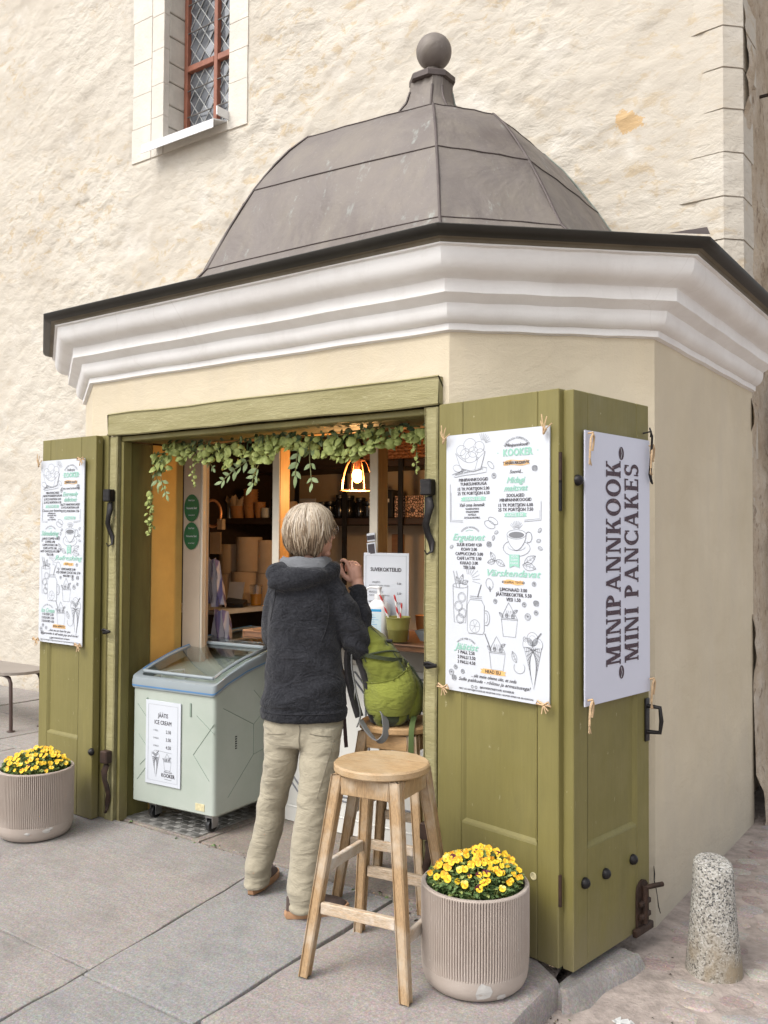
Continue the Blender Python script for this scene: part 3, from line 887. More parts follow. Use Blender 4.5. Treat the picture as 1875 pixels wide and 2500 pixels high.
# sheet-metal sill
mb = MB()
P = [(-4.36, 2.02), (-3.47, 2.02), (-3.44, 2.42), (-4.30, 2.42)]
top = [(-4.40, 2.015, 4.985), (-3.50, 2.015, 4.985), (-3.46, 2.42, 5.07), (-4.29, 2.42, 5.07)]
low = [(x, y, z - .012) for x, y, z in top]
mb.add(top + low, [(0, 1, 2, 3), (7, 6, 5, 4), (0, 4, 5, 1), (1, 5, 6, 2), (2, 6, 7, 3), (3, 7, 4, 0)])
mb.box((-3.95, 2.012, 4.945), (.90, .006, .075), bev=.002)
mb.box((-3.465, 2.10, 5.045), (.012, .17, .07))
build('window_sill', mb, MAT['sill_metal'], church)

# lightning conductor and a grey cover strip on the return wall
def add_cable():
    t = thing('lightning_cable', 'thin grey cable clipped down the dark side of the church', 'cable', (.66, 2.69, 0))
    mb = MB(); mb.tube([(jit(.006), jit(.006), z) for z in np.linspace(2.55, 7.5, 14)], .007, 6); build('wire', mb, MAT['cable'], t, 60)
    for z in (2.95, 4.28, 5.6):
        mb = MB(); mb.box((-.03, 0, z), (.09, .016, .018), bev=.003); mb.box((.004, 0, z), (.03, .03, .04), bev=.004); build('clip', mb, MAT['rust'], t)
add_cable()
def add_cover():
    t = thing('cover_strip', 'tall grey sheet metal strip fixed down the side wall at the right edge', 'cover strip', (.80, 2.86, -.1))
    mb = MB(); mb.box((0, 0, 1.35), (.05, .30, 2.5), bev=.006); build('sheet', mb, MAT['grey_metal'], t)
    for z in (.85, 2.35):
        mb = MB(); mb.box((-.02, -.19, z), (.014, .09, .014), bev=.003); mb.box((-.07, -.05, z), (.09, .03, .03)); build('clip', mb, MAT['metal'], t)
add_cover()
# ------------------------------------------------------------------ the kiosk
kiosk = thing('kiosk', 'cream octagonal street cafe kiosk with white cornice and copper dome', 'kiosk')
KL, KA, KD, KC, KLW = 2.313, .749, .878, .588, .853
pA = Vector((-KL, 0)); pB = Vector((0, 0)); pC = Vector((KD * math.cos(KA), KD * math.sin(KA)))
pZ = pA - KLW * Vector((math.cos(KC), -math.sin(KC)))
pE = Vector((pC.x, YW + .12)); pY = Vector((pZ.x, YW + .12))
PLAN = [pY, pZ, pA, pB, pC, pE]
def offset(o):
    out = []
    for i, p in enumerate(PLAN):
        ds = []
        if i > 0: ds.append((p - PLAN[i - 1]).normalized())
        if i < len(PLAN) - 1: ds.append((PLAN[i + 1] - p).normalized())
        ns = [Vector((d.y, -d.x)) for d in ds]
        if len(ns) == 1: out.append(p + ns[0] * o)
        else:
            b = ns[0] + ns[1]; out.append(p + b * (o / (1 + ns[0].dot(ns[1]))))
    return out
HC = 2.392
W = MB()
inn = offset(-.27)
def wseg(i, z0, z1, t0=0.0, t1=1.0):
    a, b = PLAN[i], PLAN[i + 1]; ia, ib = inn[i], inn[i + 1]
    p = a.lerp(b, t0); q = a.lerp(b, t1)
    d = (b - a).normalized(); nrm = Vector((-d.y, d.x)) * .27
    ip = ia if t0 == 0 else p + nrm; iq = ib if t1 == 1 else q + nrm
    W.prism([(p.x, p.y), (q.x, q.y), (iq.x, iq.y), (ip.x, ip.y)], z0, z1)
OX0, OX1 = -2.13, -.035
for i in (0, 1, 3, 4): wseg(i, -.17, HC)
t0 = (OX0 + KL) / KL; t1 = (OX1 + KL) / KL
wseg(2, -.03, HC, 0, t0); wseg(2, -.03, HC, t1, 1)
wseg(2, 2.205, HC, t0, t1)
build('wall', W, MAT['plaster'], kiosk)
mb = MB(); mb.tube([(pC.x + .0005, y, z) for y, z in ((.575, .20), (.583, .165), (.58, .14), (.60, .10), (.618, .06), (.628, .02), (.655, -.02))], [.001, .003, .002, .0028, .002, .0035, .002], 4, flat=.5); build('plaster_crack', mb, MAT['black'], kiosk)
def fine_wall():
    pass
# cornice, mitred round the plan
prof = [(-.02, 2.375), (.004, 2.386), (.019, 2.390), (.020, 2.417), (.030, 2.420), (.044, 2.430), (.055, 2.446), (.060, 2.465), (.061, 2.490), (.066, 2.494), (.106, 2.517),
        (.109, 2.520), (.109, 2.573), (.114, 2.577), (.122, 2.580), (.150, 2.588), (.172, 2.604), (.186, 2.628), (.191, 2.652), (.191, 2.676), (.205, 2.680), (.205, 2.690), (-.1, 2.690)]
def sweep(prof, name, mat, smooth=30, sub=12):
    mb = MB()
    cols = []
    for o, z in prof:
        pl = offset(o); line = []
        for i in range(len(pl) - 1):
            for k in range(sub): line.append((*(pl[i].lerp(pl[i + 1], k / sub)), z))
        line.append((*pl[-1], z)); cols.append(line)
    # gentle hand-run unevenness
    for ci, line in enumerate(cols):
        for j, p in enumerate(line):
            if name == 'cornice' and j % sub: cols[ci][j] = (p[0], p[1], p[2] + .0018 * math.sin(j * 1.9 + 1.3))
    mb.loft(cols, 0, False, closed=False)
    return build(name, mb, mat, kiosk, smooth)
sweep(prof, 'cornice', MAT['white'], 28)
sweep([(.14, 2.689), (.196, 2.684), (.206, 2.686), (.208, 2.700), (.232, 2.707)], 'gutter_soffit', MAT['soffit'])
sweep([(.226, 2.702), (.248, 2.708), (.262, 2.720), (.265, 2.736), (.259, 2.741), (.251, 2.738), (.249, 2.731), (.14, 2.731)], 'gutter', MAT['gutter'], 40)
# little lead soaker standing up at the right eaves corner
mb = MB(); c = offset(.262)[4]; mb.add([(c.x - .13, c.y - .11, 2.748), (c.x, c.y, 2.748), (c.x - .02, c.y + .03, 2.79)], [(0, 1, 2)]); build('lead_flap', mb, MAT['copper_seam'], kiosk)

# dome: an octagon of sheets shrinking towards a neck
CXY = Vector((-1.042, 1.43))
def mir(p): return Vector((p.x, 2 * CXY.y - p.y))
OCT = [pZ, pA, pB, pC, mir(pC), mir(pB), mir(pA), mir(pZ)]
KZ = [(.77, 2.905), (.742, 2.945), (.715, 2.995), (.678, 3.064), (.652, 3.15), (.618, 3.27), (.581, 3.39), (.541, 3.509), (.512, 3.585), (.478, 3.67), (.435, 3.765), (.377, 3.863),
      (.365, 3.868), (.30, 3.905), (.235, 3.955), (.18, 4.015), (.138, 4.085), (.113, 4.16), (.103, 4.23), (.10, 4.29), (.10, 4.32)]
LEV = [0, 3, 7, 11, 20]
NECK = Vector((.043, 0))
def dome_pt(ci, li):
    k, z = KZ[li]
    p = CXY + (OCT[ci] - CXY) * k
    lean = max(0, (z - 3.863) / .457)
    p = p + NECK * lean
    if lean > 0:       # the neck turns round (a regular octagon) as it rises
        ang = math.atan2((OCT[ci] - CXY).y, (OCT[ci] - CXY).x)
        reg = CXY + NECK * lean + Vector((math.cos(ang), math.sin(ang))) * (k * 1.27)
        p = p.lerp(reg, min(1, lean * 1.4))
    dz = 0
    if z < 3.9:
        w = math.sin(PI * min(1, max(0, (z - 2.95) / 1.3)))
        if ci in (0, 1): dz = .05 * w
        if ci in (3, 4): dz = -.045 * w
    return Vector((p.x, p.y, z + dz))
for ci in range(8):
    cj = (ci + 1) % 8
    for b in range(4):
        mb = MB(); cols = []
        for li in range(LEV[b], LEV[b + 1] + 1):
            a, c = dome_pt(ci, li), dome_pt(cj, li)
            if li == LEV[b] and b > 0: pass
            n = 6; mid = (a + c) / 2
            line = []
            for k in range(n + 1):
                q = a.lerp(c, k / n)
                out = Vector((mid.x - CXY.x, mid.y - CXY.y, 0)).normalized()
                q = q + out * (.010 * math.sin(PI * k / n) * (1 if b < 3 else .3) + (.0035 if li == LEV[b] and b > 0 and b < 3 else 0) + .004 * math.sin(3.1 * k + li * 1.7 + ci))
                line.append(q)
            cols.append(line)
        mb.loft(cols, 0, False, closed=False)
        build('roof_sheet', mb, MAT['copper'], kiosk, 40)
for ci in range(8):
    path = [dome_pt(ci, li) + Vector((0, 0, .004)) for li in range(0, 19)]
    mb = MB(); mb.tube(path, .0075, 6, flat=1.0)
    build('hip_seam', mb, MAT['verdigris'] if ci == 4 else MAT['copper_seam'], kiosk, 60)
    cj = (ci + 1) % 8
    for b in (1, 2, 3):
        mb = MB(); a, c = dome_pt(ci, LEV[b]), dome_pt(cj, LEV[b]); m = (a + c) / 2
        o = Vector((m.x - CXY.x, m.y - CXY.y, 0)).normalized()
        mb.tube([a.lerp(c, k / 6) + o * (.011 * math.sin(PI * k / 6) + .002 + .004 * math.sin(3.1 * k + LEV[b] * 1.7 + ci)) for k in range(7)], .0036, 5)
        build('sheet_joint', mb, MAT['copper_seam'], kiosk, 60)
# flat skirt between dome and gutter
go = offset(.25)
outer = [go[1], go[2], go[3], go[4], go[5], Vector((go[5].x, 2.27)), Vector((go[0].x, 2.27)), go[0]]
mb = MB()
inner = [dome_pt(i, 0) for i in range(8)]
base = [dome_pt(i, 0) - Vector((0, 0, .0)) for i in range(8)]
mb.loft([[Vector((*p, 2.742)) for p in (go[1], go[2], go[3], go[4])], [dome_pt(i, 0) for i in range(4)]], 0, False, closed=False)
mb.add([(*go[4], 2.742), (*go[5], 2.742), tuple(dome_pt(4, 0)), tuple(dome_pt(3, 0))], [(0, 1, 2, 3)])
mb.add([(*go[0], 2.742), (*go[1], 2.742), tuple(dome_pt(0, 0)), tuple(dome_pt(7, 0))], [(0, 1, 2, 3)])
mb.add([(p.x, p.y, 2.735) for p in offset(.2)], [tuple(range(6))])
build('roof_skirt', mb, MAT['copper'], kiosk)
nc = CXY + NECK
def octa(r, z, rot=0.0): return [Vector((nc.x + r * math.cos(R(22.5 + 45 * j) + rot), nc.y + r * math.sin(R(22.5 + 45 * j) + rot), z)) for j in range(8)]
mb = MB(); mb.loft([octa(.128, 4.285), octa(.142, 4.292), octa(.142, 4.322), octa(.128, 4.334), octa(.085, 4.352)]); build('neck_collar', mb, MAT['copper_seam'], kiosk)
mb = MB(); mb.lathe([(.05, 4.345), (.052, 4.37), (.04, 4.39)], 16, (nc.x, nc.y, 0)); mb.sphere((nc.x + .012, nc.y, 4.49), .108, 0, 28, 18); build('roof_ball', mb, MAT['copper'], kiosk, 60)

# ---- opening: lintel, jambs, inner reveal boards
def plank(name, x0, x1, y0, y1, z0, z1, mat, bev=.006, parent=kiosk, wob=.004, label=None):
    """a timber with slightly uneven faces"""
    dx, dy, dz = x1 - x0, y1 - y0, z1 - z0
    ax = max(range(3), key=lambda i: (dx, dy, dz)[i]); n = 10
    mb = MB(); L = (dx, dy, dz)[ax]; o = [i for i in range(3) if i != ax]
    rings = []
    for k in range(n + 1):
        t = k / n
        lo = [x0, y0, z0]; hi = [x1, y1, z1]
        w = [jit(wob) for _ in range(4)]
        b = bev
        ring = []
        for (a, c) in ((0, 0), (1, 0), (1, 1), (0, 1)):
            for s in ((1, 0), (0, 1)) if (a + c) % 2 == 0 else ((0, 1), (1, 0)):
                p = [0, 0, 0]; p[ax] = lo[ax] + L * t
                p[o[0]] = (lo[o[0]] + b * s[0] + w[0]) if a == 0 else (hi[o[0]] - b * s[0] + w[1])
                p[o[1]] = (lo[o[1]] + b * s[1] + w[2]) if c == 0 else (hi[o[1]] - b * s[1] + w[3])
                ring.append(tuple(p))
        rings.append(ring)
    mb.loft(rings)
    return build(name, mb, mat, parent, 30, label)
plank('lintel', -2.138, -.03, -.038, .07, 2.082, 2.204, MAT['flaky'])
plank('lintel_strip', -2.06, -.10, -.004, .05, 2.052, 2.079, MAT['green'], .003, wob=.001)
plank('soffit_board', -2.03, -.11, .055, .30, 2.055, 2.075, MAT['green'], .002, wob=.0)
plank('jamb', -2.132, -2.062, -.03, .05, .022, 2.079, MAT['flaky'], wob=.002)
plank('jamb_strip', -2.060, -2.036, -.006, .05, .024, 2.05, MAT['green'], .003, wob=.001)
plank('jamb', -.102, -.036, -.03, .05, .03, 2.079, MAT['flaky'], wob=.002)
plank('jamb_lining', -2.075, -2.048, .052, .20, .028, 2.05, MAT['green_shaded'], .002, wob=0)  # left lining takes the green with painted-in shade
plank('jamb_lining', -.10, -.07, .052, .30, .028, 2.05, MAT['green'], .002, wob=0)
# pintles the shutters hang on: a square block and a forged tail that curls at the end
def pintle(x, y, z, tail, mat, flip=1):
    tail *= 1.1
    t = bpy.data.objects.new('shutter_pintle', None); COL.objects.link(t); t.parent = kiosk
    mb = MB(); mb.box((x, y - .02, z), (.054, .042, .066), bev=.005); build('socket', mb, mat, t)
    mb = MB()
    pts = [(x + flip * .012 * math.sin(k * 1.4), y - .012 - .012 * math.sin(k * .9), z - .04 - tail * k / 6) for k in range(7)]
    pts += [(pts[-1][0] - flip * .012, y - .02, pts[-1][2] - .012), (pts[-1][0] - flip * .022, y - .022, pts[-1][2] + .004)]
    mb.tube(pts, [.019, .022, .017, .018, .016, .017, .010, .007, .005], 10, flat=.55); build('forged_tail', mb, mat, t, 60)
pintle(-2.098, -.03, 1.76, .20, MAT['iron']); pintle(-2.085, -.035, .37, .22, MAT['rust'], -1)
pintle(-.070, -.03, 1.75, .20, MAT['iron']); pintle(-.062, -.03, .37, .2, MAT['rust'])
for x in (-2.105, -.055):
    mb = MB(); mb.tube([(x - .035, -.035, 1.03), (x - .01, -.055, 1.027), (x + .03, -.05, 1.033)], [.006, .011, .008], 8); mb.tube([(x + .03, -.05, 1.033), (x, -.065, 1.045), (x - .02, -.06, 1.04)], .006, 6)
    build('shutter_catch', mb, MAT['iron'], kiosk, 60)

# ---- inside: floor, walls, ceiling, front posts, counter, shelves
IN = dict(parent=kiosk)
ip = [(p.x, p.y) for p in offset(-.20)]
mb = MB(); mb.prism(ip, .0, .022); build('inner_floor', mb, MAT['threshold'], kiosk)
mb = MB(); mb.prism(ip, 2.31, 2.34); build('inner_ceiling', mb, MAT['dark_wood'], kiosk)
mb = MB(); mb.box((-1.2, 2.02, 1.2), (3.6, .03, 2.3)); build('back_wall', mb, MAT['tan_wall'], kiosk)
mb = MB(); mb.box((.26, 1.25, 1.2), (.03, 1.7, 2.3)); build('side_wall', mb, MAT['tan_wall'], kiosk)
plank('cheek_board', -2.070, -2.050, .205, .428, .03, 2.05, MAT['inner_yellow'], .002, wob=0)
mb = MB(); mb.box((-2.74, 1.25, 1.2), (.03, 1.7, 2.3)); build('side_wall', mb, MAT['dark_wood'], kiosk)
plank('post', -2.05, -1.905, .432, .50, .03, 2.05, MAT['post_beige'], .003, wob=0)
plank('post_bead', -1.903, -1.885, .428, .46, .03, 2.05, MAT['cream_post'], .003, wob=0)
for xa in (-1.357, -.715):
    p = plank('post', xa, xa + .048, .43, .436, 1.062, 2.07, MAT['cream_post'], .001, wob=0)
    plank('post_core', xa, xa + .048, .438, .52, 1.062, 2.07, MAT['post_side'], .003, wob=0)  # its colour carries the orange lamplight on the post's side
plank('head_rail', -2.05, -.07, .43, .52, 2.072, 2.16, MAT['post_side'], .003, wob=0)
# counter
plank('counter_top', -1.42, -.072, .285, .86, 1.022, 1.058, MAT['counter_wood'], .006, wob=.0015)
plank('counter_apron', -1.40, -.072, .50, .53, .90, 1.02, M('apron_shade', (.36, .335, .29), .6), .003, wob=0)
plank('counter_panel', -1.42, -.072, .555, .59, .10, .90, MAT['counter_white'], .002, wob=0)
plank('plinth', -1.42, -.072, .530, .553, .032, .115, MAT['counter_white'], .004, wob=0)
# picture-frame mouldings on the panel: thin beads with cut corners
for (x0, x1) in ((-1.36, -.80), (-.72, -.12)):
    for ins in (0, .022):
        a0, a1, b0, b1, c = x0 + ins, x1 - ins, .19 + ins, .855 - ins, .09
        pts = [(a0 + c, b0), (a1 - c, b0), (a1, b0 + c), (a1, b1 - c), (a1 - c, b1), (a0 + c, b1), (a0, b1 - c), (a0, b0 + c), (a0 + c, b0)]
        mb = MB()
        for p, q in zip(pts[:-1], pts[1:]): mb.tube([(p[0], .553, p[1]), (q[0], .553, q[1])], .0045, 5)
        build('panel_bead', mb, MAT['ink_grey'], kiosk)
# left worktop running to the back
plank('worktop', -2.70, -2.10, .76, 1.9, 1.064, 1.096, MAT['cup_white'], .003, wob=0)
# shelves with straps
for z in (1.625, 2.0):
    plank('shelf', -2.72, .24, 1.62, 2.0, z, z + .045, MAT['dark_wood'], .004, wob=.001)
for x in (-2.2, -1.78, -1.33, -.95, -.5):
    mb = MB(); mb.box((x, 1.60, 1.75), (.035, .012, 1.05)); build('shelf_strap', mb, MAT['black'], kiosk)
plank('shelf', -2.72, -1.9, 1.36, 1.615, 1.625, 1.67, MAT['dark_wood'], .004, wob=.001)
plank('valance', -2.7, -1.62, 1.55, 1.60, 2.02, 2.16, MAT['dark_wood'], .004, wob=.001)
# ------------------------------------------------------------------ folding shutters (parts of the kiosk)
def shutter(p0, p1, z0, z1, front=True, bolts=(), label=None, panel=((.22, .84), (.20, .93)), th=.045, flat=False):
    """p0 -> p1 is the foot line seen from outside, the panelled face to the right-hand side of it"""
    p0, p1 = Vector(p0), Vector(p1)
    d = (p1 - p0); L = d.length; d.normalize()
    t = bpy.data.objects.new('shutter', None); COL.objects.link(t); t.parent = kiosk
    if label: t['label'] = label
    t.matrix_local = Matrix.Translation((p0.x, p0.y, z0)) @ Matrix.Rotation(math.atan2(d.y, d.x), 4, 'Z')
    H = z1 - z0
    (u0, u1), (v0, v1) = panel
    X0, X1, Z0, Z1 = u0 * L, u1 * L, v0 * H, v1 * H
    def pl(name, x0, x1, za, zb, ya=0, yb=th, bev=.003):
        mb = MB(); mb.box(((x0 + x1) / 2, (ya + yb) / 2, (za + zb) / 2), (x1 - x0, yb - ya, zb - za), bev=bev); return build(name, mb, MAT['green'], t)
    if flat:
        pl('leaf_board', 0, L, 0, H); return t
    e = .0006
    pl('stile', 0, X0 - e, 0, H); pl('stile', X1 + e, L, 0, H)
    pl('rail', X0 + e, X1 - e, 0, Z0 - e); pl('rail', X0 + e, X1 - e, Z1 + e, H)
    # recessed field with a bevelled moulding round it
    mb = MB(); r = .015; dep = .013
    a = [(X0, 0.001, Z0), (X1, 0.001, Z0), (X1, 0.001, Z1), (X0, 0.001, Z1)]
    b = [(X0 + r * .35, .004, Z0 + r * .35), (X1 - r * .35, .004, Z0 + r * .35), (X1 - r * .35, .004, Z1 - r * .35), (X0 + r * .35, .004, Z1 - r * .35)]
    c = [(X0 + r, dep, Z0 + r), (X1 - r, dep, Z0 + r), (X1 - r, dep, Z1 - r), (X0 + r, dep, Z1 - r)]
    mb.loft([a, b, c], 0, False); mb.add(c, [(0, 1, 2, 3)]); build('field_panel', mb, MAT['green'], t)
    for (bx, bz, kind) in bolts:
        mb = MB(); Mx = Matrix.Translation((bx, 0, bz)) @ Matrix.Rotation(PI / 2, 4, 'X')
        if kind == 'dome': mb.lathe([(.020, 0), (.0205, .006), (.016, .016), (.008, .022), (.002, .024)], 12, M=Mx); build('bolt', mb, MAT['iron'], t, 50)
        if kind == 'plug': mb.lathe([(.014, 0), (.014, .003), (.011, .004), (.010, .001)], 14, M=Mx); build('plug', mb, MAT['gold_label'], t, 50)
    return t
s1 = shutter((-.030, -.030), (.546, -.143), .028, 2.085, bolts=((.478, .295, 'plug'),), label='right shutter leaf by the opening')
s2 = shutter((.594, -.122), (.674, .432), .020, 2.080, bolts=((.07, .295, 'dome'), (.215, .29, 'dome'), (.42, .29, 'dome'), (.022, 1.735, 'dome')), panel=((.17, .82), (.20, .93)), label='right shutter leaf folded back towards the side wall')
s3 = shutter((-2.668, -.072), (-2.172, -.080), .03, 2.085, bolts=((.50, .36, 'dome'),), panel=((.16, .74), (.20, .93)), label='left shutter leaf with long menu board')
s4 = shutter((-2.69, -.024), (-2.140, -.024), .03, 2.09, flat=True, th=.020, label='left shutter leaf folded behind')
# butt hinges between the folded leaves, pull handle, bolt and hook on the outer leaf
Md = Matrix.Translation((.552, -.140, 0))
for z, m in ((1.80, 'rust'), (1.70, 'iron'), (.30, 'rust')):
    mb = MB(); mb.tube([(.549, -.136, z - .055), (.549, -.136, z + .055)], .007, 8); build('butt_hinge', mb, MAT[m], kiosk, 60)
D2 = Vector((.080, .554, 0)).normalized(); N2 = Vector((D2.y, -D2.x, 0)); O2 = Vector((.594, -.122, .02))
def on2(u, z, off=0.0): return O2 + D2 * u + N2 * off + Vector((0, 0, z))
MM2 = Matrix.Translation(O2) @ Matrix.Rotation(math.atan2(D2.y, D2.x), 4, 'Z')
def iron_part(name, f, mat='iron', par=kiosk, sm=50):
    mb = MB(); f(mb); mb.xf(MM2); return build(name, mb, MAT[mat], par, sm)
def hnd(mb):
    mb.box((.535, -.004, .81), (.034, .008, .17), bev=.003)
    mb.tube([(.535, -.006, .865), (.543, -.055, .862), (.545, -.06, .81), (.543, -.055, .765), (.535, -.006, .762)], .009, 8)
iron_part('pull_handle', hnd)
def tower(mb):
    n = 9
    pts = [(.445, 0, .02)] + [(.445, 0, .145)] + [(.49 + .045 * math.cos(PI - PI * k / 6), 0, .15 + .045 * math.sin(PI * k / 6)) for k in range(1, 6)] + [(.535, 0, .145), (.535, 0, .02)]
    f = [(x, -.010, z) for x, y, z in pts]; b = [(x, -.001, z) for x, y, z in pts]; m = len(pts)
    mb.add(f + b, [tuple(range(m)), tuple(range(2 * m - 1, m - 1, -1))] + [(i, i + m, (i + 1) % m + m, (i + 1) % m) for i in range(m)])
    mb.tube([(.49, -.016, .03), (.49, -.018, .175)], .012, 8)
    for z in (.06, .11): mb.box((.49, -.016, z), (.085, .014, .02), bev=.003)
    mb.tube([(.49, -.02, .168), (.515, -.05, .178), (.55, -.06, .176)], .010, 8)
    mb.box((.485, -.012, .008), (.14, .02, .03), bev=.004)
iron_part('tower_bolt', tower, 'rust')
def hook(mb):
    mb.tube([(.505, -.004, 1.945), (.510, -.035, 1.95), (.520, -.03, 1.93)], .0035, 8)
    mb.tube([(.512, -.03, 1.965), (.500, -.04, 1.95), (.513, -.04, 1.93), (.515, -.034, 1.85), (.514, -.03, 1.78), (.523, -.03, 1.755), (.516, -.038, 1.745), (.507, -.04, 1.76)], [.003, .004, .0045, .0055, .007, .005, .004, .003], 8)
iron_part('stay_hook', hook)

# ------------------------------------------------------------------ print: lettering and line drawings as flat ink on a board
DG = None
def text_shape(s, shear=0.0):
    c = bpy.data.curves.new('lettering', 'FONT'); c.body = s; c.size = 1; c.resolution_u = 2; c.shear = shear
    o = bpy.data.objects.new('lettering', c); COL.objects.link(o)
    dg = bpy.context.evaluated_depsgraph_get()
    me = bpy.data.meshes.new_from_object(o.evaluated_get(dg))
    vs = [(v.co.x, v.co.y) for v in me.vertices]; fs = [tuple(p.vertices) for p in me.polygons]
    bpy.data.objects.remove(o); bpy.data.curves.remove(c); bpy.data.meshes.remove(me)
    return vs, fs
_cache = {}
class Print:
    """ink on the plane of a board: x to the right, y up, both in metres from its lower left corner"""
    INK = ['ink', 'mint', 'orange', 'ink_white', 'ink_grey', 'mint_grey', 'bean', 'letter', 'label_blue', 'tag_green']
    def __init__(s, W, H): s.W, s.H, s.mb, s.layer = W, H, MB(), 0
    def add(s, pts, fs, ink, z=.0):
        s.mb.add([(x, -(.0006 + z), y) for x, y in pts], fs, s.INK.index(ink))
    def text(s, t, x, y, h, ink='ink', shear=0.0, width=None, z=.0004, stretch=1.0, bold=0.0, arc=None, rot=0.0):
        key = (t, shear)
        if key not in _cache: _cache[key] = text_shape(t, shear)
        vs, fs = _cache[key]
        if not vs: return
        x0 = min(v[0] for v in vs); x1 = max(v[0] for v in vs)
        k = h / .73; kx = k * stretch
        if width: kx = width / (x1 - x0)
        c, n = math.cos(rot), math.sin(rot)
        out = []
        for a, b in vs:
            u = (a - (x0 + x1) / 2) * kx; w = (b - .36) * k
            if arc:
                th = u / arc; u, w = (arc + w) * math.sin(th), (arc + w) * math.cos(th) - arc
            out.append((x + u * c - w * n, y + u * n + w * c))
        s.add(out, fs, ink, z)
        bold += h * .03
        for dx, dy in ((bold, 0), (bold * .5, bold * .6)):
            s.add([(a + dx, b + dy) for a, b in out], fs, ink, z + .0001 + dy * .01)
    def line(s, pts, w=.0012, ink='ink_grey', z=.0002, close=False):
        if close: pts = list(pts) + [pts[0]]
        w = w * 1.05 + .0003
        P = [Vector(p) for p in pts]; n = len(P)
        if n < 2: return
        L, Rr = [], []
        for i, p in enumerate(P):
            t = P[min(i + 1, n - 1)] - P[max(i - 1, 0)]
            if close and i in (0, n - 1): t = P[1] - P[n - 2]
            if t.length < 1e-9: t = Vector((1, 0))
            t.normalize(); q = Vector((-t.y, t.x)) * (w / 2)
            L.append(tuple(p + q)); Rr.append(tuple(p - q))
        s.add(L + Rr, [(i, n + i, n + i + 1, i + 1) for i in range(n - 1)], ink, z)
    def poly(s, pts, ink, z=.0001): s.add(pts, [tuple(range(len(pts)))], ink, z)
    def ell(s, x, y, a, b, w=.0012, ink='ink_grey', t0=0, t1=360, rot=0, z=.0002, fill=None):
        r = R(rot); n = max(6, int(abs(t1 - t0) / 18))
        P = []
        for i in range(n + 1):
            t = R(t0 + (t1 - t0) * i / n); u, v = a * math.cos(t), b * math.sin(t)
            P.append((x + u * math.cos(r) - v * math.sin(r), y + u * math.sin(r) + v * math.cos(r)))
        if fill: s.poly(P[:-1], fill, z - .0001)
        s.line(P, w, ink, z)
    # --- little drawings, all freehand shapes in ink lines
    def bean(s, x, y, r, rot): s.ell(x, y, r, r * .62, rot=rot); s.line([(x - r * .8 * math.cos(R(rot)), y - r * .8 * math.sin(R(rot))), (x + r * .15 * math.sin(R(rot)), y - r * .15 * math.cos(R(rot))), (x + r * .8 * math.cos(R(rot)), y + r * .8 * math.sin(R(rot)))], .0009)
    def berry(s, x, y, r):
        s.ell(x, y, r, r * .95); s.ell(x, y + r * .1, r * .30, r * .24, fill='ink_grey'); s.ell(x, y, r * .68, r * .62, .0007)
    def raspberry(s, x, y, r, rot=-20):
        s.ell(x, y, r, r * .8, rot=rot)
        for i in range(-2, 3): s.line([(x + i * r * .35 - r * .2, y - r * .6), (x + i * r * .35 + r * .2, y + r * .6)], .0007); s.line([(x - r * .8, y + i * r * .28), (x + r * .8, y + i * r * .28 + r * .15)], .0007)
    def leaf(s, x, y, L, rot, veins=4):
        c, n = math.cos(R(rot)), math.sin(R(rot))
        def q(u, v): return (x + u * c - v * n, y + u * n + v * c)
        up = [q(L * t, .24 * L * math.sin(PI * t ** .85)) for t in np.linspace(0, 1, 8)]; dn = [q(L * t, -.24 * L * math.sin(PI * t ** .85)) for t in np.linspace(0, 1, 8)]
        s.line(up); s.line(dn); s.line([q(0, 0), q(L, 0)], .0008)
        for i in range(1, veins): s.line([q(L * i / veins, 0), q(L * (i / veins + .1), .13 * L)], .0006); s.line([q(L * i / veins, 0), q(L * (i / veins + .1), -.13 * L)], .0006)
    def rays(s, x, y, r0, r1, a0, a1, n=9):
        for i in range(n):
            a = R(a0 + (a1 - a0) * i / (n - 1)); s.line([(x + r0 * math.cos(a), y + r0 * math.sin(a)), (x + r1 * math.cos(a), y + r1 * math.sin(a))], .0008, 'ink_grey')
    def ribbon(s, x, y, w, h, ink, bow=.0, outline=None):
        n = 10
        top = [(x - w / 2 + w * i / n, y + h / 2 + bow * math.sin(PI * 2 * i / n)) for i in range(n + 1)]
        bot = [(x - w / 2 + w * i / n, y - h / 2 + bow * math.sin(PI * 2 * i / n)) for i in range(n + 1)]
        for i in range(n): s.add([bot[i], bot[i + 1], top[i + 1], top[i]], [(0, 1, 2, 3)], ink, .0001)
        for sg in (-1, 1):
            e = w / 2 * sg
            s.add([(x + e, y + h * .35), (x + e + sg * h * .7, y + h * .35), (x + e + sg * h * .35, y - h * .05), (x + e + sg * h * .7, y - h * .45), (x + e, y - h * .45)], [(0, 1, 2), (0, 2, 4), (2, 3, 4)], ink, .00005)
        if outline: s.line(top + bot[::-1], .0011, outline, .0002, True)
    def bowl(s, x, y, w):
        h = w * .5
        for (dx, dy, r) in ((-.32, .12, .17), (-.02, .24, .22), (.30, .17, .18), (-.17, .02, .17), (.10, .05, .17), (.34, .0, .15), (.02, -.1, .2)):
            s.ell(x + dx * w, y + dy * w, r * w, r * w * .82, fill='ink_white', z=.0002 + .00004 * dx)
        rim = [(x - .52 * w + 1.04 * w * t, y + .05 * w - .28 * w * math.sin(PI * t)) for t in np.linspace(0, 1, 12)]
        body = rim + [(x + .36 * w, y - .42 * w), (x + .1 * w, y - .47 * w), (x - .34 * w, y - .36 * w)]
        s.poly(body, 'ink_white', .0005); s.line(body, .0014, 'ink_grey', .0007, True); s.line([(x + .28 * w, y - .12 * w), (x + .16 * w, y - .45 * w)], .0012, 'ink_grey', .0007)
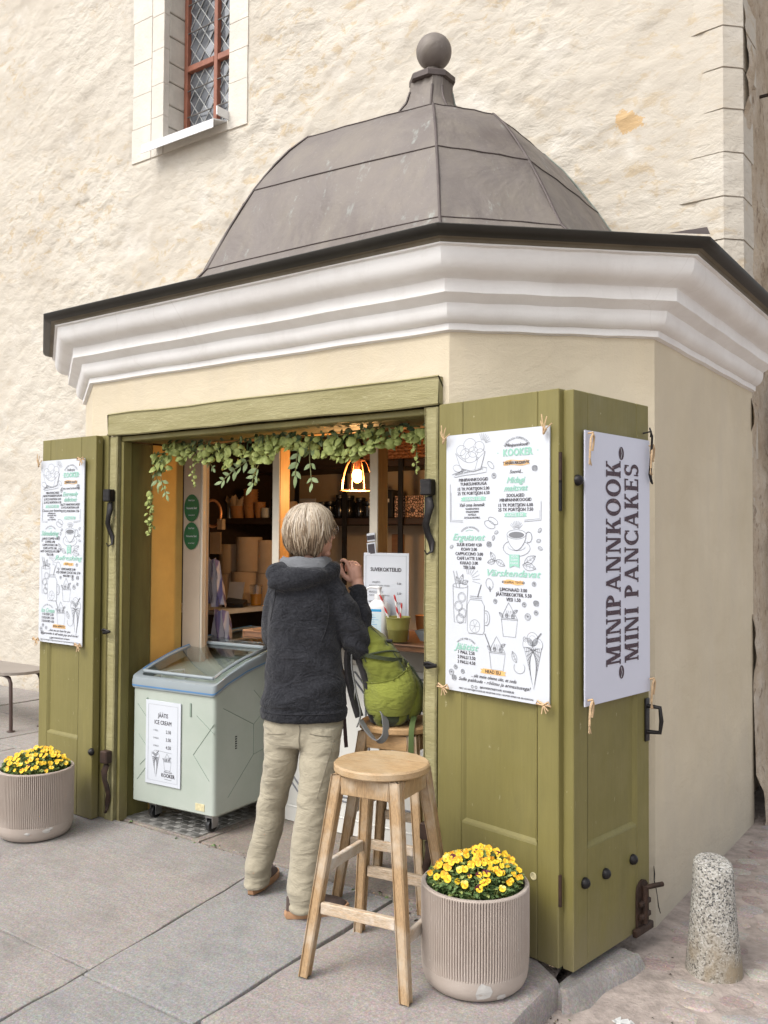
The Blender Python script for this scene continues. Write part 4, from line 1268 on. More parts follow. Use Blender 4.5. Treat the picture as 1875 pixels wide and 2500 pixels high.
        s.ell(x - .45 * w, y - .36 * w, .16 * w, .09 * w, fill='ink_white', z=.0008, rot=-15); s.berry(x - .3 * w, y - .4 * w, .07 * w)
        s.rays(x + .42 * w, y + .25 * w, .1 * w, .28 * w, 10, 110, 8)
    def cup(s, x, y, w):
        s.ell(x, y - .42 * w, .62 * w, .30 * w, .0013); s.ell(x, y - .36 * w, .40 * w, .15 * w, .0008, t0=180, t1=360)
        body = [(x - .44 * w, y + .08 * w)] + [(x + .44 * w * math.cos(t) * (1 - .25 * math.sin(-t) ** 2), y + .08 * w + .58 * w * math.sin(t)) for t in np.linspace(PI, 2 * PI, 12)]
        s.poly(body, 'ink_white', .0003); s.line(body, .0014, 'ink_grey', .0005)
        s.ell(x, y + .08 * w, .44 * w, .17 * w, .0014, fill='ink_white', z=.0006); s.ell(x, y + .06 * w, .35 * w, .11 * w, .001, fill='ink_grey', z=.0008)
        s.ell(x + .55 * w, y - .02 * w, .15 * w, .19 * w, .002, t0=-120, t1=140)
        s.rays(x, y + .2 * w, .12 * w, .38 * w, 40, 140, 9)
    def tall_glass(s, x, y, w, h):
        s.line([(x - w / 2, y + h * .45), (x - w * .40, y - h * .5), (x + w * .36, y - h * .5), (x + w / 2, y + h * .45)], .0014); s.ell(x, y + h * .45, w / 2, w * .12, .0011)
        for dx, dy in ((.1, .15), (-.12, -.08), (.15, -.25), (0, -.4)): s.ell(x + dx * w, y + dy * h, w * .26, w * .24, .001); s.ell(x + dx * w, y + dy * h, w * .2, w * .18, .0006)
        for k in (-.25, -.05): s.line([(x + k * w, y + h * .4), (x + (k - .22) * w, y + h * .82)], .004, 'ink_grey'); s.line([(x + k * w, y + h * .4), (x + (k - .22) * w, y + h * .82)], .0014, 'ink_white', .0004)
        s.leaf(x, y + h * .5, w * .5, 70); s.leaf(x, y + h * .5, w * .45, 130); s.leaf(x + .1 * w, y + h * .5, w * .45, 20); s.rays(x + w * .5, y + h * .6, w * .3, w * .8, -10, 100, 8)
    def jar(s, x, y, w, h):
        out = [(x - w * .34, y + h * .42), (x - w * .5, y + h * .28), (x - w * .5, y - h * .42), (x - w * .42, y - h * .5), (x + w * .42, y - h * .5), (x + w * .5, y - h * .42), (x + w * .5, y + h * .28), (x + w * .34, y + h * .42)]
        s.poly(out, 'ink_white', .0004); s.line(out, .0015, 'ink_grey', .0006, True)
        for k in (.42, .47, .52): s.line([(x - w * .36, y + h * k), (x + w * .36, y + h * k)], .0012, 'ink_grey', .0006)
        s.ell(x + w * .62, y - h * .05, w * .2, h * .2, .0018, t0=-110, t1=110, z=.0006); s.ell(x + w * .6, y - h * .05, w * .1, h * .13, .001, t0=-110, t1=110, z=.0006)
        s.ell(x - .05 * w, y - .3 * h, w * .3, w * .3, .0013, z=.0008); 
        for i in range(6): s.line([(x - .05 * w, y - .3 * h), (x - .05 * w + w * .27 * math.cos(i), y - .3 * h + w * .27 * math.sin(i))], .0007, 'ink_grey', .0008)
        s.leaf(x - .1 * w, y, w * .5, 60); s.leaf(x, y + .05 * h, w * .4, 20); s.line([(x + w * .1, y + h * .5), (x + w * .32, y + h * .85)], .004, 'ink_grey', .0003)
    def ice_cup(s, x, y, w):
        h = w * .75
        body = [(x - w * .45, y), (x - w * .34, y - h), (x + w * .34, y - h), (x + w * .45, y)]
        s.line(body + [body[0]], .0014); s.line([(x - w * .46, y), (x - w * .46, y + .06 * w), (x + w * .46, y + .06 * w), (x + w * .46, y)], .0013)
        s.line([(x - w * .05, y + w * .75), (x - w * .2, y + w * .5), (x - w * .32, y + w * .3), (x - w * .42, y + w * .1)], .0013); s.line([(x - w * .05, y + w * .75), (x + w * .12, y + w * .52), (x + w * .25, y + w * .32), (x + w * .42, y + w * .1)], .0013)
        for i in range(4): s.line([(x - w * .25 + i * .13 * w, y + w * .12), (x - w * .14 + i * .1 * w, y + w * .4)], .0008)
        s.berry(x - w * .15, y + w * .18, w * .09); s.berry(x + w * .2, y + w * .16, w * .1); s.leaf(x + w * .2, y + w * .3, w * .3, 30); s.leaf(x - w * .35, y + w * .1, w * .3, 140)
    def cone(s, x, y, w, h):
        for dx, dy, r in ((-.02, .32, .30), (-.26, .08, .28), (.24, .1, .28)): s.ell(x + dx * w, y + dy * w, r * w, r * w, .0014, fill='ink_white'); s.ell(x + dx * w, y + dy * w, r * w * .6, r * w * .55, .0007, t0=20, t1=160)
        A, B, C = (x - w * .46, y - .05 * w), (x + w * .46, y - .02 * w), (x + w * .05, y - h)
        s.poly([A, C, B], 'ink_white', .0005); s.line([A, C, B, A], .0016, 'ink_grey', .0007)
        for i in range(1, 9):
            t = i / 9
            s.line([(A[0] + (B[0] - A[0]) * t, A[1]), (A[0] + (C[0] - A[0]) * (1 - t) * .98 + 0, A[1] + (C[1] - A[1]) * (1 - t))], .0018, 'ink_grey', .0007)
            s.line([(A[0] + (B[0] - A[0]) * t, A[1]), (B[0] + (C[0] - B[0]) * t, B[1] + (C[1] - B[1]) * t)], .0018, 'ink_grey', .0007)
        s.line([(x + .2 * w, y + .35 * w), (x + .45 * w, y + .62 * w)], .005, 'ink_grey'); s.ell(x - .45 * w, y + .3 * w, .07 * w, .1 * w)
    def out(s, parent):
        return build('print', s.mb, [MAT[k] for k in s.INK], parent)

def board(name, label, cat, M_, W, H, group=None, mat='board', th=.006, warp=.0):
    """a printed sheet; M_ puts its lower-left corner, +x right along it, +y into the shutter"""
    t = thing(name, label, cat, group=group); t.matrix_world = M_
    mb = MB(); n = 12
    f = []
    for j in range(n + 1):
        z = H * j / n
        f.append([(W * i / 4, -th / 2, z) for i in range(5)] + [(W * i / 4, th / 2, z) for i in range(4, -1, -1)])
    mb.loft(f); build('sheet', mb, MAT[mat], t)
    return t
def wallM(p, d): return Matrix.Translation(p) @ Matrix.Rotation(math.atan2(d[1], d[0]), 4, 'Z')

def rope_tie(parent, x, z, style=0, y=-.012):
    mb = MB()
    def strand(pts, r=.0042): mb.tube(pts, r, 6)
    if style == 0:       # a knot with two short frayed ends pointing up
        strand([(x - .010, y - .004, z - .022), (x - .004, y - .012, z), (x + .006, y - .010, z - .008), (x, y - .014, z - .018), (x - .010, y - .004, z - .022)])
        for a, l in ((105, .05), (75, .04), (20, .035), (125, .03)):
            strand([(x, y - .01, z - .008), (x + l * .5 * math.cos(R(a)), y - .016, z - .008 + l * .55 * math.sin(R(a))), (x + l * math.cos(R(a)), y - .012, z + l * math.sin(R(a)))], .0022)
    elif style == 1:     # a looped knot with ends hanging down
        strand([(x - .012, y, z + .004), (x, y - .012, z + .008), (x + .013, y - .010, z - .008), (x + .012, y - .008, z - .035), (x + .008, y - .006, z - .058)], .0040)
        strand([(x + .004, y - .012, z + .006), (x - .012, y - .012, z - .015), (x - .014, y - .010, z - .055), (x - .013, y - .008, z - .085)], .0044)
        for k in range(4): strand([(x - .013, y - .008, z - .083), (x - .022 + .006 * k, y - .01, z - .108 - .004 * (k % 2))], .0018)
    else:                # bow
        strand([(x, y - .01, z), (x - .022, y - .014, z + .012), (x - .03, y - .012, z), (x, y - .012, z - .002), (x + .024, y - .014, z + .012), (x + .032, y - .012, z - .002), (x, y - .01, z)])
        for a in (-60, -100, -35): strand([(x, y - .012, z), (x + .03 * math.cos(R(a)), y - .014, z + .034 * math.sin(R(a)))], .0024)
    build('rope_tie', mb, MAT['rope'], parent, 60)

def menu(P, T):
    """the street cafe menu; T holds the words of one language"""
    W, H = P.W, P.H
    def X(px): return (px - 150) / 695 * W
    def Y(px, py): return H * (1 - (py - (345 - 45 * (px - 150) / 695)) / (1735 + 110 * (px - 150) / 695))
    k = H / 1790
    def tx(s, px, py, size, ink='ink', **kw): P.text(s, X(px), Y(px, py), size * k, ink, **kw)
    P.bowl(X(325), Y(325, 475), 260 * k)
    P.line([(X(195), Y(195, 612)), (X(240), Y(240, 600)), (X(330), Y(330, 572)), (X(395), Y(395, 560)), (X(440), Y(440, 570)), (X(438), Y(438, 600)), (X(355), Y(355, 612)), (X(290), Y(290, 618)), (X(215), Y(215, 632))], .0013, close=True)
    tx(T['ban'], 315, 594, 13, 'ink_grey', rot=.14)
    P.ell(X(468), Y(468, 552), 34 * k, 16 * k, rot=-42); P.berry(X(490), Y(490, 625), 19 * k); P.raspberry(X(755), Y(755, 580), 22 * k)
    tx(T['arc'], 640, 372, 15, 'ink_grey', arc=.075, width=.135)
    tx(T['scr'], 640, 418, 24, shear=.35); tx('KOOKER', 645, 468, 50, 'mint', stretch=.88, bold=.0022)
    P.line([(X(512), Y(512, 474)), (X(520), Y(520, 474))], .003, 'mint'); P.line([(X(770), Y(770, 460)), (X(778), Y(778, 460))], .003, 'mint')
    P.ribbon(X(636), Y(636, 540), 172 * k, 34 * k, 'orange', .0025); P.ribbon(X(636), Y(636, 540), 160 * k, 24 * k, 'ink_white', .0025); tx(T['kind'], 636, 540, 21, bold=.0006, width=.125 * len(T['kind']) / 12)
    tx(T['wish'], 637, 598, 24, shear=.35)
    tx(T['tasty'][0], 635, 655, 42, 'mint', shear=.35, bold=.001); tx(T['tasty'][1], 635, 708, 42, 'mint', shear=.35, bold=.001)
    y = 648
    for i, s in enumerate(T['sweet']): tx(s, 347, (648, 677, 710, 741)[i], 22, bold=.0005)
    P.ribbon(X(347), Y(347, 780), 190 * k, 28 * k, 'mint'); tx(T['add'], 347, 780, 20, 'ink_white', z=.0008, bold=.0006)
    tx(T['fav'], 340, 820, 25, shear=.35)
    for i, s in enumerate(T['tops']): tx(s, 340, 848 + 20 * i, 13, bold=.0004)
    for i, s in enumerate(T['salty']): tx(s, 632, (758, 788, 823, 853)[i], 22, bold=.0005)
    P.ribbon(X(632), Y(632, 889), 150 * k, 28 * k, 'mint'); tx(T['sauce'], 632, 889, 20, 'ink_white', z=.0008, bold=.0006)
    for (xa, ya), (xb, yb), (xc, yc) in (((180, 680), (182, 935), (275, 938)), ((795, 800), (795, 925), (690, 935))):
        P.line([(X(xa), Y(xa, ya)), (X(xb), Y(xb, yb)), (X(xc), Y(xc, yc))], .0013); s = 8 if xa < 400 else -8
        P.line([(X(xa + s), Y(xa, ya + 60)), (X(xb + s), Y(xb, yb - 10)), (X(xc), Y(xc, yc - 10))], .0008)
    P.ell(X(462), Y(462, 955), 48 * k, 24 * k, rot=-20); P.ell(X(485), Y(485, 930), 44 * k, 20 * k, rot=-25)
    P.cup(X(640), Y(640, 1035), 180 * k)
    for (bx, by, br) in ((507, 1008, 20), (488, 1045, 70), (192, 1108, 30), (787, 993, 50), (780, 1062, 15), (790, 1112, -20)): P.bean(X(bx), Y(bx, by), 17 * k, br)
    P.raspberry(X(458), Y(458, 1088), 22 * k)
    tx(T['arc2'], 325, 972, 13, 'ink_grey', arc=.07, width=.10); P.line([(X(295), Y(295, 1000)), (X(318), Y(318, 990)), (X(345), Y(345, 996))], .0014, 'mint')
    tx(T['warm'], 315, 1040, 48, 'mint', shear=.35, bold=.0012, width=.165)
    for i, s in enumerate(T['coffee']): tx(s, 318, 1092 + 31 * i, 22, bold=.0006)
    P.leaf(X(500), Y(500, 1200), 75 * k, 125); P.leaf(X(505), Y(505, 1195), 85 * k, -25); P.leaf(X(500), Y(500, 1200), 70 * k, 190); P.leaf(X(690), Y(690, 1215), 105 * k, 30); P.leaf(X(680), Y(680, 1222), 110 * k, -12)
    xa, xb = X(595), X(660); P.poly([(xa, Y(595, 1155)), (xa, Y(595, 1243)), ((xa + xb) / 2, Y(627, 1228)), (xb, Y(660, 1243)), (xb, Y(660, 1155))], 'mint', .0009)
    for i, s in enumerate(T['go']): tx(s, 627, 1168 + 22 * i, 15, 'ink_white', z=.0012, bold=.0005)
    tx(T['fresh'], 620, 1280, 46, 'mint', shear=.35, bold=.0012, width=.25)
    P.ribbon(X(620), Y(620, 1340), 130 * k, 28 * k, 'orange', .002); tx(T['made'], 620, 1340, 15, bold=.0004)
    for i, s in enumerate(T['cold']): tx(s, 620, 1390 + 33 * i, 23, bold=.0006)
    P.tall_glass(X(257), Y(257, 1490), 140 * k, 270 * k); P.jar(X(368), Y(368, 1570), 150 * k, 250 * k)
    P.ell(X(462), Y(462, 1355), 30 * k, 38 * k, rot=25); P.leaf(X(462), Y(462, 1372), 36 * k, -80)
    for bx, by in ((752, 1348), (501, 1470), (690, 1486), (765, 1537), (225, 1925), (277, 1953)): P.berry(X(bx), Y(bx, by), 16 * k)
    P.raspberry(X(765), Y(765, 1475), 22 * k); P.berry(X(713), Y(713, 1566), 23 * k); P.berry(X(195), Y(195, 1962), 22 * k); P.raspberry(X(215), Y(215, 1998), 22 * k)
    P.ice_cup(X(595), Y(595, 1590), 150 * k); P.ice_cup(X(515), Y(515, 1818), 150 * k); P.line([(X(430), Y(430, 1690)), (X(470), Y(470, 1790))], .004, 'ink_grey')
    P.cone(X(745), Y(745, 1762), 150 * k, 270 * k)
    P.leaf(X(640), Y(640, 1872), 80 * k, 115); P.ell(X(660), Y(660, 1905), 45 * k, 38 * k, t0=150, t1=400)
    tx(T['arc3'], 300, 1730, 13, 'ink_grey', arc=.07, width=.10); tx(T['ice'], 300, 1785, 46, 'mint', shear=.35, bold=.0012, width=.125)
    for i, s in enumerate(T['scoop']): tx(s, 302, 1824 + 33 * i, 23, bold=.0006)
    P.ribbon(X(487), Y(487, 1945), 175 * k, 34 * k, 'orange'); tx(T['bon'], 487, 1945, 23, z=.0008, bold=.0007)
    tx(T['bye'][0], 490, 1986, 24, shear=.35); tx(T['bye'][1], 490, 2020, 24, shear=.35, width=.35)
    for i in (0, 1): P.ell(X(345 + 26 * i), Y(345, 2052), 9 * k, 9 * k, .002)
    tx('@KOOKERSTREETCAFE  KOOKER.EE', 512, 2062, 13, bold=.0004); tx('MEST GÜ INFO@KOOKER.EE REGISTRIKOOD 14527505 KMKR NR EE102957306', 500, 2088, 11, bold=.0003, width=.36)

EE = dict(arc='RÕÕMUGA KÜPSETATUD', scr='Minipannkook', kind='TÄNAVAKOHVIK', wish='Soovid...', tasty=('Midagi', 'maitsvat'), ban='PAREMAD PANNKOOGID EESTIS',
          sweet=('MINIPANNKOOGID', 'TUHKSUHKRUGA', '15 TK PORTSJON 5.00', '25 TK PORTSJON 6.50'), add='LISAND 1.00', fav='Vali oma lemmik', tops=('VAARIKAMOOS', 'KONDENSPIIM', 'NUTELLA', 'SOOLAKARAMELL'),
          salty=('SOOLASED', 'MINIPANNKOOGID', '15 TK PORTSJON 6.00', '25 TK PORTSJON 7.50'), sauce='KASTE 1.00', arc2='HOOLEGA VALMISTATUD', warm='Ergutavat',
          coffee=('SUUR KOHV 4.50', 'KOHV 3.00', 'CAPPUCCINO 3.00', 'CAFE LATTE 3.00', 'KAKAO 3.00', 'TEE 3.00'), go=('VÕTA', 'KOHV', 'KAASA'), fresh='Värskendavat', made='KOHAPEAL TEHTUD',
          cold=('LIMONAAD 3.00', 'JÄÄTISEKOKTEIL 5.50', 'VESI 1.50'), arc3='MAITSE MEIE TÜKKE', ice='Jäätist', scoop=('1 PALL 2.50', '2 PALLI 3.50', '3 PALLI 4.50'), bon='HEAD ISU',
          bye=('...siis meie oleme siin, et seda', 'Sulle pakkuda - rõõmu ja armastusega!'))
EN = dict(arc='BAKED WITH JOY', scr='Poffertjes', kind='STREET CAFE', wish='If you need something..', tasty=('Extremely', 'delicious'), ban='BEST PANCAKES IN ESTONIA',
          sweet=('MINI PANCAKES', 'WITH POWDER SUGAR', '15 PCS PORTION 5.00', '25 PCS PORTION 6.50'), add='TOPPING 1.00', fav='Choose your favourite', tops=('RASPBERRY JAM', 'CONDENSED MILK', 'NUTELLA', 'SALTY CARAMEL'),
          salty=('SALTY MINI PANCAKES', '15 PCS PORTION 6.00', '25 PCS PORTION 7.50'), sauce='SAUCE 1.00', arc2='MADE WITH CARE', warm='Stimulating',
          coffee=('LARGE COFFEE 4.50', 'COFFEE 3.00', 'CAPPUCCINO 3.00', 'CAFE LATTE 3.00', 'HOT CHOCOLATE 3.00', 'TEA 3.00'), go=('COFFEE', 'TO', 'GO'), fresh='Refreshing', made='MADE BY US',
          cold=('LEMONADE 3.00', 'ICE-CREAM COCKTAIL 5.50', 'WATER 1.50'), arc3='TASTE OUR', ice='Ice Cream', scoop=('1 SCOOP 2.50', '2 SCOOPS 3.50', '3 SCOOPS 4.50'), bon='BON APPETIT',
          bye=('...then we are here for you', 'to provide it all with joy and love!'))
d1 = Vector((.576, -.113)).normalized(); n1 = Vector((d1.y, -d1.x))
p1 = Vector((-.03, -.03)) + d1 * .052 + n1 * .007
b1 = board('menu_board', 'white menu board in Estonian tied to the right shutter', 'menu board', wallM((p1.x, p1.y, .945), d1), .502, 1.008, 'cafe menu boards')
P1 = Print(.502, 1.008); menu(P1, EE); o = P1.out(b1); o.location = (0, -.0035, 0)
for x, z, s in ((.004, 1.0, 0), (.495, 1.0, 0), (.004, .01, 2), (.490, .008, 2)): rope_tie(b1, x, z, s)
b2 = board('menu_board', 'white menu board in English tied to the left shutter', 'menu board', wallM((-2.655, -.086, .945), (.496, -.008)), .405, 1.020, 'cafe menu boards')
P2 = Print(.405, 1.020); menu(P2, EN); o = P2.out(b2); o.location = (0, -.0035, 0)
for x, z, s in ((.006, 1.01, 0), (.398, 1.01, 2), (.006, .01, 2), (.396, .006, 2)): rope_tie(b2, x, z, s)

# the tall sign with serif capitals reading upwards; glyphs drawn as stems, bars, serifs and bowls on a unit cap height
def glyph(ch):
    """list of polygons, width"""
    T, t, s = .235, .11, .085      # thick, thin, serif height
    def rc(x0, y0, x1, y1): return [(x0, y0), (x1, y0), (x1, y1), (x0, y1)]
    def stem(x, w=T): return [rc(x, 0, x + w, 1), rc(x - .07, 0, x + w + .07, s), rc(x - .07, 1 - s, x + w + .07, 1)]
    def diag(x0, y0, x1, y1, w): return [(x0, y0), (x0 + w, y0), (x1 + w, y1), (x1, y1)]
    def arc(cx, cy, ax, ay, a0, a1, wx, wy, n=14):
        out = []
        for i in range(n):
            p, q = R(a0 + (a1 - a0) * i / n), R(a0 + (a1 - a0) * (i + 1) / n)
            out.append([(cx + ax * math.cos(p), cy + ay * math.sin(p)), (cx + ax * math.cos(q), cy + ay * math.sin(q)),
                        (cx + (ax - wx) * math.cos(q), cy + (ay - wy) * math.sin(q)), (cx + (ax - wx) * math.cos(p), cy + (ay - wy) * math.sin(p))])
        return out
    if ch == 'I': return stem(.07), .34
    if ch == 'M': return [rc(.10, 0, .10 + t, 1), rc(.02, 0, .28, s), rc(.0, 1 - s, .2, 1), diag(.42, 0.02, .12, 1, T * .95), diag(.44, .02, .76, 1, t), rc(.76, 0, .76 + T, 1), rc(.66, 0, 1.06, s), rc(.80, 1 - s, 1.06, 1)], 1.08
    if ch == 'N': return [rc(.10, 0, .10 + t, 1), rc(.0, 0, .29, s), rc(.0, 1 - s, .24, 1), diag(.60, 0, .10, 1, T), rc(.72, 0, .72 + t, 1), rc(.62, 1 - s, .91, 1)], .92
    if ch == 'P': return stem(.07) + arc(.27, .72, .42, .28, -90, 90, T, t), .74
    if ch == 'A': return [diag(.08, 0, .40, 1, t), diag(.66, 0, .36, 1, T), rc(.22, .27, .74, .27 + t), rc(.0, 0, .26, s), rc(.58, 0, .96, s)], .96
    if ch == 'K': return stem(.07) + [diag(.26, .42, .62, 1, t * 1.1), diag(.62, 0, .36, .58, T), rc(.52, 1 - s, .84, 1), rc(.56, 0, .92, s)], .90
    if ch == 'O': return arc(.47, .5, .47, .52, 0, 360, T, t, 30), .94
    if ch == 'C': return arc(.47, .5, .47, .52, 42, 318, T, t, 26) + [rc(.74, .66, .82, .98), rc(.74, .04, .82, .30)], .86
    if ch == 'E': return stem(.07) + [rc(.27, 0, .70, s * 1.1), rc(.27, 1 - s * 1.1, .68, 1), rc(.27, .47, .56, .47 + t), rc(.62, 0, .70, .28), rc(.60, .74, .68, 1), rc(.50, .38, .56, .62)], .76
    if ch == 'S': return arc(.33, .74, .33, .28, 30, 270, T * .85, t, 18) + arc(.33, .27, .34, .29, 90, -150, T * .9, t, 18) + [rc(.52, .70, .59, 1), rc(.02, 0, .09, .32)], .68
    return [], .40
W3, H3 = .485, .992
p2 = on2(.050, .925, .014)
b3 = board('pancake_sign', 'tall pale sign with upright brown letters tied to the outer right shutter', 'sign', wallM(p2, D2), W3, H3, mat='board_lilac')
P3 = Print(W3, H3)
def upright(word, xbase, cap, z0, z1):
    adv = []; x = 0
    for ch in word:
        p, w = glyph(ch); adv.append((x, p)); x += w + .10
    tot = x - .10; k = (z1 - z0) / tot
    for ox, polys in adv:
        for po in polys:
            q = [(xbase - v * cap, z0 + (ox + u) * k) for u, v in po]
            P3.add(q, [tuple(range(len(q)))], 'letter', .0003 + random.random() * .0002)
cap = .108
upright('MINIPANNKOOK', .252, cap, .128, .894)
upright('MINI PANCAKES', .390, cap, .130, .890)
for z in (.925, .098):
    x = .258
    P3.ell(x, z, .018, .024, .002, 'letter', fill='letter'); P3.line([(x - .004, z + .02), (x + .004, z), (x - .004, z - .02)], .0025, 'ink_white', .0008)
o = P3.out(b3); o.location = (0, -.0035, 0)
rope_tie(b3, .015, .975, 1); rope_tie(b3, .475, .965, 1); rope_tie(b3, .012, .02, 1); rope_tie(b3, .477, .045, 1)
# ------------------------------------------------------------------ stools
def make_stool(label, loc, rz, dark=False):
    t = thing('bar_stool', label, 'stool', loc, rz, 'oak bar stools by the counter')
    Ht, Rs, th = .722, .173, .030
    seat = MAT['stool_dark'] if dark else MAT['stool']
    # two boards glued edge to edge
    cut = .058
    for lo, hi in ((-Rs, cut - .0012), (cut + .0012, Rs)):
        pts = []
        n = 40
        for i in range(n):
            a = 2 * PI * i / n; x, y = Rs * math.cos(a), Rs * math.sin(a)
            y = max(lo, min(hi, y)); pts.append((x, y))
        poly = [p for i, p in enumerate(pts) if p != pts[i - 1]]
        # recompute x on the cut line so the boards butt cleanly
        poly = [(x if abs(y - cut) > .002 else math.copysign(min(abs(x), math.sqrt(max(0, Rs ** 2 - y * y))), x), y) for x, y in poly]
        cx = 0; cy = sum(p[1] for p in poly) / len(poly)
        mb = MB()
        def rg(ins, z): return [(x * (1 - ins), (y if abs(y - cut) < .002 else y * (1 - ins)), z) for x, y in poly]
        mb.loft([rg(.035, Ht - th), rg(.0, Ht - th + .006), rg(0, Ht - .006), rg(.03, Ht)])
        build('seat_board', mb, seat if lo < 0 or dark else MAT['seat_pale'], t, 40)
    top, bot = .112, .196
    legs = []
    for sx in (-1, 1):
        for sy in (-1, 1):
            mb = MB(); rings = []
            for k in range(9):
                z = (Ht - th - .001) * (1 - k / 8); r = top + (bot - top) * (k / 8)
                w = .0225 - .004 * (k / 8); b = .005
                cx, cy = sx * r, sy * r
                rings.append([(cx + a * (w - (b if i else 0)) , cy + c * (w - (0 if i else b)), z) for (a, c) in ((1, 1), (-1, 1), (-1, -1), (1, -1)) for i in ((1, 0) if a * c > 0 else (0, 1))])
            mb.loft(rings[::-1]); build('leg', mb, MAT['leg'], t, 30)
    def rad(z): return bot + (top - bot) * z / Ht
    for ax, s in ((0, 1), (0, -1), (1, 1), (1, -1)):
        z = .655; r = rad(z); L = 2 * r - .052
        mb = MB(); d = (L, .020, .062) if ax == 0 else (.020, L, .062); c = (0, s * (r + .004), z) if ax == 0 else (s * (r + .004), 0, z)
        mb.box(c, d, bev=.002); build('apron', mb, MAT['leg'] if not dark else MAT['stool_dark'], t)
    for ax, s, z in ((0, -1, .235), (0, 1, .255), (1, 1, .185), (1, -1, .36)):
        r = rad(z); L = 2 * r - .046
        mb = MB(); d = (L, .021, .040) if ax == 0 else (.021, L, .040); c = (0, s * r, z) if ax == 0 else (s * r, 0, z)
        mb.box(c, d, bev=.003); build('stretcher', mb, MAT['rail'], t)
    return t
make_stool('oak bar stool in front, empty seat, beside the flower planter', (.008, -.468, gz(0, -.47)), R(8))
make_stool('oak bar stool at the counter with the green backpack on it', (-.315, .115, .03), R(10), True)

# ------------------------------------------------------------------ planters with pansies
def make_planter(label, loc, rz, chips, group='fluted concrete planters'):
    t = thing('planter', label, 'planter', loc, rz, group)
    H, r0, r1 = .338, .172, .187
    N = 122; n = N * 4
    def prof(z, flute):
        r = r0 + (r1 - r0) * min(1, max(0, z) / .1) if z < .1 else r1
        return r
    rings = []
    def ring(r, z, amp):
        return [Vector(((r - amp * (0, .12, 1, .12)[j % 4]) * math.cos(2 * PI * j / n), (r - amp * (0, .12, 1, .12)[j % 4]) * math.sin(2 * PI * j / n), z)) for j in range(n)]
    mb = MB()
    rows = [(.135, 0, 0), (.158, .003, 0), (.172, .016, 0), (.180, .034, 0), (.1835, .055, 0), (.1845, .072, 0), (.1855, .076, .008), (.187, .12, .0085), (.187, .30, .0085), (.187, .326, .0085), (.1868, .330, .004), (.1865, .334, 0), (.184, .338, 0), (.172, .338, 0), (.168, .332, 0), (.165, .26, 0)]
    mb.loft([ring(r, z, a) for r, z, a in rows], 0, False)
    build('pot', mb, MAT['planter'], t, 35)
    for (ang, z, w, h) in chips:
        mb = MB(); pts = []
        m = 11
        for k in range(m):
            a = 2 * PI * k / m; q = random.uniform(.7, 1.15)
            th = R(ang) + w * q * math.cos(a) / .18; zz = z + h * q * math.sin(a)
            rr = np.interp(zz, [0, .016, .034, .055, .072, .12], [.160, .173, .181, .1845, .1855, .188]) + .0006
            pts.append((rr * math.cos(th), rr * math.sin(th), max(.004, zz)))
        c = tuple(sum(p[i] for p in pts) / m for i in range(3)); cc = Vector((c[0], c[1], 0)).normalized() * .003
        mb.add(pts + [(c[0] + cc.x, c[1] + cc.y, c[2])], [(k, (k + 1) % m, m) for k in range(m)])
        build('plaster_chip', mb, MAT['chip'], t)
    mb = MB(); mb.lathe([(.001, .300), (.166, .296)], 24, cap=False); build('soil', mb, MAT['soil'], t)
    return t
def flower_mesh(kind):
    """a pansy: two back petals, two side petals, a broad lip and a dark eye"""
    cols = {'y': ('petal', 'petal', 'petal_deep'), 'd': ('petal_deep', 'petal', 'petal_deep'), 'w': ('petal_wine', 'petal', 'petal_wine'), 'p': ('petal_pale', 'petal', 'petal_deep')}[kind]
    mb = MB()
    def petal(cx, cy, w, h, rot, z, mi, n=7):
        c, s = math.cos(R(rot)), math.sin(R(rot)); pts = [(0, 0, z + .0005)]
        for k in range(n + 1):
            a = -PI * .62 + PI * 1.24 * k / n
            u, v = w * math.sin(a), h * (.52 + .48 * math.cos(a))
            pts.append((u * c - v * s + cx, u * s + v * c + cy, z + .004 * math.cos(a) + jit(.0012)))
        mb.add(pts, [(0, k, k + 1) for k in range(1, n + 1)], mi)
    petal(-.003, .001, .0095, .016, 28, -.003, 0); petal(.003, .001, .0095, .016, -28, -.003, 0)
    petal(-.001, 0, .0095, .0145, 98, .0, 1); petal(.001, 0, .0095, .0145, -98, .0, 1)
    petal(0, 0, .012, .0155, 180, .002, 1)
    mb.add([(-.0045, -.005, .0068), (.0045, -.005, .0068), (.002, .002, .0066), (-.002, .002, .0066)], [(0, 1, 2, 3)], 2)
    mb.add([(-.0012, -.001, .0075), (.0012, -.001, .0075), (0, .002, .0075)], [(0, 1, 2)], 3)
    return mesh_from('pansy_flower', mb, [MAT[cols[0]], MAT[cols[1]], MAT[cols[2]] if kind != 'y' else MAT['petal_deep'], MAT['petal_wine']])
FL = {k: [flower_mesh(k) for _ in range(3)] for k in 'ydwp'}
LEAFM = None
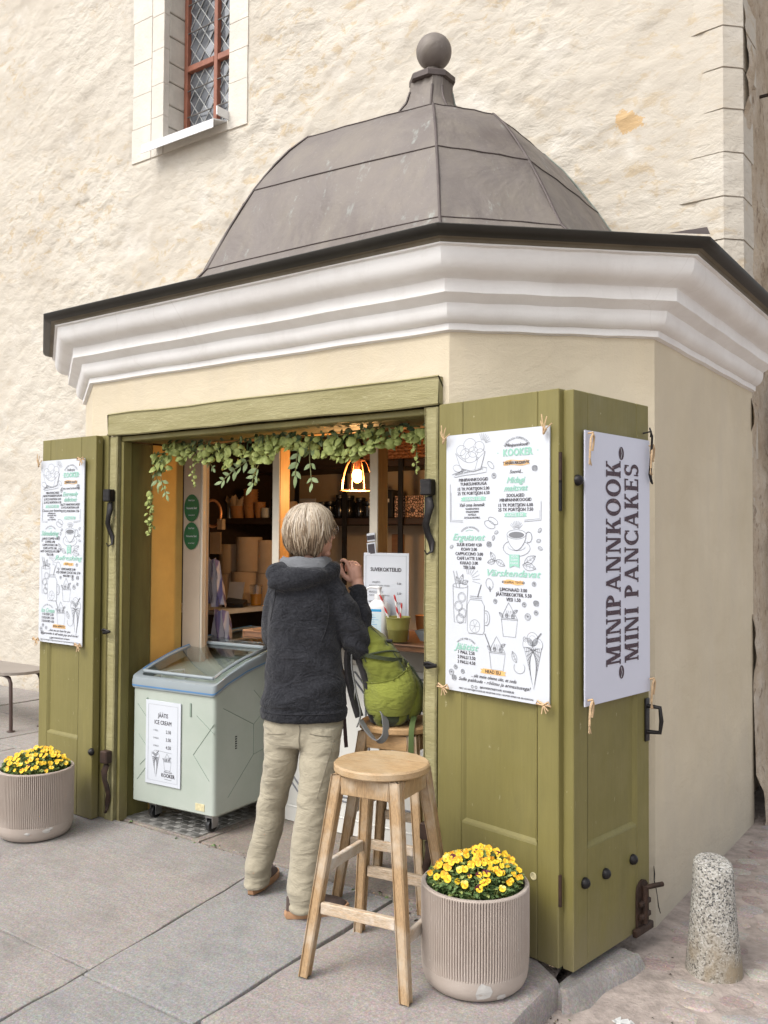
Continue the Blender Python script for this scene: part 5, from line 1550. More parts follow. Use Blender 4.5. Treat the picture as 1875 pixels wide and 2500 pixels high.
def pansies(label, loc, seed, n=110, dome=.105, view=None):
    random.seed(seed)
    t = thing('pansy_plant', label, 'flowers', loc, 0, 'pansies in the planters')
    mb = MB()
    def place(rmax=.178):
        a = random.uniform(0, 2 * PI); r = rmax * math.sqrt(random.random())
        return r * math.cos(a), r * math.sin(a), r
    def top(x, y, r): return .01 + dome * (1 - (r / .19) ** 2) + .022 * fbm(np.array(x * 14.), np.array(y * 14.), 2, seed)
    for i in range(2600):
        x, y, r = place(.164); h = top(x, y, r)
        z = max(.004 if r > .155 else -.02, h - random.random() ** 1.5 * .07)
        L = random.uniform(.016, .030); w = L * random.uniform(.35, .5); a = random.uniform(0, 2 * PI); el = random.uniform(-.3, .8)
        d = Vector((math.cos(a) * math.cos(el), math.sin(a) * math.cos(el), math.sin(el))); s = d.cross(Vector((0, 0, 1))).normalized(); up = s.cross(d)
        c = Vector((x, y, z)) - d * L * .5
        mb.add([c, c + d * L * .3 + s * w * .8 + up * .002, c + d * L * .75 + s * w * .7 + up * .001, c + d * L - up * .003, c + d * L * .75 - s * w * .7 + up * .001, c + d * L * .3 - s * w * .8 + up * .002, c + d * L * .5 - up * .002],
               [(0, 1, 6), (1, 2, 6), (2, 3, 6), (3, 4, 6), (4, 5, 6), (5, 0, 6)], 0 if random.random() < .8 else 1)
    for i in range(240):
        x, y, r = place(.16); h = top(x, y, r)
        mb.tube([(x * .8, y * .8, -.03), (x * .93, y * .93, h * .5), (x, y, h)], .0012, 4, 1)
    build('foliage', mb, [MAT['leaf_dark'], MAT['hop']], t, kind='stuff')
    pl = []
    tries = 0
    while len(pl) < n and tries < 4000:
        tries += 1
        x, y, r = place(.164)
        if any((x - p[0]) ** 2 + (y - p[1]) ** 2 < .0145 ** 2 for p in pl): continue
        pl.append((x, y, r)); h = top(x, y, r) + random.uniform(-.004, .014)
        k = random.choices('ydwp', (.5, .26, .08, .16))[0]
        face = Vector((x * 2.2 + .35 + jit(.5), y * 2.2 - .75 + jit(.5), random.uniform(.15, 1.0))).normalized()
        q = face.to_track_quat('Z', 'Y').to_matrix().to_4x4()
        s = random.uniform(.5, .88)
        piece('flower', random.choice(FL[k]), t, Matrix.Translation((x, y, h)) @ q @ Matrix.Rotation(jit(.6), 4, 'Z') @ Matrix.Scale(s, 4))
    return t
PR = (.335, -.365, gz(.335, -.365)); PL = (-2.247, -.362, gz(-2.2, -.362))
make_planter('fluted concrete planter by the right shutter, chipped white at its foot', PR, 0, [(-52, .045, .028, .034), (-30, .018, .02, .012)])
make_planter('fluted concrete planter in front of the left shutter', PL, R(40), [(-57, .055, .022, .012), (-85, .050, .014, .008), (-50, .064, .012, .008)])
pansies('yellow pansies in the planter by the right shutter', (PR[0], PR[1], PR[2] + .318), 3)
pansies('yellow and wine red pansies in the planter by the left shutter', (PL[0], PL[1], PL[2] + .318), 8, 110, .085)
random.seed(21)

# ------------------------------------------------------------------ granite bollard, litter, bench
def add_bollard():
    t = thing('bollard', 'short speckled granite bollard beside the kiosk side wall', 'bollard', (.944, .349, -.060))
    mb = MB(); n = 28
    prof = [(.104, -.05), (.102, 0), (.098, .04), (.087, .16), (.077, .28), (.072, .375), (.069, .390), (.062, .397), (.03, .399), (.001, .4)]
    rings = []
    for r, z in prof:
        ring = []
        for j in range(n):
            a = 2 * PI * j / n
            q = 1 + .05 * float(fbm(np.array(a * 1.3 + 3), np.array(z * 9), 3, 77))
            zz = z * 1.02 + (.02 * math.cos(a - 2.2) * (r / .08) if z > .25 else 0)
            ring.append((r * q * math.cos(a), r * q * math.sin(a), zz))
        rings.append(ring)
    mb.loft(rings); build('post', mb, MAT['bollard'], t, 50)
add_bollard()
mb = MB(); n = 9
vs = [(jit(.02) + (i % n - 4) * .007, jit(.02) + (i // n - 1) * .016, .004 + abs(jit(.016))) for i in range(n * 3)]
mb.add(vs, [(j * n + i, j * n + i + 1, (j + 1) * n + i + 1, (j + 1) * n + i) for j in range(2) for i in range(n - 1)])
o = build('paper_scrap', mb, MAT['paper']); o.location = (.800, -.180, -.072); tag(o, 'crumpled white paper scrap on the cobbles', 'litter')

gr = MB()
for k in range(420):
    u = random.random()
    if u < .4: x, y = .575 + random.random() ** 2 * .12, random.uniform(-1.3, -.25)
    elif u < .6: x, y = random.uniform(-.2, .55), -.02 - random.random() ** 2 * .12
    elif u < .8: x, y = random.uniform(-2.1, -.1), .01 + jit(.03)
    else: x, y = random.uniform(.66, 1.5), random.uniform(-.9, .5)
    z = (gz(x, y) if x < .57 else float(cobz(np.array(x), np.array(y))) + .003) + .001
    s = random.uniform(.0015, .006) * (1 if random.random() < .85 else 2); a = jit(PI)
    gr.add([(x + s * math.cos(a) * 1.6, y + s * math.sin(a) * 1.6, z), (x - s * math.sin(a), y + s * math.cos(a), z), (x - s * math.cos(a), y - s * math.sin(a), z), (x, y, z + s * .7)], [(0, 1, 3), (1, 2, 3), (2, 0, 3)], random.choice((0, 0, 1, 2)))
tag(build('grit', gr, [MAT['soil'], MAT['kraft'], MAT['leaf_dark']]), 'loose grit and leaf bits along the kerb and sill', kind='stuff')
def add_bench():
    t = thing('bench', 'low brown bench end with a bent tube leg by the church wall', 'bench', (-4.70, 1.02, .03))
    mb = MB(); pts = []
    # rounded end of a long seat running off to the left
    for i in range(13):
        a = -PI / 2 + PI * i / 12; pts.append((.10 + .20 * math.cos(a), .20 * math.sin(a)))
    pts += [(-1.4, .20), (-1.4, -.20)]
    mb.prism(pts, .43, .452); build('seat', mb, MAT['table_top'], t)
    for y in (-.13, .13):
        mb = MB(); mb.tube([(-.02, y, .425), (.14, y, .423), (.20, y, .408), (.225, y, .37), (.232, y, .2), (.238, y, .0)], .014, 10); mb.lathe([(.032, 0), (.030, .008)], 12, (.238, y, 0)); build('leg', mb, MAT['tube_brown'], t, 60)
        mb = MB(); mb.tube([(-1.2, y, .425), (-1.25, y, .2), (-1.27, y, 0)], .014, 10); build('leg', mb, MAT['tube_brown'], t, 60)
add_bench()

# ------------------------------------------------------------------ chest freezer
def add_freezer():
    Lf, Wf = .98, .585
    t = thing('ice_cream_freezer', 'mint green chest freezer with sliding glass lids inside the opening', 'freezer', (-2.004, .052, .03), R(4))
    def zt(y): return float(np.interp(y, [0, .06, .25, .5, .75, .96], [.765, .797, .856, .902, .925, .932]))
    zb = .098
    ys = np.linspace(0, Lf, 14)
    # shell
    mb = MB(); r = .022
    def sec(y, ins=0.0):
        z1 = zt(y) - .055
        x0, x1 = ins, Wf - ins
        return [(x0, y, zb + ins), (x1, y, zb + ins), (x1, y, z1), (x0, y, z1)]
    body = []
    # plan with rounded upright corners, lofted up to the sloping rim
    plan = []
    for cx, cy, a0 in ((Wf - r, r, -90), (Wf - r, Lf - r, 0), (r, Lf - r, 90), (r, r, 180)):
        for k in range(5): plan.append((cx + r * math.cos(R(a0 + 22.5 * k)), cy + r * math.sin(R(a0 + 22.5 * k))))
    dense = []
    for i, p in enumerate(plan):
        q = plan[(i + 1) % len(plan)]; L = math.hypot(q[0] - p[0], q[1] - p[1]); k = max(1, int(L / .07))
        dense += [(p[0] + (q[0] - p[0]) * j / k, p[1] + (q[1] - p[1]) * j / k) for j in range(k)]
    def ring(ins, zf):
        return [(Wf / 2 + (x - Wf / 2) * (1 - ins), Lf / 2 + (y - Lf / 2) * (1 - ins), zf(y)) for x, y in dense]
    mb.loft([ring(.04, lambda y: zb), ring(0, lambda y: zb + .012), ring(0, lambda y: zt(y) - .062)], 0, True)
    build('body', mb, MAT['freezer'], t, 40)
    mb = MB()
    mb.loft([ring(-.005, lambda y: zt(y) - .062), ring(-.022, lambda y: zt(y) - .058), ring(-.026, lambda y: zt(y) - .03), ring(-.018, lambda y: zt(y) - .006), ring(.0, lambda y: zt(y)), ring(.075, lambda y: zt(y) + .001), ring(.085, lambda y: zt(y) - .02), ring(.085, lambda y: zt(y) - .052)], 0, False)
    build('rim', mb, MAT['freezer_rim'], t, 45)
    mb = MB(); mb.loft([ring(-.0268, lambda y: zt(y) - .050), ring(-.0268, lambda y: zt(y) - .043)], 0, False); build('blue_line', mb, MAT['blue'], t)
    # liner with frozen goods
    mb = MB(); mb.box((Wf / 2, Lf / 2, .62), (Wf - .07, Lf - .09, .01)); build('liner', mb, MAT['liner'], t)
    mb = MB()
    for k in range(9):
        mb.box((.14 + .31 * (k % 3) / 2, .14 + .33 * (k // 3), .665 + jit(.01)), (.13, .26, .07 + jit(.02)), bev=.012)
    build('ice_cream_tubs', mb, [MAT['frost']], t)
    for y in (.30, .62):
        mb = MB(); mb.tube([(.07, y, .70), (.07, y, .76), (Wf - .07, y, .77), (Wf - .07, y, .70)], .004, 6); build('basket_wire', mb, MAT['metal'], t)
    mb = MB(); mb.tube([(.10, .10, .735), (.10, .12, .775), (.22, .16, .795), (.23, .15, .75)], .004, 6); build('basket_handle', mb, MAT['paper'], t)
    # two curved sliding lids
    for y0, y1, dz in ((.035, .52, .004), (.44, .93, .014)):
        mb = MB(); pts = np.linspace(y0, y1, 9)
        up = [[(.045, y, zt(y) + dz + .004), (Wf - .045, y, zt(y) + dz + .004)] for y in pts]
        lo = [[(.045, y, zt(y) + dz), (Wf - .045, y, zt(y) + dz)] for y in pts]
        rings = [[u[0], u[1], l[1], l[0]] for u, l in zip(up, lo)]
        mb.loft(rings); ld = build('glass_lid', mb, MAT['lid_glass'], t, 50)
        mb = MB()
        for x in (.045, Wf - .045): mb.tube([(x, y, zt(y) + dz + .003) for y in pts], .009, 6)
        for y in (y0, y1): mb.tube([(.045, y, zt(y) + dz + .003), (Wf - .045, y, zt(y) + dz + .003)], .010, 6)
        build('lid_frame', mb, MAT['freezer_rim'], ld, 60)
        mb = MB(); mb.tube([(.040, y, zt(y) + dz + .012) for y in pts], .0045, 5); build('blue_runner', mb, MAT['blue'], ld, 60)
    mb = MB(); mb.sphere((.36, .84, zt(.84) + .03), .1, 0, 16, 8, (1.2, .55, .16)); build('lid_grip', mb, MAT['liner'], t, 60)
    # castors
    for x, y in ((.09, .085), (Wf - .085, .075), (.09, Lf - .1), (Wf - .09, Lf - .1)):
        c = bpy.data.objects.new('castor', None); COL.objects.link(c); c.parent = t
        mb = MB(); Mw = Matrix.Translation((x - .012, y, .036)) @ Matrix.Rotation(PI / 2, 4, 'Y')
        mb.lathe([(.012, 0), (.034, .001), (.0355, .012), (.034, .023), (.012, .024)], 16, M=Mw); build('wheel', mb, MAT['black'], c, 40)
        mb = MB(); mb.box((x, y + .008, .084), (.052, .06, .022), bev=.003); mb.box((x - .02, y + .004, .055), (.005, .044, .06)); mb.box((x + .02, y + .004, .055), (.005, .044, .06)); build('fork', mb, MAT['metal'], c)
    # pressed line pattern on the enamel: shallow dark grooves
    def groove(pts, w=.004):
        mb = MB()
        for p, q in zip(pts[:-1], pts[1:]): mb.tube([p, q], w * .5, 4, flat=1)
        return build('pressed_line', mb, M_line, t)
    f = lambda u, v: (u, -.0004, v)
    for pts in (((.04, .62), (.12, .54)), ((.06, .30), (.14, .37), (.05, .46)), ((.44, .40), (.58, .57)), ((.44, .40), (.55, .28)), ((.46, .60), (.58, .52)), ((.04, .22), (.14, .33))):
        groove([f(*p) for p in pts])
    s = lambda u, v: (Wf + .0004, u, v)
    for pts in (((.06, .64), (.30, .52), (.52, .66)), ((.30, .52), (.30, .36)), ((.10, .18), (.30, .36), (.55, .40)), ((.42, .20), (.62, .46)), ((.52, .70), (.72, .50), (.90, .66)), ((.55, .18), (.75, .38)), ((.30, .70), (.45, .56))):
        groove([s(*p) for p in pts])
    mb = MB()
    for k in range(6): mb.box((Wf + .001, .16, .42 + k * .012), (.003, .012, .006))
    build('vent_slot', mb, MAT['black'], t)
    for x in (.11, .42):
        mb = MB(); mb.box((x, -.002, .625), (.012, .006, .07), bev=.002); build('handle_slot', mb, M_line, t)
    mb = MB(); mb.box((Wf - .095, -.001, .142), (.062, .003, .036), bev=.001); build('maker_plate', mb, MAT['gold_label'], t)
    return t
M_line = M('freezer_line', (.21, .265, .215), .6)
FZ = add_freezer()
sg = thing('price_sign', 'white ice cream price sign on the front of the freezer', 'sign')
sg.matrix_world = Matrix.Translation((-2.004, .052, .03)) @ Matrix.Rotation(R(4), 4, 'Z') @ Matrix.Translation((.108, -.006, .215))
mb = MB(); mb.box((.125, 0, .2175), (.25, .005, .435), bev=.001); build('sheet', mb, MAT['board'], sg)
P4 = Print(.25, .435)
P4.line([(.02, .02), (.23, .02), (.23, .415), (.02, .415)], .0012, 'ink_grey', close=True)
P4.text('JÄÄTIS', .125, .362, .022, 'ink', stretch=.82); P4.text('ICE CREAM', .125, .325, .022, 'ink', stretch=.82)
for i, (a, b) in enumerate((('1 PALL', '2.50'), ('2 PALLI', '3.50'), ('3 PALLI', '4.50'))):
    P4.text(a, .075, .282 - .040 * i, .009, 'ink_grey'); P4.text(b, .165, .280 - .040 * i, .018, 'ink', stretch=.85)
P4.line([(.08, .178), (.15, .174), (.19, .172)], .001, 'ink_grey')
P4.cone(.075, .145, .052, .105); P4.ice_cup(.160, .125, .058)
P4.ell(.165, .062, .032, .02, .001, 'ink_grey', 20, 160); P4.text('Minipannkook', .165, .073, .007, shear=.3); P4.text('KOOKER', .165, .055, .020, 'ink', stretch=.85, bold=.0008); P4.line([(.14, .036), (.19, .034)], .002)
o = P4.out(sg); o.location = (0, -.0025, 0)

# chequer plate under the freezer
plate = thing('tread_plate', 'aluminium chequer plate on the floor under the freezer', 'floor plate', (-2.055, .045, .031))
mb = MB(); mb.box((.275, .335, .002), (.55, .67, .004)); build('sheet', mb, MAT['tread'], plate)
mb = MB(); W5 = .05
for i in range(12):
    for j in range(14):
        x, y = .02 + i * .047, .02 + j * .05
        ang = 0 if (i + j) % 2 else PI / 2
        for k in range(5):
            o = (k - 2) * .0075
            Mx = Matrix.Translation((x, y, .0048)) @ Matrix.Rotation(ang + R(12), 4, 'Z')
            mb.box((o, 0, 0), (.0035, .030, .002), M=Mx)
build('raised_bars', mb, MAT['tread'], plate, kind='stuff')
# ------------------------------------------------------------------ lamp
lamp = thing('pendant_lamp', 'glowing bulb in a copper wire cage hanging inside the kiosk', 'lamp', (-.995, .70, 0))
mb = MB(); mb.tube([(0, 0, 2.31), (.004, 0, 2.1), (0, 0, 1.965)], .004, 6); build('cord', mb, MAT['black'], lamp)
mb = MB(); mb.lathe([(.012, 1.965), (.018, 1.955), (.020, 1.915), (.016, 1.905)], 14); build('socket', mb, MAT['brass'], lamp, 50)
mb = MB(); mb.sphere((0, 0, 1.872), .030, 0, 16, 12, (1, 1, 1.25)); build('bulb', mb, MAT['bulb'], lamp, 80)
cage = MB()
prof = [(.042, 1.955), (.060, 1.93), (.076, 1.885), (.085, 1.84), (.089, 1.795)]
for k in range(8):
    a = 2 * PI * k / 8 + .2; cage.tube([(r * math.cos(a), r * math.sin(a), z) for r, z in prof], .0028, 6)
for r, z in ((.042, 1.955), (.089, 1.795)):
    cage.tube([(r * math.cos(2 * PI * k / 28), r * math.sin(2 * PI * k / 28), z) for k in range(29)], .0034, 6)
build('cage', cage, MAT['brass'], lamp, 60)
ld = bpy.data.lights.new('bulb_light', 'POINT'); ld.energy = 10.0; ld.color = (1.0, .56, .22); ld.shadow_soft_size = .05
lo = bpy.data.objects.new('bulb_light', ld); COL.objects.link(lo); lo.parent = lamp; lo.location = (0, 0, 1.80)
lo['kind'] = 'helper'

# ------------------------------------------------------------------ things on the counter
CT = 1.0595
cs = thing('cocktail_sign', 'white cocktail price sign standing on the counter', 'sign'); cs.matrix_world = Matrix.Translation((-.742, .424, CT)) @ Matrix.Rotation(R(3), 4, 'Z')
mb = MB(); mb.box((.129, 0, .205), (.258, .005, .41), bev=.001); mb.box((.129, -.006, .006), (.20, .03, .010)); build('sheet', mb, MAT['board'], cs)
P5 = Print(.258, .41); P5.line([(.014, .014), (.244, .014), (.244, .396), (.014, .396)], .0011, 'ink_grey', close=True)
P5.text('SUVEKOKTEILID', .129, .330, .019, 'ink', width=.175, bold=.0006)
for i, (a, b, c) in enumerate((('MOJITO', 'ALKOHOLITA/RA VIIN/ES', '5.50'), ('HUGO SPRITZ', 'ALKOHOLITA/RA VIIN/ES', '5.50'), ('APEROL SPRITZ', 'ALKOHOLITA/RA VIIN/ES', '7.50'), ('JÄÄTEE/ICE WATER', 'ICE CREAM COCKTAIL', '5.50'))):
    y = .268 - i * .047
    P5.text(a, .075 if i != 3 else .085, y, .0095, 'ink_grey'); P5.text(b, .092, y - .016, .0075, 'ink_grey', width=.118); P5.text(c, .205, y - .004, .010, 'ink')
P5.ell(.185, .062, .035, .022, .001, 'ink_grey', 20, 160); P5.text('Minipannkook', .185, .070, .007, shear=.3); P5.text('KOOKER', .180, .052, .021, 'ink', width=.10, bold=.001); P5.line([(.15, .033), (.21, .031)], .002)
o = P5.out(cs); o.location = (0, -.003, 0)

def add_sanitizer():
    t = thing('sanitizer_bottle', 'white pump bottle with blue label on the counter', 'pump bottle', (-.605, .365, CT), R(12))
    mb = MB()
    def sq(w, d, z, b=.022):
        out = []
        for cx, cy, a0 in ((w / 2 - b, d / 2 - b, 0), (-w / 2 + b, d / 2 - b, 90), (-w / 2 + b, -d / 2 + b, 180), (w / 2 - b, -d / 2 + b, 270)):
            for k in range(4): out.append((cx + b * math.cos(R(a0 + 30 * k)), cy + b * math.sin(R(a0 + 30 * k)), z))
        return out
    mb.loft([sq(.094, .066, 0), sq(.100, .072, .006), sq(.100, .072, .150), sq(.096, .068, .165), sq(.07, .05, .182, .02), sq(.044, .044, .19, .02)]); build('bottle', mb, MAT['bottle'], t, 40)
    mb = MB(); mb.lathe([(.024, .19), (.024, .214), (.010, .216), (.010, .240), (.013, .242), (.013, .250), (.004, .252)], 16); mb.tube([(0, 0, .246), (-.045, -.004, .247), (-.062, -.005, .240), (-.066, -.005, .228)], [.008, .006, .005, .004], 8); build('pump', mb, MAT['bottle'], t, 40)
    mb = MB(); mb.add([(-.042, -.0368, .134), (.026, -.0368, .134), (.026, -.0368, .146), (-.042, -.0368, .146)], [(0, 1, 2, 3)]); build('blue_band', mb, MAT['label_blue'], t)
    mb = MB(); mb.add([(-.042, -.0366, .018), (.026, -.0366, .018), (.026, -.0366, .128), (-.042, -.0366, .128)], [(0, 1, 2, 3)]); build('label_sheet', mb, MAT['label_pale'], t)
    P = Print(.07, .11)
    for i in range(9): P.line([(.006, .10 - i * .011), (.03 + .03 * ((i * 7) % 5) / 5, .10 - i * .011)], .0012, 'label_blue')
    o = P.out(t); o.location = (-.043, -.0366, .018)
add_sanitizer()
def add_bucket():
    t = thing('tin_bucket', 'small olive green tin bucket holding striped straws on the counter', 'bucket', (-.488, .352, CT))
    mb = MB(); mb.lathe([(.042, 0), (.044, .002), (.050, .055), (.0515, .057), (.051, .060), (.0525, .064), (.052, .067), (.058, .110), (.061, .112), (.060, .115), (.056, .112), (.050, .06), (.043, .006)], 28, cap=False); mb.lathe([(.001, .005), (.043, .005)], 20, cap=False); build('pail', mb, MAT['bucket'], t, 40)
    for (x, y, dx, dy, L) in ((-.02, 0, -.42, -.05, .20), (.005, .02, -.25, .05, .19), (.01, -.01, .05, .1, .15)):
        d = Vector((dx, dy, 1)).normalized(); b = Vector((x, y, .03))
        s = MB()
        N = 26
        for k in range(N):
            p, q = b + d * L * k / N, b + d * L * (k + 1) / N
            side = d.cross(Vector((0, 1, 0))).normalized(); o2 = d.cross(side)
            r0 = [p + (side * math.cos(j * PI / 4) + o2 * math.sin(j * PI / 4)) * .0048 for j in range(8)]
            r1 = [q + (side * math.cos(j * PI / 4) + o2 * math.sin(j * PI / 4)) * .0048 for j in range(8)]
            o0 = len(s.v); s.v.extend([tuple(v) for v in r0 + r1])
            for j in range(8):
                s.f.append((o0 + j, o0 + (j + 1) % 8, o0 + 8 + (j + 1) % 8, o0 + 8 + j)); s.m.append(0 if (j + k) % 8 < 4 else 1)
        st = build('paper_straw', s, [MAT['straw_red'], MAT['straw_white']]); st.location = t.location
        tag(st, 'red and white striped paper straw %s in the tin bucket' % ('leaning far over to the left' if dx < -.3 else 'leaning slightly left' if dx < 0 else 'standing upright'), 'straw', 'straws in the bucket')
add_bucket()
def syrup(x, y, label, s=1.0):
    t = thing('syrup_bottle', label, 'bottle', (x, y, CT), 0, 'bottles on the counter')
    mb = MB(); mb.lathe([(.036 * s, 0), (.038 * s, .004), (.038 * s, .105), (.034 * s, .118), (.02 * s, .126), (.019 * s, .132)], 20); build('bottle', mb, MAT['grey_bottle'], t, 40)
    mb = MB(); mb.lathe([(.022 * s, .131), (.022 * s, .146), (.016 * s, .150), (.016 * s, .178), (.004, .18)], 16); build('cap', mb, MAT['metal'], t, 40)
    mb = MB(); mb.lathe([(.0386 * s, .075), (.0386 * s, .083)], 20, cap=False); build('label_band', mb, MAT['cup_white'], t)
syrup(-.440, .60, 'dark bottle with steel cap behind the cocktail sign'); syrup(-.335, .52, 'dark bottle with pale band beside the right jamb')
tray = thing('napkin_tray', 'grey plastic tray on the counter by the right jamb', 'tray', (-.30, .50, CT), R(5))
mb = MB(); mb.loft([[(-.12, -.06, .0), (.12, -.06, .0), (.12, .06, .0), (-.12, .06, .0)], [(-.14, -.08, .05), (.14, -.08, .05), (.14, .08, .05), (-.14, .08, .05)]], 0, False); mb.box((0, 0, .002), (.24, .12, .003)); build('tray', mb, MAT['freezer_rim'], tray)
for x, y, m, lab in ((-.83, .55, 'terracotta', 'brown paper cup behind the pump bottle'), (-.52, .62, 'terracotta', 'small wooden topped jar by the cocktail sign')):
    t = thing('paper_cup', lab, 'cup', (x, y, CT)); mb = MB(); mb.lathe([(.030, 0), (.040, .10), (.042, .102), (.039, .10)], 18); build('cup', mb, MAT[m], t, 40)
t = thing('grinder', 'green and black coffee grinder at the right of the kiosk', 'grinder', (-.235, .80, 1.30), R(-15))
mb = MB(); mb.box((.06, 0, .06), (.14, .12, .12), bev=.02); build('body', mb, MAT['machine_green'], t)
mb = MB(); Mx = Matrix.Translation((-.02, 0, .06)) @ Matrix.Rotation(-PI / 2, 4, 'Y'); mb.lathe([(.035, 0), (.045, .01), (.04, .03), (.02, .035), (.016, .075), (.02, .08), (.005, .085)], 18, M=Mx); build('knob', mb, MAT['black'], t, 40)
mb = MB(); mb.lathe([(.075, -.24), (.075, -.005), (.085, 0), (.07, .002)], 24, (.06, 0, 0)); build('drum', mb, MAT['cup_white'], t, 40)
t = thing('payment_sticker', 'small white payment card hung on the middle white post', 'card'); t.location = (-.722, .4255, 1.49); t.rotation_euler = (0, R(-7), 0)
mb = MB(); mb.box((.024, 0, -.005), (.052, .002, .062), bev=.001); mb.box((.028, -.0005, .052), (.050, .002, .040), bev=.001); build('card', mb, MAT['board'], t)
mb = MB(); mb.box((.024, -.0015, -.005), (.040, .001, .048)); mb.box((.028, -.002, .05), (.046, .001, .022)); build('dark_print', mb, MAT['ink'], t)
wood = thing('wooden_block', 'small reddish wooden tray edge on the counter left end', 'tray', (-1.46, .48, 1.0)); mb = MB(); mb.box((0, 0, .025), (.12, .2, .045), bev=.004); build('block', mb, MAT['wood_box'], wood)

# two round stickers on the beige post
for z in (1.705, 1.545):
    P = Print(.14, .17); yr = (2022 if z > 1.6 else 2021)
    P.ell(.07, .085, .061, .078, .001, 'tag_green', fill='tag_green', z=.0002)
    P.text('Red Lists' if z > 1.6 else 'Red Seal', .07, .13, .010, 'ink_white', z=.0008); P.text('Vanaema Seal', .07, .085, .012, 'ink_white', z=.0008, width=.085); P.text('street food', .07, .045, .008, 'ink_white', z=.0008, width=.05)
    o = P.out(None); o.name = 'round_sticker'; o.location = (-2.048, .4305, z - .085); tag(o, 'round green sticker, %s of the two on the beige post' % ('upper' if z > 1.6 else 'lower'), 'sticker', 'round green stickers')

# ------------------------------------------------------------------ left of the interior
t = thing('tea_towel', 'striped tea towel hanging behind the beige post', 'towel', (-2.03, .60, 0))
mb = MB(); rings = []
for k in range(16):
    u = k / 15; z = 1.41 - .27 * u
    w = .045 + .05 * u
    ring = [(.02 + w * (2 * i / 11 - .3), .012 * math.sin(i * 1.9 + u * 3) * (1 + u), z + .01 * math.sin(i)) for i in range(12)]
    rings.append(ring)
mb.loft(rings, 0, False, closed=False); rings2 = [[(x + .02, y + .03 + .01 * math.sin(x * 60), z * 1.0 - .21) for x, y, z in r] for r in rings[5:]]
mb.loft(rings2, 0, False, closed=False); build('cloth', mb, MAT['towel'], t, 80)
def simple(name, label, cat, loc, f, mats, rz=0, group=None, pn='body', sm=40):
    t = thing(name, label, cat, loc, rz, group); mb = MB(); f(mb); build(pn, mb, mats, t, sm); return t
simple('copper_ring', 'copper ring hanging on the left inside wall', 'ring', (-2.33, .93, 1.69), lambda m: m.tube([(0, .075 * math.cos(a), .085 * math.sin(a)) for a in np.linspace(0, 2 * PI, 29)], .010, 8), MAT['brass'])
simple('switch_box', 'small beige switch box under the copper ring', 'switch', (-2.27, .95, 1.62), lambda m: m.box((0, 0, 0), (.05, .03, .07), bev=.004), MAT['kraft'])
simple('note', 'tan paper note stuck below the switch box', 'note', (-2.33, .96, 1.50), lambda m: m.box((0, 0, 0), (.10, .004, .14)), MAT['kraft'])
# paper rolls and bags
t = thing('paper_rolls', 'brown paper rolls stacked upright on the left worktop', 'paper rolls', (-2.42, 1.30, 1.097))
for (x, y, z, r, h) in ((.03, 0, 0, .095, .21), (.06, .0, .212, .088, .23), (.19, .05, .0, .075, .20), (.185, .05, .202, .07, .22), (-.12, .03, 0, .10, .19), (-.12, .03, .192, .095, .20)):
    mb = MB(); mb.lathe([(r * .3, .01), (r * .97, 0), (r, .006), (r, h - .006), (r * .97, h), (r * .32, h - .003), (r * .3, h - .03)], 26, (x, y, z)); build('roll', mb, MAT['kraft'], t, 40)
t = thing('card_terminal', 'black card terminal with tilted grey screen on the left worktop', 'card reader', (-2.19, 1.0, 1.097), R(25))
mb = MB(); mb.loft([[(-.07, -.05, 0), (.07, -.05, 0), (.07, .05, 0), (-.07, .05, 0)], [(-.06, -.045, .03), (.065, -.045, .02), (.065, .045, .04), (-.06, .045, .055)]]); build('base', mb, MAT['black'], t)
mb = MB(); mb.box((-.02, .03, .10), (.10, .008, .15), M=Matrix.Rotation(R(-22), 4, 'X')); build('screen', mb, MAT['screen'], t)
t = thing('juice_cup', 'clear plastic cup of orange juice on the left worktop', 'cup', (-2.16, 1.16, 1.097))
mb = MB(); mb.lathe([(.032, 0), (.042, .13), (.0445, .132)], 20, cap=False); build('cup', mb, MAT['cup_glass'], t, 40)
mb = MB(); mb.lathe([(.0305, .003), (.0365, .075), (.001, .076)], 20); build('juice', mb, MAT['juice'], t, 40)
mb = MB(); mb.tube([(-2.42, 1.60, 1.66), (-2.33, 1.58, 1.58), (-2.28, 1.55, 1.46), (-2.32, 1.5, 1.34), (-2.40, 1.45, 1.25), (-2.46, 1.42, 1.22)], .004, 6)
tag(build('charging_cable', mb, MAT['paper']), 'white cable drooping from the shelf on the left', 'cable')
# cups and pots on the left shelf
SZ = 1.671
for (x, y, r, h, n, lab, m) in ((-2.735, 1.47, .05, .19, 8, 'tall stack of orange paper cups on the left shelf', 'terracotta'), (-2.645, 1.47, .04, .09, 3, 'short stack of orange paper cups on the left shelf', 'terracotta')):
    t = thing('cup_stack', lab, 'cups', (x + .22, y, SZ))
    for k in range(n):
        mb = MB(); z = k * .018
        mb.lathe([(r * .75, z), (r, z + .07), (r * 1.08, z + .071), (r * 1.08, z + .075), (r, z + .076)], 18, cap=False); build('cup', mb, MAT[m], t, 40)
t = thing('scalloped_pot', 'orange tub with scalloped brown rim on the left shelf', 'tub', (-2.62, 1.46, SZ))
mb = MB(); mb.lathe([(.05, 0), (.062, .085)], 20); build('tub', mb, MAT['terracotta'], t, 40)
mb = MB(); n = 24; mb.loft([[(.062 * math.cos(2 * PI * j / n), .062 * math.sin(2 * PI * j / n), .085) for j in range(n)], [((.085 + .01 * (j % 2)) * math.cos(2 * PI * j / n), (.085 + .01 * (j % 2)) * math.sin(2 * PI * j / n), .125 + .02 * (j % 3)) for j in range(n)]], 0, False); build('paper_frill', mb, MAT['kraft'], t)
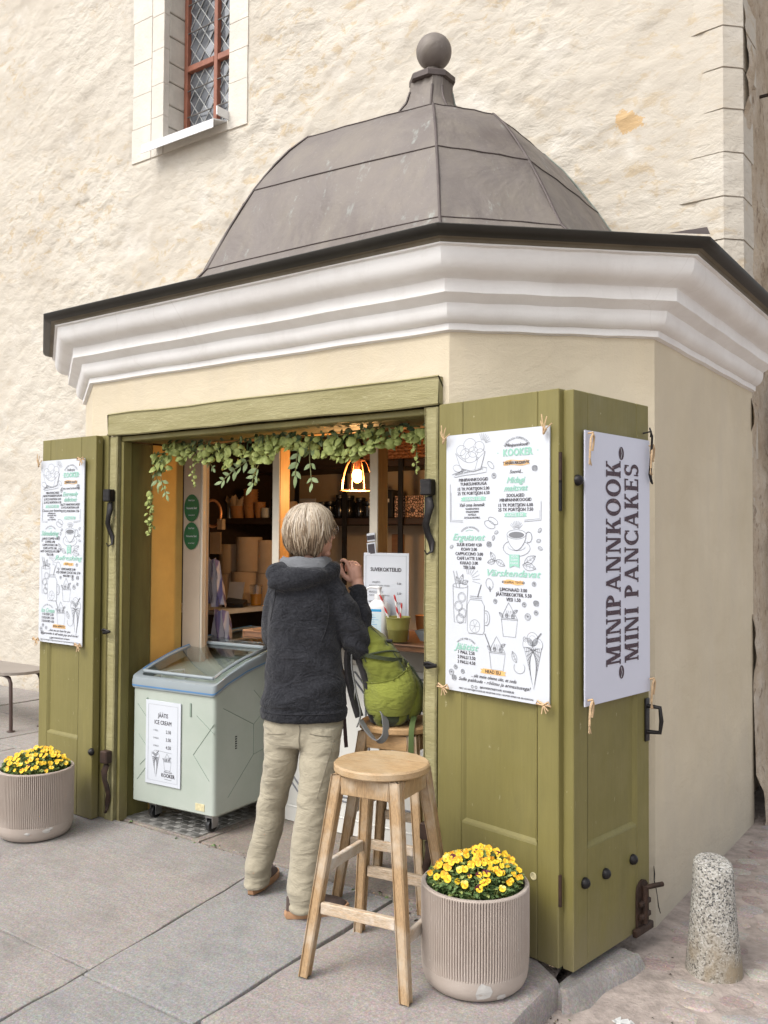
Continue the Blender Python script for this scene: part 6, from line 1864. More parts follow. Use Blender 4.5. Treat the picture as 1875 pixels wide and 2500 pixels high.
simple('steel_flask', 'slim steel flask on the left shelf', 'flask', (-2.69, 1.44, SZ), lambda m: m.lathe([(.02, 0), (.02, .11), (.012, .125), (.012, .14)], 16), MAT['metal'])
# black jars and tins along the right-hand shelf
random.seed(31)
x = -2.06; k = 0
mid = ['squat', 'tall', 'ribbed', 'narrow']
while x < -1.62:
    r = random.uniform(.034, .045); h = random.uniform(.09, .16)
    t = thing('black_jar', ('small' if h < .115 else 'tall' if h > .142 else 'mid-sized') + (' narrow' if r < .0395 else ' wide') + ' black glazed jar in the shelf row behind the lamp', 'jar', (x, 1.72 + jit(.02), SZ), 0, 'black jars on the shelf')
    mb = MB(); mb.lathe([(r * .9, 0), (r, .01), (r, h * .8), (r * .75, h * .9), (r * .8, h)], 18); build('jar', mb, MAT['black_glaze'] if 'black_glaze' in MAT else MAT['black_glass'], t, 40)
    mb = MB(); mb.lathe([(r * .85, h), (r * .85, h + .016), (r * .2, h + .02)], 18); build('lid', mb, MAT['black'], t, 40)
    x += 2 * r + .004; k += 1
for x, h, lab in ((-1.575, .21, 'tall black coffee tin with white label left of the boxes'), (-1.475, .18, 'black coffee tin with white label beside the boxes')):
    t = thing('coffee_tin', lab, 'tin', (x, 1.70, SZ)); mb = MB(); mb.box((0, 0, h / 2), (.08, .08, h), bev=.006); build('tin', mb, MAT['black'], t)
    mb = MB(); mb.box((0, -.0412, h * .62), (.03, .001, .022)); build('label_sheet', mb, MAT['cup_white'], t)
for i in range(3):
    t = thing('patterned_box', 'patterned carton, %s of three in a row on the shelf' % ('left', 'middle', 'right')[i], 'box', (-1.370 + i * .095, 1.70, SZ), 0, 'patterned cartons on the shelf')
    mb = MB(); mb.box((0, 0, .07), (.091, .09, .14), bev=.002); build('carton', mb, MAT['box_pattern'], t)
    mb = MB(); mb.lathe([(.016, 0), (.001, .0005)], 14, M=Matrix.Translation((0, -.0455, .045)) @ Matrix.Rotation(PI / 2, 4, 'X')); build('emblem', mb, MAT['ink'], t)
simple('tablet', 'grey tablet screen standing on the shelf above her head', 'tablet', (-2.16, 1.62, SZ), lambda m: m.box((0, 0, .07), (.18, .01, .14), bev=.004, M=Matrix.Rotation(R(-10), 4, 'X')), MAT['screen'], R(10))
# small stock along the shelves: white cups, spice tins, upper-shelf cartons
for k, (x, y, z, m, r, h) in enumerate(((-2.56, 1.50, 1.671, 'cup_white', .032, .07), (-2.36, 1.46, 1.671, 'cup_white', .032, .07), (-2.28, 1.47, 1.671, 'black_glass', .04, .13), (-2.20, 1.46, 1.671, 'black_glass', .036, .10), (-2.12, 1.46, 1.671, 'kraft', .036, .11))):
    lab = ('white cup between the tub and the orange cups', 'white cup right of the orange cups', 'tall dark jar on the left shelf by the white post', 'squat dark jar on the left shelf by the white post', 'brown card tub on the left shelf next to the white post')[k]
    simple('shelf_cup' if m == 'cup_white' else 'shelf_jar', lab, 'cup' if m == 'cup_white' else 'jar', (x, y, z), (lambda r, h: lambda mm: mm.lathe([(r * .8, 0), (r, h * .1), (r, h * .9), (r * .85, h), (r * .7, h)], 18))(r, h), MAT[m])
for k in range(7):
    x = -2.30 + k * .135; h = .08 + .05 * ((k * 37) % 5) / 5
    simple('carton', 'dim carton in the row on the top shelf under the ceiling', 'carton', (x, 1.80, 2.046), (lambda h: lambda mm: mm.box((0, 0, h / 2), (.115, .12, h), bev=.003))(h), MAT[('kraft', 'wood_box', 'cup_white', 'black', 'kraft', 'terracotta', 'wood_box')[k]], 0, 'cartons on the top shelf')
# wicker basket on the upper shelf
t = thing('wicker_basket', 'brown wicker basket on the upper right shelf', 'basket', (-1.26, 1.74, 2.046))
mb = MB()
for j in range(9):
    z = .012 + j * .022
    pts = []
    for i in range(49):
        u = i / 48
        pts.append((-.34 + .68 * u, -.17 + .007 * math.sin(i * PI / 2 + j * PI), z + .003 * math.sin(i * 1.3 + j)))
    mb.tube(pts, .0105, 6)
for i in range(25): mb.tube([(-.34 + .68 * i / 24, -.168, 0), (-.34 + .68 * i / 24, -.168, .2)], .006, 5)
mb.box((0, 0, .1), (.67, .31, .2)); build('weave', mb, MAT['wicker'], t, 60)
for x, z, lab in ((-1.62, 1.5, 'small framed card on the back wall under the shelf'),):
    simple('framed_card', lab, 'frame', (x, 1.995, z), lambda m: m.box((0, 0, 0), (.1, .015, .13), bev=.003), MAT['wood_box'])

# ------------------------------------------------------------------ garland over the opening
random.seed(12)
gar = thing('leaf_garland', 'garland of hop bracts and green leaves draped along the lintel', 'garland', (-1.2, .26, 2.0))
GO = Vector((-1.2, .26, 2.0))
GX = .07; GY = -.105; GS = .88
def bract_mesh():
    mb = MB(); n = 7
    a = random.uniform(.9, 1.2)
    pts = [(0, 0, 0)]; r = .021
    for k in range(n):
        t = -2.6 + 5.2 * k / (n - 1); pts.append((r * a * math.sin(t), .008 + abs(math.sin(t)) * .003, -.017 + r * math.cos(t) * -1 + .0))
    c = (0, -.004, -.018)
    pts.append(c); m = len(pts) - 1
    fs = [(k, k + 1, m) for k in range(1, n)] + [(0, 1, m), (n, 0, m)]
    mb.add(pts, fs); return mesh_from('hop_bract', mb, MAT['hop'], 180)
def leaf_mesh(mat):
    mb = MB(); L, w = .062, .014
    pts = [(0, 0, 0)]
    for s in (1, -1):
        for t in (.2, .45, .7, .88): pts.append((s * w * math.sin(PI * t ** .9), .004 - .01 * t, -L * t))
    pts.append((0, -.004, -L)); pts.append((0, -.002, -L * .45))
    fs = [(0, 1, 10), (1, 2, 10), (2, 3, 10), (3, 4, 10), (4, 9, 10), (9, 8, 10), (8, 7, 10), (7, 6, 10), (6, 5, 10), (5, 0, 10)]
    mb.add(pts, fs); return mesh_from('garland_leaf', mb, mat, 180)
BR = [bract_mesh() for _ in range(5)]; LF = [leaf_mesh(MAT['euc']) for _ in range(3)] + [leaf_mesh(MAT['euc_dark']) for _ in range(2)]
count = 0; spare = MB(); stems = MB()
def put(me, M_):
    """leaf as a part while the part budget lasts, then joined in one"""
    global count
    M_ = Matrix.Translation(Vector((GX, GY, 0)) - GO) @ M_
    if count < 298:
        piece('leaf', me, gar, M_); count += 1
    else:
        o = len(spare.v); spare.v.extend([tuple(M_ @ v.co) for v in me.vertices])
        mi = 0 if me.name.startswith('hop') else (1 if me.materials[0] == MAT['euc'] else 2)
        for p in me.polygons: spare.f.append(tuple(i + o for i in p.vertices)); spare.m.append(mi)
def bract(p, s=1.0):
    put(random.choice(BR), Matrix.Translation(p) @ Matrix.Rotation(jit(1.0), 4, 'Z') @ Matrix.Rotation(R(-20) + jit(.7), 4, 'X') @ Matrix.Rotation(jit(.9), 4, 'Y') @ Matrix.Scale(GS * s * random.uniform(.75, 1.15), 4))
def leafp(p, ang, tilt=0, s=1.0, dark=False):
    put(random.choice(LF[3:] if dark else LF[:3]), Matrix.Translation(p) @ Matrix.Rotation(jit(.4), 4, 'Z') @ Matrix.Rotation(tilt + jit(.3), 4, 'X') @ Matrix.Rotation(ang, 4, 'Y') @ Matrix.Scale(GS * s * random.uniform(.8, 1.15), 4))
def spray(p, ang, L=.17, n=5, s=1.0):
    """a stalk with paired leaves; ang 0 hangs straight down, + to the left in view"""
    d = Vector((-math.sin(ang), 0, -math.cos(ang))); p = Vector(p)
    stems.tube([p - GO, p + d * L * .5 - GO + Vector((0, -.008, .006)), p + d * L - GO], .0022, 5)
    for k in range(n):
        q = p + d * L * (k + .6) / n
        for sg in (-1, 1): leafp(q, ang + sg * R(48), -.1, s * (1.0 - .06 * k))
    leafp(p + d * L, ang, -.1, s)
def tassel(p, L, n, s=1.0):
    p = Vector(p); stems.tube([p - GO, p + Vector((0, 0, -L)) - GO], .002, 5)
    for k in range(n):
        u = k / n
        bract(p + Vector((jit(.022 * (1 - .6 * u)), jit(.02), -L * u)), s * (1 - .35 * u))
# hanging pieces first so that they become single leaves
tassel((-2.045, .235, 1.79), .24, 26, .95)
tassel((-1.735, .26, 1.97), .17, 16, .7); tassel((-1.30, .27, 1.97), .17, 15, .7); tassel((-.335, .27, 2.02), .20, 16, .75)
spray((-2.02, .24, 2.0), R(-8), .17, 4, 1.0); spray((-1.97, .24, 1.86), R(-25), .10, 3, .8); spray((-1.67, .26, 2.0), R(-38), .13, 4, .65)
spray((-1.32, .25, 1.93), R(62), .22, 5, 1.0); spray((-1.26, .25, 1.90), R(25), .11, 3, 1.0); spray((-.985, .25, 2.01), R(12), .17, 4, 1.15); spray((-.93, .25, 2.0), R(-4), .20, 3, 1.1)
spray((-.52, .27, 2.03), R(-35), .09, 3, .6); spray((-1.21, .25, 2.05), R(20), .06, 2, 1.1)
def band(x): return 2.032 + .012 * math.sin(x * 9) - (.05 if x < -1.95 else 0)
for i in range(330):
    x = random.uniform(-2.03, -.24); c = .5 + .5 * math.sin(x * 8.3 + 1)
    bract((x, .24 + jit(.03), band(x) - random.random() * (.05 + .07 * c)), random.uniform(.8, 1.25))
for (x, z, n) in ((-1.95, 1.955, 16), (-1.80, 1.985, 10), (-.55, 1.99, 10), (-1.20, 1.965, 16), (-1.13, 1.995, 8), (-1.62, 1.985, 10), (-.75, 1.985, 8), (-1.44, 1.97, 8)):
    for k in range(n): bract((x + jit(.05), .22 + jit(.02), z + jit(.035)), 1.15)
for i in range(230):
    x = random.uniform(-2.03, -.26); leafp((x, .26 + jit(.03), band(x) + .03 - random.random() * .07), jit(1.5), jit(.6), .75, random.random() < .55)
stems.tube([(x - GO.x, .265 - GO.y + .01 * math.sin(x * 7), band(x) - GO.z) for x in np.linspace(-2.03, -.31, 24)], .004, 6)
stems.tube([Vector((-2.035, .25, 2.0)) - GO, Vector((-2.03, .25, 1.9)) - GO, Vector((-2.045, .24, 1.80)) - GO], .003, 5)
stems.xf(Matrix.Translation((GX, GY, 0)))
build('stem', stems, MAT['stem'], gar, 60)
build('small_leaves', spare, [MAT['hop'], MAT['euc'], MAT['euc_dark']], gar, 180, kind='stuff')
# ------------------------------------------------------------------ the customer
random.seed(44)
YAWP = .618
person = thing('person', 'grey haired person in charcoal hooded fleece and beige trousers at the counter', 'person', (-.603, -.213, 0), YAWP)
def ellring(c, rx, ry, n=28, tilt=0.0, rot=0.0, sq=2.0):
    out = []
    for j in range(n):
        a = 2 * PI * j / n
        ca, sa = math.cos(a), math.sin(a)
        x = rx * math.copysign(abs(ca) ** (2 / sq), ca); y = ry * math.copysign(abs(sa) ** (2 / sq), sa)
        out.append((c[0] + x * math.cos(rot) - y * math.sin(rot), c[1] + x * math.sin(rot) + y * math.cos(rot), c[2] + tilt * x))
    return out
def smooth_loft(mb, keys, sub=4, n=28, sq=2.2):
    """keys: (x, y, z, rx, ry); a spline through them"""
    K = np.array(keys, float); t = np.arange(len(K)); T = np.linspace(0, len(K) - 1, (len(K) - 1) * sub + 1)
    def cr(col):
        out = []
        for u in T:
            i = min(int(u), len(K) - 2); f = u - i
            p = [K[max(0, min(len(K) - 1, i + d)), col] for d in (-1, 0, 1, 2)]
            out.append(.5 * (2 * p[1] + (p[2] - p[0]) * f + (2 * p[0] - 5 * p[1] + 4 * p[2] - p[3]) * f * f + (3 * p[1] - p[0] - 3 * p[2] + p[3]) * f ** 3))
        return np.array(out)
    C = [cr(i) for i in range(5)]
    mb.loft([ellring((C[0][i], C[1][i], C[2][i]), max(.003, C[3][i]), max(.003, C[4][i]), n, sq=sq) for i in range(len(T))])
def limb(mb, pts, rs, n=16, sub=5):
    P = [Vector(p) for p in pts]; path, rad = [], []
    for i in range(len(P) - 1):
        p0, p1, p2, p3 = P[max(0, i - 1)], P[i], P[i + 1], P[min(len(P) - 1, i + 2)]
        for k in range(sub):
            f = k / sub
            path.append(.5 * (2 * p1 + (p2 - p0) * f + (2 * p0 - 5 * p1 + 4 * p2 - p3) * f * f + (3 * p1 - p0 - 3 * p2 + p3) * f ** 3)); rad.append(rs[i] + (rs[i + 1] - rs[i]) * f)
    path.append(P[-1]); rad.append(rs[-1])
    d0, d1 = (path[0] - path[1]).normalized(), (path[-1] - path[-2]).normalized()
    path = [path[0] + d0 * rad[0] * .85, path[0] + d0 * rad[0] * .5] + path + [path[-1] + d1 * rad[-1] * .5, path[-1] + d1 * rad[-1] * .85]
    rad = [rad[0] * .35, rad[0] * .85] + rad + [rad[-1] * .85, rad[-1] * .35]
    mb.tube(path, rad, n)
def fuse(name, mb, voxel, smooth, mat, parent, disp=None):
    """union of the shapes in mb as one continuous skin"""
    me = mesh_from(name + '_raw', mb, mat)
    o = bpy.data.objects.new(name, me); COL.objects.link(o)
    m = o.modifiers.new('r', 'REMESH'); m.mode = 'VOXEL'; m.voxel_size = voxel
    s = o.modifiers.new('s', 'SMOOTH'); s.iterations = smooth; s.factor = .5
    dg = bpy.context.evaluated_depsgraph_get()
    me2 = bpy.data.meshes.new_from_object(o.evaluated_get(dg))
    o.modifiers.clear(); o.data = me2; bpy.data.meshes.remove(me)
    me2.name = name
    nv = len(me2.vertices)
    if disp:
        co = np.empty(nv * 3); me2.vertices.foreach_get('co', co); no = np.empty(nv * 3); me2.vertices.foreach_get('normal', no)
        co = co.reshape(-1, 3); no = no.reshape(-1, 3)
        co = co + no * disp(co, no)[:, None]
        me2.vertices.foreach_set('co', co.reshape(-1))
    me2.polygons.foreach_set('use_smooth', [True] * len(me2.polygons)); me2.update()
    me2.materials.clear(); me2.materials.append(mat)
    o.parent = parent
    return o
HC_ = Vector((.044, .012, 1.572))
FD = Vector((math.sin(R(58)), math.cos(R(58)), 0)); FS = Vector((FD.y, -FD.x, 0))      # where the face looks, and her right
def hd(f, s, z): return HC_ + FD * f + FS * s + Vector((0, 0, z))
b = MB()
def esph(c, r, sx, sy, sz, n=24, m=16):
    o = len(b.v); b.sphere((0, 0, 0), r, 0, n, m, (sx, sy, sz))
    ang = math.atan2(FD.y, FD.x)
    b.xf(Matrix.Translation(c) @ Matrix.Rotation(ang, 4, 'Z'), o)
esph(hd(-.012, 0, .022), .1, .98, .78, .98)            # skull (long axis along the face direction)
esph(hd(.025, 0, -.035), .1, .68, .62, .78)            # lower face
esph(hd(.062, 0, -.095), .03, .9, 1.1, .75)            # chin
esph(hd(.090, 0, -.012), .016, 1.0, .75, 1.5); esph(hd(.101, 0, -.026), .0135, 1.0, .95, .8)   # nose
esph(hd(.085, 0, -.062), .014, .7, 1.7, .5); esph(hd(.084, 0, -.074), .013, .7, 1.5, .5)       # lips
for s in (-1, 1):
    esph(hd(.072, s * .034, .008), .0135, .8, 1.0, .9)          # eyes
    esph(hd(.070, s * .034, .030), .013, .8, 1.5, .5)           # brows
    esph(hd(.055, s * .045, -.035), .025, .8, .8, 1.0)          # cheeks
    esph(hd(-.005, s * .080, -.008), .022, .9, .35, 1.4)        # ears
limb(b, [hd(-.02, 0, -.05), (.036, .0, 1.44), (.03, -.01, 1.37)], [.052, .052, .062], 16)
smooth_loft(b, [(.022, .0, .70, .13, .10), (.02, 0, .90, .13, .10), (.014, 0, 1.1, .12, .09), (.014, 0, 1.25, .125, .09), (.025, 0, 1.36, .11, .07), (.03, 0, 1.40, .05, .05)])
limb(b, [(.12, .0, 1.335), (.248, .022, 1.09), (.242, .115, 1.318), (.236, .13, 1.352)], [.042, .036, .027, .026])
limb(b, [(-.07, .0, 1.335), (-.106, .088, 1.11), (.04, .20, 1.22), (.06, .215, 1.235)], [.036, .032, .024, .024])
limb(b, [(.10, -.03, .72), (.07, -.11, .45), (.04, -.155, .08)], [.06, .045, .03]); limb(b, [(-.07, .0, .72), (-.11, .04, .44), (-.175, .08, .08)], [.06, .045, .03])
# right hand: loosely closed in front of her, knuckles up and to the right
def hand(base, up, out, nrm, s=1.0):
    """base = wrist; up = along the palm; out = towards the little-finger side; nrm = back of the hand"""
    B, U, O, N = Vector(base), Vector(up).normalized(), Vector(out).normalized(), Vector(nrm).normalized()
    def q(u, o, n): return B + (U * u + O * o + N * n) * s
    limb(b, [q(.0, 0, 0), q(.03, .0, .003), q(.062, .0, .004)], [.024 * s, .030 * s, .028 * s], 12)
    limb(b, [q(.02, -.02, .0), q(.062, -.024, .004)], [.016 * s, .014 * s], 10); limb(b, [q(.02, .02, 0), q(.058, .025, .003)], [.016 * s, .013 * s], 10)
    for k, (o, L) in enumerate(((-.030, 1.0), (-.010, 1.08), (.010, 1.0), (.029, .82))):
        a = q(.068, o, .006); c = q(.068 + .030 * L, o, -.004 - .004 * k); d = q(.068 + .022 * L, o * .92, -.034 * L); e = q(.062 + .004 * L, o * .85, -.046)
        if k == 0: c = q(.068 + .036, o - .004, .0); d = q(.068 + .050, o - .004, -.022); e = q(.068 + .046, o - .002, -.040)
        limb(b, [a, c, d, e], [.0092 * s, .0086 * s, .0080 * s, .0070 * s], 10, 4)
    limb(b, [q(.018, -.026, -.010), q(.045, -.046, -.022), q(.078, -.040, -.040), q(.098, -.028, -.050)], [.0135 * s, .0115 * s, .0105 * s, .0085 * s], 10, 4)
hand((.236, .130, 1.345), (-.22, .10, 1), (.75, .62, .15), (.55, -.62, .15), .95)
hand((.06, .215, 1.235), (.8, .3, .5), (0, .3, -1), (.3, .9, .2), .84)
body = fuse('body', b, .0034, 2, MAT['skin'], person)

# fleece jacket
j = MB()
smooth_loft(j, [(.022, -.005, .785, .179, .135), (.020, -.005, .83, .182, .138), (.020, -.005, .95, .172, .132), (.016, -.005, 1.10, .150, .122), (.017, -.005, 1.24, .146, .116), (.020, -.005, 1.33, .134, .100), (.026, .0, 1.385, .106, .080), (.034, .0, 1.425, .082, .072)], 5, 36, 2.4)
limb(j, [(.120, -.01, 1.340), (.196, -.012, 1.210), (.250, .012, 1.080), (.252, .075, 1.19), (.240, .113, 1.305)], [.060, .063, .058, .052, .041], 20)
limb(j, [(-.075, -.005, 1.340), (-.100, .03, 1.22), (-.108, .095, 1.10), (-.03, .165, 1.16), (.05, .21, 1.228)], [.062, .062, .056, .050, .042], 20)
# hood: a thick roll round the neck and the empty bag lying on the shoulders
P = []; rr = []
for k in range(25):
    a = 2 * PI * k / 24
    P.append((.040 + .102 * math.cos(a), .012 + .090 * math.sin(a), 1.405 + .012 * math.sin(a) + .012 * math.cos(2 * a))); rr.append(.030 + .016 * max(0, -math.sin(a)))
j.tube(P, rr, 12, cap=False)
o0 = len(j.v); j.sphere((0, 0, 0), 1, 0, 24, 14, (.128, .050, .050)); j.xf(Matrix.Translation((-.006, -.098, 1.372)) @ Matrix.Rotation(R(-12), 4, 'Y') @ Matrix.Rotation(R(18), 4, 'X'), o0)
o0 = len(j.v); j.sphere((0, 0, 0), 1, 0, 20, 12, (.07, .045, .045)); j.xf(Matrix.Translation((-.075, -.06, 1.392)) @ Matrix.Rotation(R(28), 4, 'Z'), o0)
def jd(co, no):
    x, y, z = co[:, 0], co[:, 1], co[:, 2]
    d = .010 * fbm(x * 7 + z * 4, z * 5 + y * 6, 3, 5) + .004 * fbm(x * 22, z * 16 + y * 20, 2, 9)
    # soft drag folds: from under the right arm to the waist, and across the lower back
    d += .0085 * np.exp(-((x - .06) ** 2) / .012) * np.sin(38 * (z + .75 * x) + 2 * fbm(x * 5, z * 5, 2, 3)) * np.clip((1.28 - z) / .1, 0, 1) * np.clip((z - .98) / .08, 0, 1)
    d += .0055 * np.sin(30 * (z - .5 * x) + 4 * fbm(x * 4, z * 4, 2, 13)) * np.clip((1.02 - z) / .08, 0, 1) * np.clip((z - .83) / .06, 0, 1)
    arm = (x > .19) & (z > 1.0)
    d += np.where(arm, .0050 * np.sin(75 * (z + .5 * x) + 3 * fbm(x * 9, z * 9, 2, 23)), 0)
    d -= .006 * np.exp(-((z - .835) / .006) ** 2) * (z < .9)
    return d
jacket = fuse('fleece_jacket', j, .0075, 7, MAT['fleece'], person, jd)
m = MB()
prev = []
for k in range(25):
    a = PI + PI * k / 24
    prev.append(((.030 + .082 * math.cos(a), .0 + .062 * math.sin(a), 1.452), (.026 + .100 * math.cos(a), .002 + .096 * math.sin(a), 1.462), (.022 + .112 * math.cos(a), .0 + .118 * math.sin(a) , 1.445 - .004 * math.sin(k)), (.034 + .110 * math.cos(a), .0 + .122 * math.sin(a), 1.408)))
m.loft([[Vector(p) + Vector((0, 0, .003 * math.sin(k * .7 + i))) for i, p in enumerate(row)] for k, row in enumerate(prev)], 0, False, closed=False)
build('hood_lining', m, MAT['hood_lining'], jacket, 80)
m = MB(); m.tube([(.155, .02, 1.43), (.165, .012, 1.40), (.162, .0, 1.37)], .0035, 6); build('hood_cord', m, MAT['ink_grey'], jacket, 60)
m = MB(); m.tube([(.226, -.02, .965), (.236, -.03, .93), (.232, -.03, .86)], .0022, 5); build('zip_pull', m, MAT['metal'], jacket, 60)
m = MB(); m.tube([(.2375 + .033 * math.cos(a), .122 + .030 * math.sin(a), 1.322 + .004 * math.sin(a)) for a in np.linspace(0, 2 * PI, 21)], .007, 8, cap=False); build('cuff', m, MAT['fleece'], jacket, 60)

# trousers
tr = MB()
smooth_loft(tr, [(.022, .0, .90, .150, .112), (.020, .0, .82, .162, .122), (.018, -.005, .74, .164, .120), (.016, -.02, .68, .150, .10)], 4, 32, 2.4)
smooth_loft(tr, [(-.072, .0, .76, .080, .100), (-.074, .0, .62, .072, .088), (-.090, .02, .52, .066, .077), (-.111, .045, .42, .062, .071), (-.144, .062, .28, .061, .070), (-.168, .075, .16, .060, .070), (-.180, .080, .085, .057, .069), (-.180, .080, .052, .055, .068)], 5, 28, 2.1)
smooth_loft(tr, [(.096, -.02, .76, .090, .108), (.092, -.07, .62, .081, .093), (.082, -.09, .53, .074, .083), (.069, -.105, .45, .070, .078), (.053, -.13, .30, .070, .077), (.046, -.145, .17, .070, .077), (.043, -.150, .09, .068, .076), (.043, -.150, .050, .067, .075)], 5, 28, 2.1)
def td(co, no):
    x, y, z = co[:, 0], co[:, 1], co[:, 2]
    d = .0055 * fbm(x * 9 + z * 3, z * 5 + y * 5, 3, 15) + .0050 * fbm(x * 6 + z * 15, z * 20 - x * 16 + y * 6, 3, 55)
    for (zc, w, amp, fr, sl) in ((.69, .09, .0022, 40, .9), (.45, .11, .0020, 58, .5), (.115, .045, .0050, 60, .35)):
        d += amp * np.exp(-((z - zc) / w) ** 2) * np.sin(fr * (z + sl * np.where(x > 0, x, -x)) + 5 * fbm(x * 6, z * 6 + y * 4, 2, 19))
    d += .004 * np.sin(24 * (z * .5 + x)) * np.clip((.6 - z) / .2, 0, 1)
    d -= .004 * np.exp(-((z - .078) / .004) ** 2)
    return d
trousers = fuse('trousers', tr, .0075, 4, MAT['trousers'], person, td)

def on_mesh(o, pts, off=.0015, axis=Vector((0, -1, 0))):
    out = []
    for p in pts:
        ok, loc, nor, idx = o.ray_cast(Vector(p) + axis * .6, -axis)
        if ok: out.append(loc + axis * off)
    return out
def seam(name, o, pts, r, mat):
    q = on_mesh(o, pts)
    if len(q) > 2:
        mb = MB(); mb.tube(q, r, 5); build(name, mb, mat, o, 60)
bpy.context.view_layer.update()
SEAM = M('seam_shadow', (.21, .185, .135), .95)
seam('seat_seam', trousers, [(.012 + .002 * math.sin(k), 0, .775 - .012 * k) for k in range(10)], .0022, SEAM)
seam('pocket_seam', trousers, [(.055 + .011 * k, 0, .742 - .0015 * k) for k in range(9)], .0020, SEAM)
seam('pocket_seam', trousers, [(-.045 - .010 * k, 0, .742 - .0015 * k) for k in range(9)], .0020, SEAM)
seam('leg_seam', trousers, [(.155 - .013 * k, 0, .72 - .045 * k) for k in range(6)], .0018, SEAM)
JSEAM = M('fleece_seam', (.014, .014, .017), .95)
seam('shoulder_seam', jacket, [(.098 + .03 * math.sin(k * .28), 0, 1.36 - .022 * k) for k in range(12)], .0024, JSEAM)
seam('shoulder_seam', jacket, [(-.088 - .004 * k, 0, 1.35 - .022 * k) for k in range(8)], .0024, JSEAM)
seam('hem_seam', jacket, [(-.135 + .031 * k, 0, .822) for k in range(11)], .0020, JSEAM)
# shoes
def shoe(heel, ang, L, grey=False):
    s = bpy.data.objects.new('shoe', None); COL.objects.link(s); s.parent = person
    s.matrix_local = Matrix.Translation(heel) @ Matrix.Rotation(ang, 4, 'Z')
    m = MB()
    xs = np.linspace(0, 1, 15)
    def half(u): return .040 * (math.sin(PI * min(1, (u + .06) / .55) * .5) if u < .48 else 1.08 - .0 ) * (1 if u < .75 else math.sqrt(max(0.02, 1 - ((u - .75) / .26) ** 2))) * (1 - .14 * math.exp(-((u - .42) / .14) ** 2))
    def hgt(u): return float(np.interp(u, [0, .12, .3, .5, .7, .9, 1], [.085, .098, .102, .088, .066, .050, .030]))
    rings = []
    for u in xs:
        w, h = half(u), hgt(u)
        rings.append([(u * L, w * c, .022 + (h - .022) * max(0, sn) ** .8) for c, sn in [(math.cos(a), math.sin(a)) for a in np.linspace(0, PI, 11)]])
    m.loft(rings); build('upper', m, MAT['shoe_grey'] if grey else MAT['shoe'], s, 60)
    m = MB(); o = []
    for u in np.linspace(0, 1, 22): o.append((-.006 + u * (L + .012), half(u) + .005))
    poly = o + [(x, -w) for x, w in o[::-1]]
    cx = L / 2
    m.loft([[(cx + (x - cx) * k, w * k, z) for x, w in poly] for k, z in ((.96, 0), (1, .006), (1.0, .022), (.98, .029))]); build('sole', m, MAT['sole'], s, 50)
    m = MB()
    for u in (.45, .52, .59): m.tube([(u * L, -.022, hgt(u) - .004), (u * L + .004, 0, hgt(u) + .004), (u * L, .022, hgt(u) - .004)], .0032, 5)
    build('lace', m, MAT['ink_grey'], s, 60)
    return s
shoe((-.028, -.185, .022), R(22), .255, False)
shoe((-.202, .035, .026), R(76), .255, False)

# spectacles
g_ = MB()
for s in (1,):
    c = hd(.098, .036, .006); g_.tube([c + (FS * math.cos(a) * .024 + Vector((0, 0, math.sin(a) * .018))) for a in np.linspace(0, 2 * PI, 19)], .0016, 6)
c = hd(.098, -.036, .006); g_.tube([c + (FS * math.cos(a) * .024 + Vector((0, 0, math.sin(a) * .018))) for a in np.linspace(0, 2 * PI, 19)], .0016, 6)
for s in (-1, 1): g_.tube([hd(.098, s * .060, .010), hd(.05, s * .076, .010), hd(-.005, s * .083, .006)], .0018, 6)
g_.tube([hd(.098, -.013, .010), hd(.1, 0, .012), hd(.098, .013, .010)], .0016, 6)
build('spectacles', g_, MAT['glasses'], person, 60)

# hair: a chin-length bob built strand by strand over a cap
hb = MB(); hv = []
HCn = Vector((.038, .004, 1.578))
fa = math.atan2(FD.y, FD.x)
def hair_pt(th, ph, lift):
    da = (th - fa + PI) % (2 * PI) - PI
    r = 1.0 + lift
    k = 1.0
    if ph > PI / 2: k = 1.02 - .26 * ((ph - PI / 2) / .9) ** 2.6
    rx, ry, rz = .1125, .118, .110
    k *= 1 - .10 * max(0, math.cos(min(abs(da), PI / 2) * .9)) * (1 if ph > 1.0 else ph)
    s = math.sin(min(ph, PI / 2)) if ph < PI / 2 else 1.0
    x = rx * s * k * math.cos(th); y = ry * s * k * math.sin(th)
    z = rz * math.cos(ph) if ph < PI / 2 else -rz * .98 * (ph - PI / 2) * .95
    return HCn + Vector((x * r, y * r, z * (1 + lift * .6)))
def strand(th, ph0, ph1, lift, w, tone):
    n = 8; pts = []; flick = random.choice((.30, .22, .12, .02, -.10)) if w > .001 else jit(.2)
    sw = jit(.16) + .10 * math.sin(th * 9) + .07 * math.sin(th * 17 + 1)
    for k in range(n):
        u = k / (n - 1); ph = ph0 + (ph1 - ph0) * u
        p = hair_pt(th + sw * u + .05 * math.sin(3 * u + th * 5), ph, lift * (.4 + .6 * math.sin(PI * min(1, u * 1.2))))
        if u > .75: p = p + (Vector((HCn.x, HCn.y, p.z)) - p) * (flick * (u - .75) / .25)
        pts.append(p)
    o = len(hb.v)
    hb.tube(pts, [w * (.6 + .6 * math.sin(PI * (.15 + .8 * k / (n - 1)))) for k in range(n)], 4, 0, True, flat=.45)
    hv.extend([min(1, max(0, tone + .22 - .50 * ((q - o) // 4) / (n - 1))) for q in range(o, len(hb.v))])
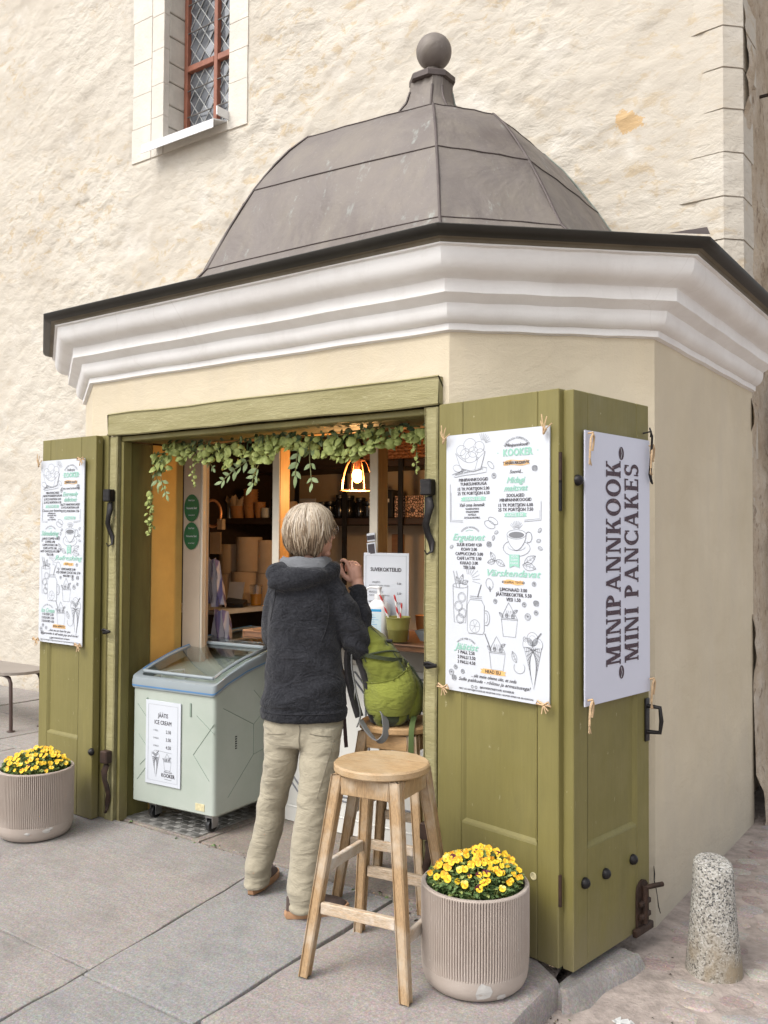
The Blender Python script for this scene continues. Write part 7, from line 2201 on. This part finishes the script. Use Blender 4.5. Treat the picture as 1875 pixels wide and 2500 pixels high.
for i in range(2600):
    th = random.uniform(-PI, PI); da = abs((th - fa + PI) % (2 * PI) - PI)
    end = PI / 2 + .92 + .10 * math.sin(th * 6 + 2) + jit(.20)
    sm = min(1, max(0, (da - .80) / .75)); end = (PI / 2 - .18) * (1 - sm) + end * sm
    ph0 = random.uniform(.03, .45) if random.random() < .75 else random.uniform(.4, 1.1)
    lay = random.random()
    tone = min(1, max(0, random.gauss(.50, .27)))
    inner = lay < .35
    e = end - (.35 if lay > .8 else 0) * random.random()
    if inner: tone *= .7
    strand(th, ph0, e, (-.03 if inner else .03) + jit(.045), random.uniform(.0012, .0030), tone)
for i in range(160):        # flyaway wisps
    th = random.uniform(-PI, PI); strand(th, random.uniform(.0, .5), random.uniform(.9, 2.0), .06 + random.random() * .06, .0009, .9)
hair = build('hair', hb, MAT['hair'], person, 80)
at = hair.data.attributes.new('strand', 'FLOAT', 'POINT'); at.data.foreach_set('value', hv)
cap_ = MB(); rings = []
for i in range(1, 12):
    ph = .05 + (PI / 2 + .55) * i / 11
    rings.append([hair_pt(2 * PI * j / 30, ph if abs((2 * PI * j / 30 - fa + PI) % (2 * PI) - PI) > 1.0 else min(ph, PI / 2 - .25), -.05) for j in range(30)])
cap_.loft(rings, 0, True)
hc = build('scalp', cap_, MAT['hair'], hair, 80)
at = hc.data.attributes.new('strand', 'FLOAT', 'POINT'); at.data.foreach_set('value', [.12] * len(cap_.v))

# ------------------------------------------------------------------ backpack on the far stool
pk = thing('backpack', 'olive green backpack with grey straps leaning on the far stool', 'backpack', (-.315, .090, .7525), YAWP)
bm_ = MB()
keys = [(-.035, -.02, .0, .055, .085), (-.026, -.02, .022, .080, .110), (-.026, -.02, .08, .094, .122), (-.022, -.02, .14, .100, .126), (-.035, -.02, .20, .100, .122), (-.060, -.015, .26, .098, .115), (-.090, -.01, .315, .086, .105), (-.125, -.005, .37, .070, .09), (-.150, 0, .41, .045, .06), (-.155, 0, .425, .02, .03)]
smooth_loft(bm_, keys, 4, 36, 3.2)
def pd(co, no):
    x, y, z = co[:, 0], co[:, 1], co[:, 2]
    return .016 * fbm(x * 9 + z * 4, z * 8 + y * 8, 3, 33) + .006 * np.abs(fbm(x * 12 + z * 16, z * 14 - x * 18, 3, 3)) * 2 - .004
fuse('main_bag', bm_, .007, 3, MAT['pack'], pk, pd)
base = MB(); smooth_loft(base, [(-.035, -.02, -.0005, .058, .088), (-.026, -.02, .022, .085, .114), (-.026, -.02, .045, .092, .120), (-.026, -.02, .052, .088, .117)], 4, 32, 2.5); build('base_panel', base, MAT['pack_dark'], pk, 60)
# stretch pocket on the near side with a gathered rim
pkt = MB(); rows = []; NP = 26
K = np.array(keys)
def surf(z, a, off):
    c = [float(np.interp(z, K[:, 2], K[:, i])) for i in range(5)]
    ca, sa = math.cos(a), math.sin(a)
    return Vector((c[0] + (c[3] + off) * math.copysign(abs(ca) ** .8, ca), c[1] + (c[4] + off) * math.copysign(abs(sa) ** .8, sa), z))
rim = []
for i in range(NP):
    u = i / (NP - 1); a = R(196) + R(142) * u
    ztop = .185 + .075 * u ** 1.6 - .012 * math.sin(PI * u)
    col = []
    for k in range(9):
        v = k / 8; z = .05 + (ztop - .05) * v
        ga = .0045 * math.sin(u * 70) * v ** 2 + .006 * math.sin(u * 13 + 2 * v)
        col.append(surf(z, a, .012 + .016 * math.sin(PI * min(1, v * .9)) * math.sin(PI * u) ** .5 + ga))
    rows.append(col); rim.append(col[-1])
pkt.loft(rows, 0, False, closed=False); build('side_pocket', pkt, make_cotton('pocket_nylon', (.235, .258, .050), .5, 16, 75), pk, 80)
mm = MB(); mm.tube([p + Vector((0, -.001, .001)) for p in rim], .0032, 6); build('pocket_rim', mm, MAT['pack'], pk, 60)
# front pocket bulge, back panel
fp = MB(); smooth_loft(fp, [(.055, -.02, .03, .035, .07), (.070, -.02, .07, .045, .085), (.074, -.02, .14, .042, .085), (.055, -.018, .20, .035, .075), (.03, -.015, .235, .02, .05)], 4, 24, 2.4); build('front_pocket', fp, MAT['pack'], pk, 60)
mm = MB(); mm.tube([(.098, -.05, .04), (.118, -.055, .11), (.108, -.055, .17), (.068, -.05, .235), (.03, -.05, .275)], .006, 6); build('zip', mm, MAT['pack_dark'], pk, 60)
bp = MB(); smooth_loft(bp, [(-.090, -.01, .01, .022, .085), (-.118, -.01, .08, .020, .105), (-.122, -.01, .15, .020, .105), (-.140, -.005, .22, .020, .10), (-.165, 0, .29, .020, .09), (-.178, 0, .36, .018, .07)], 4, 20, 2.4); build('back_panel', bp, MAT['pack_black'], pk, 60)
def strap(name, pts, w, mat, th=.004, side=(0, 1, 0)):
    mb = MB(); P = [Vector(p) for p in pts]; S = Vector(side); rings = []
    Q = []
    for i in range(len(P) - 1):
        p0, p1, p2, p3 = P[max(0, i - 1)], P[i], P[i + 1], P[min(len(P) - 1, i + 2)]
        for k in range(4):
            f = k / 4; Q.append(.5 * (2 * p1 + (p2 - p0) * f + (2 * p0 - 5 * p1 + 4 * p2 - p3) * f * f + (3 * p1 - p0 - 3 * p2 + p3) * f ** 3))
    Q.append(P[-1])
    for i, p in enumerate(Q):
        t = (Q[min(i + 1, len(Q) - 1)] - Q[max(i - 1, 0)]).normalized(); s = (S - t * S.dot(t)).normalized(); n = t.cross(s)
        rings.append([p + s * w / 2 + n * th / 2, p - s * w / 2 + n * th / 2, p - s * w / 2 - n * th / 2, p + s * w / 2 - n * th / 2])
    mb.loft(rings); return build(name, mb, mat, pk, 50)
strap('shoulder_strap', [(-.185, -.06, .36), (-.205, -.08, .30), (-.200, -.09, .20), (-.175, -.10, .10), (-.155, -.11, .04)], .055, MAT['pack_black'], .012, (.45, 1, 0))
strap('strap_edge', [(-.18, -.085, .35), (-.190, -.11, .27), (-.172, -.125, .16), (-.150, -.13, .06), (-.165, -.12, .0)], .012, MAT['webbing'], .004, (.3, 1, 0))
strap('hip_belt', [(-.100, -.11, .09), (-.055, -.14, .06), (-.045, -.15, -.02), (-.075, -.15, -.052), (-.115, -.14, -.02), (-.150, -.125, .03)], .030, MAT['webbing'], .005, (.75, .45, -.55))
if False: strap('hip_belt', [(-.175, -.12, .05), (-.19, -.12, .0), (-.17, -.125, -.05), (-.13, -.13, -.06), (-.10, -.12, .02)], .026, MAT['webbing'], .005, (.7, .5, .6))
mm = MB(); mm.tube([surf(z, R(232) + .25 * (z - .1), .004) for z in np.linspace(.27, .42, 8)], .0028, 5); mm.tube([surf(z, R(318), .003) for z in np.linspace(.05, .41, 14)], .0035, 5); mm.tube([surf(.295 + .02 * math.sin(a * 1.5), a, .004) for a in np.linspace(R(185), R(350), 16)], .0042, 5)
build('seam_piping', mm, MAT['pack_dark'], pk, 60)
strap('side_strap', [surf(.315, R(196), .006), surf(.300, R(240), .008), surf(.285, R(285), .008), surf(.275, R(330), .006)], .016, MAT['pack_dark'], .004, (0, 0, 1))
strap('loose_strap', [(-.235, -.04, .16), (-.225, -.05, .06), (-.212, -.055, -.10)], .016, MAT['webbing_brown'], .003, (1, .3, 0))
strap('loose_strap', [(.075, -.09, .04), (.062, -.15, .0), (.060, -.165, -.10), (.064, -.165, -.22)], .022, MAT['webbing_green'], .003, (1, .2, 0))
strap('loose_strap', [(.11, -.05, .06), (.125, -.06, .05)], .02, MAT['black'], .01, (.3, 1, 0))
mm = MB(); mm.box((.105, -.06, .068), (.028, .012, .010), bev=.003, M=Matrix.Rotation(R(0), 4, 'Y')); mm.box((-.035, -.05, .352), (.035, .03, .012), bev=.004); build('buckle', mm, MAT['black'], pk)
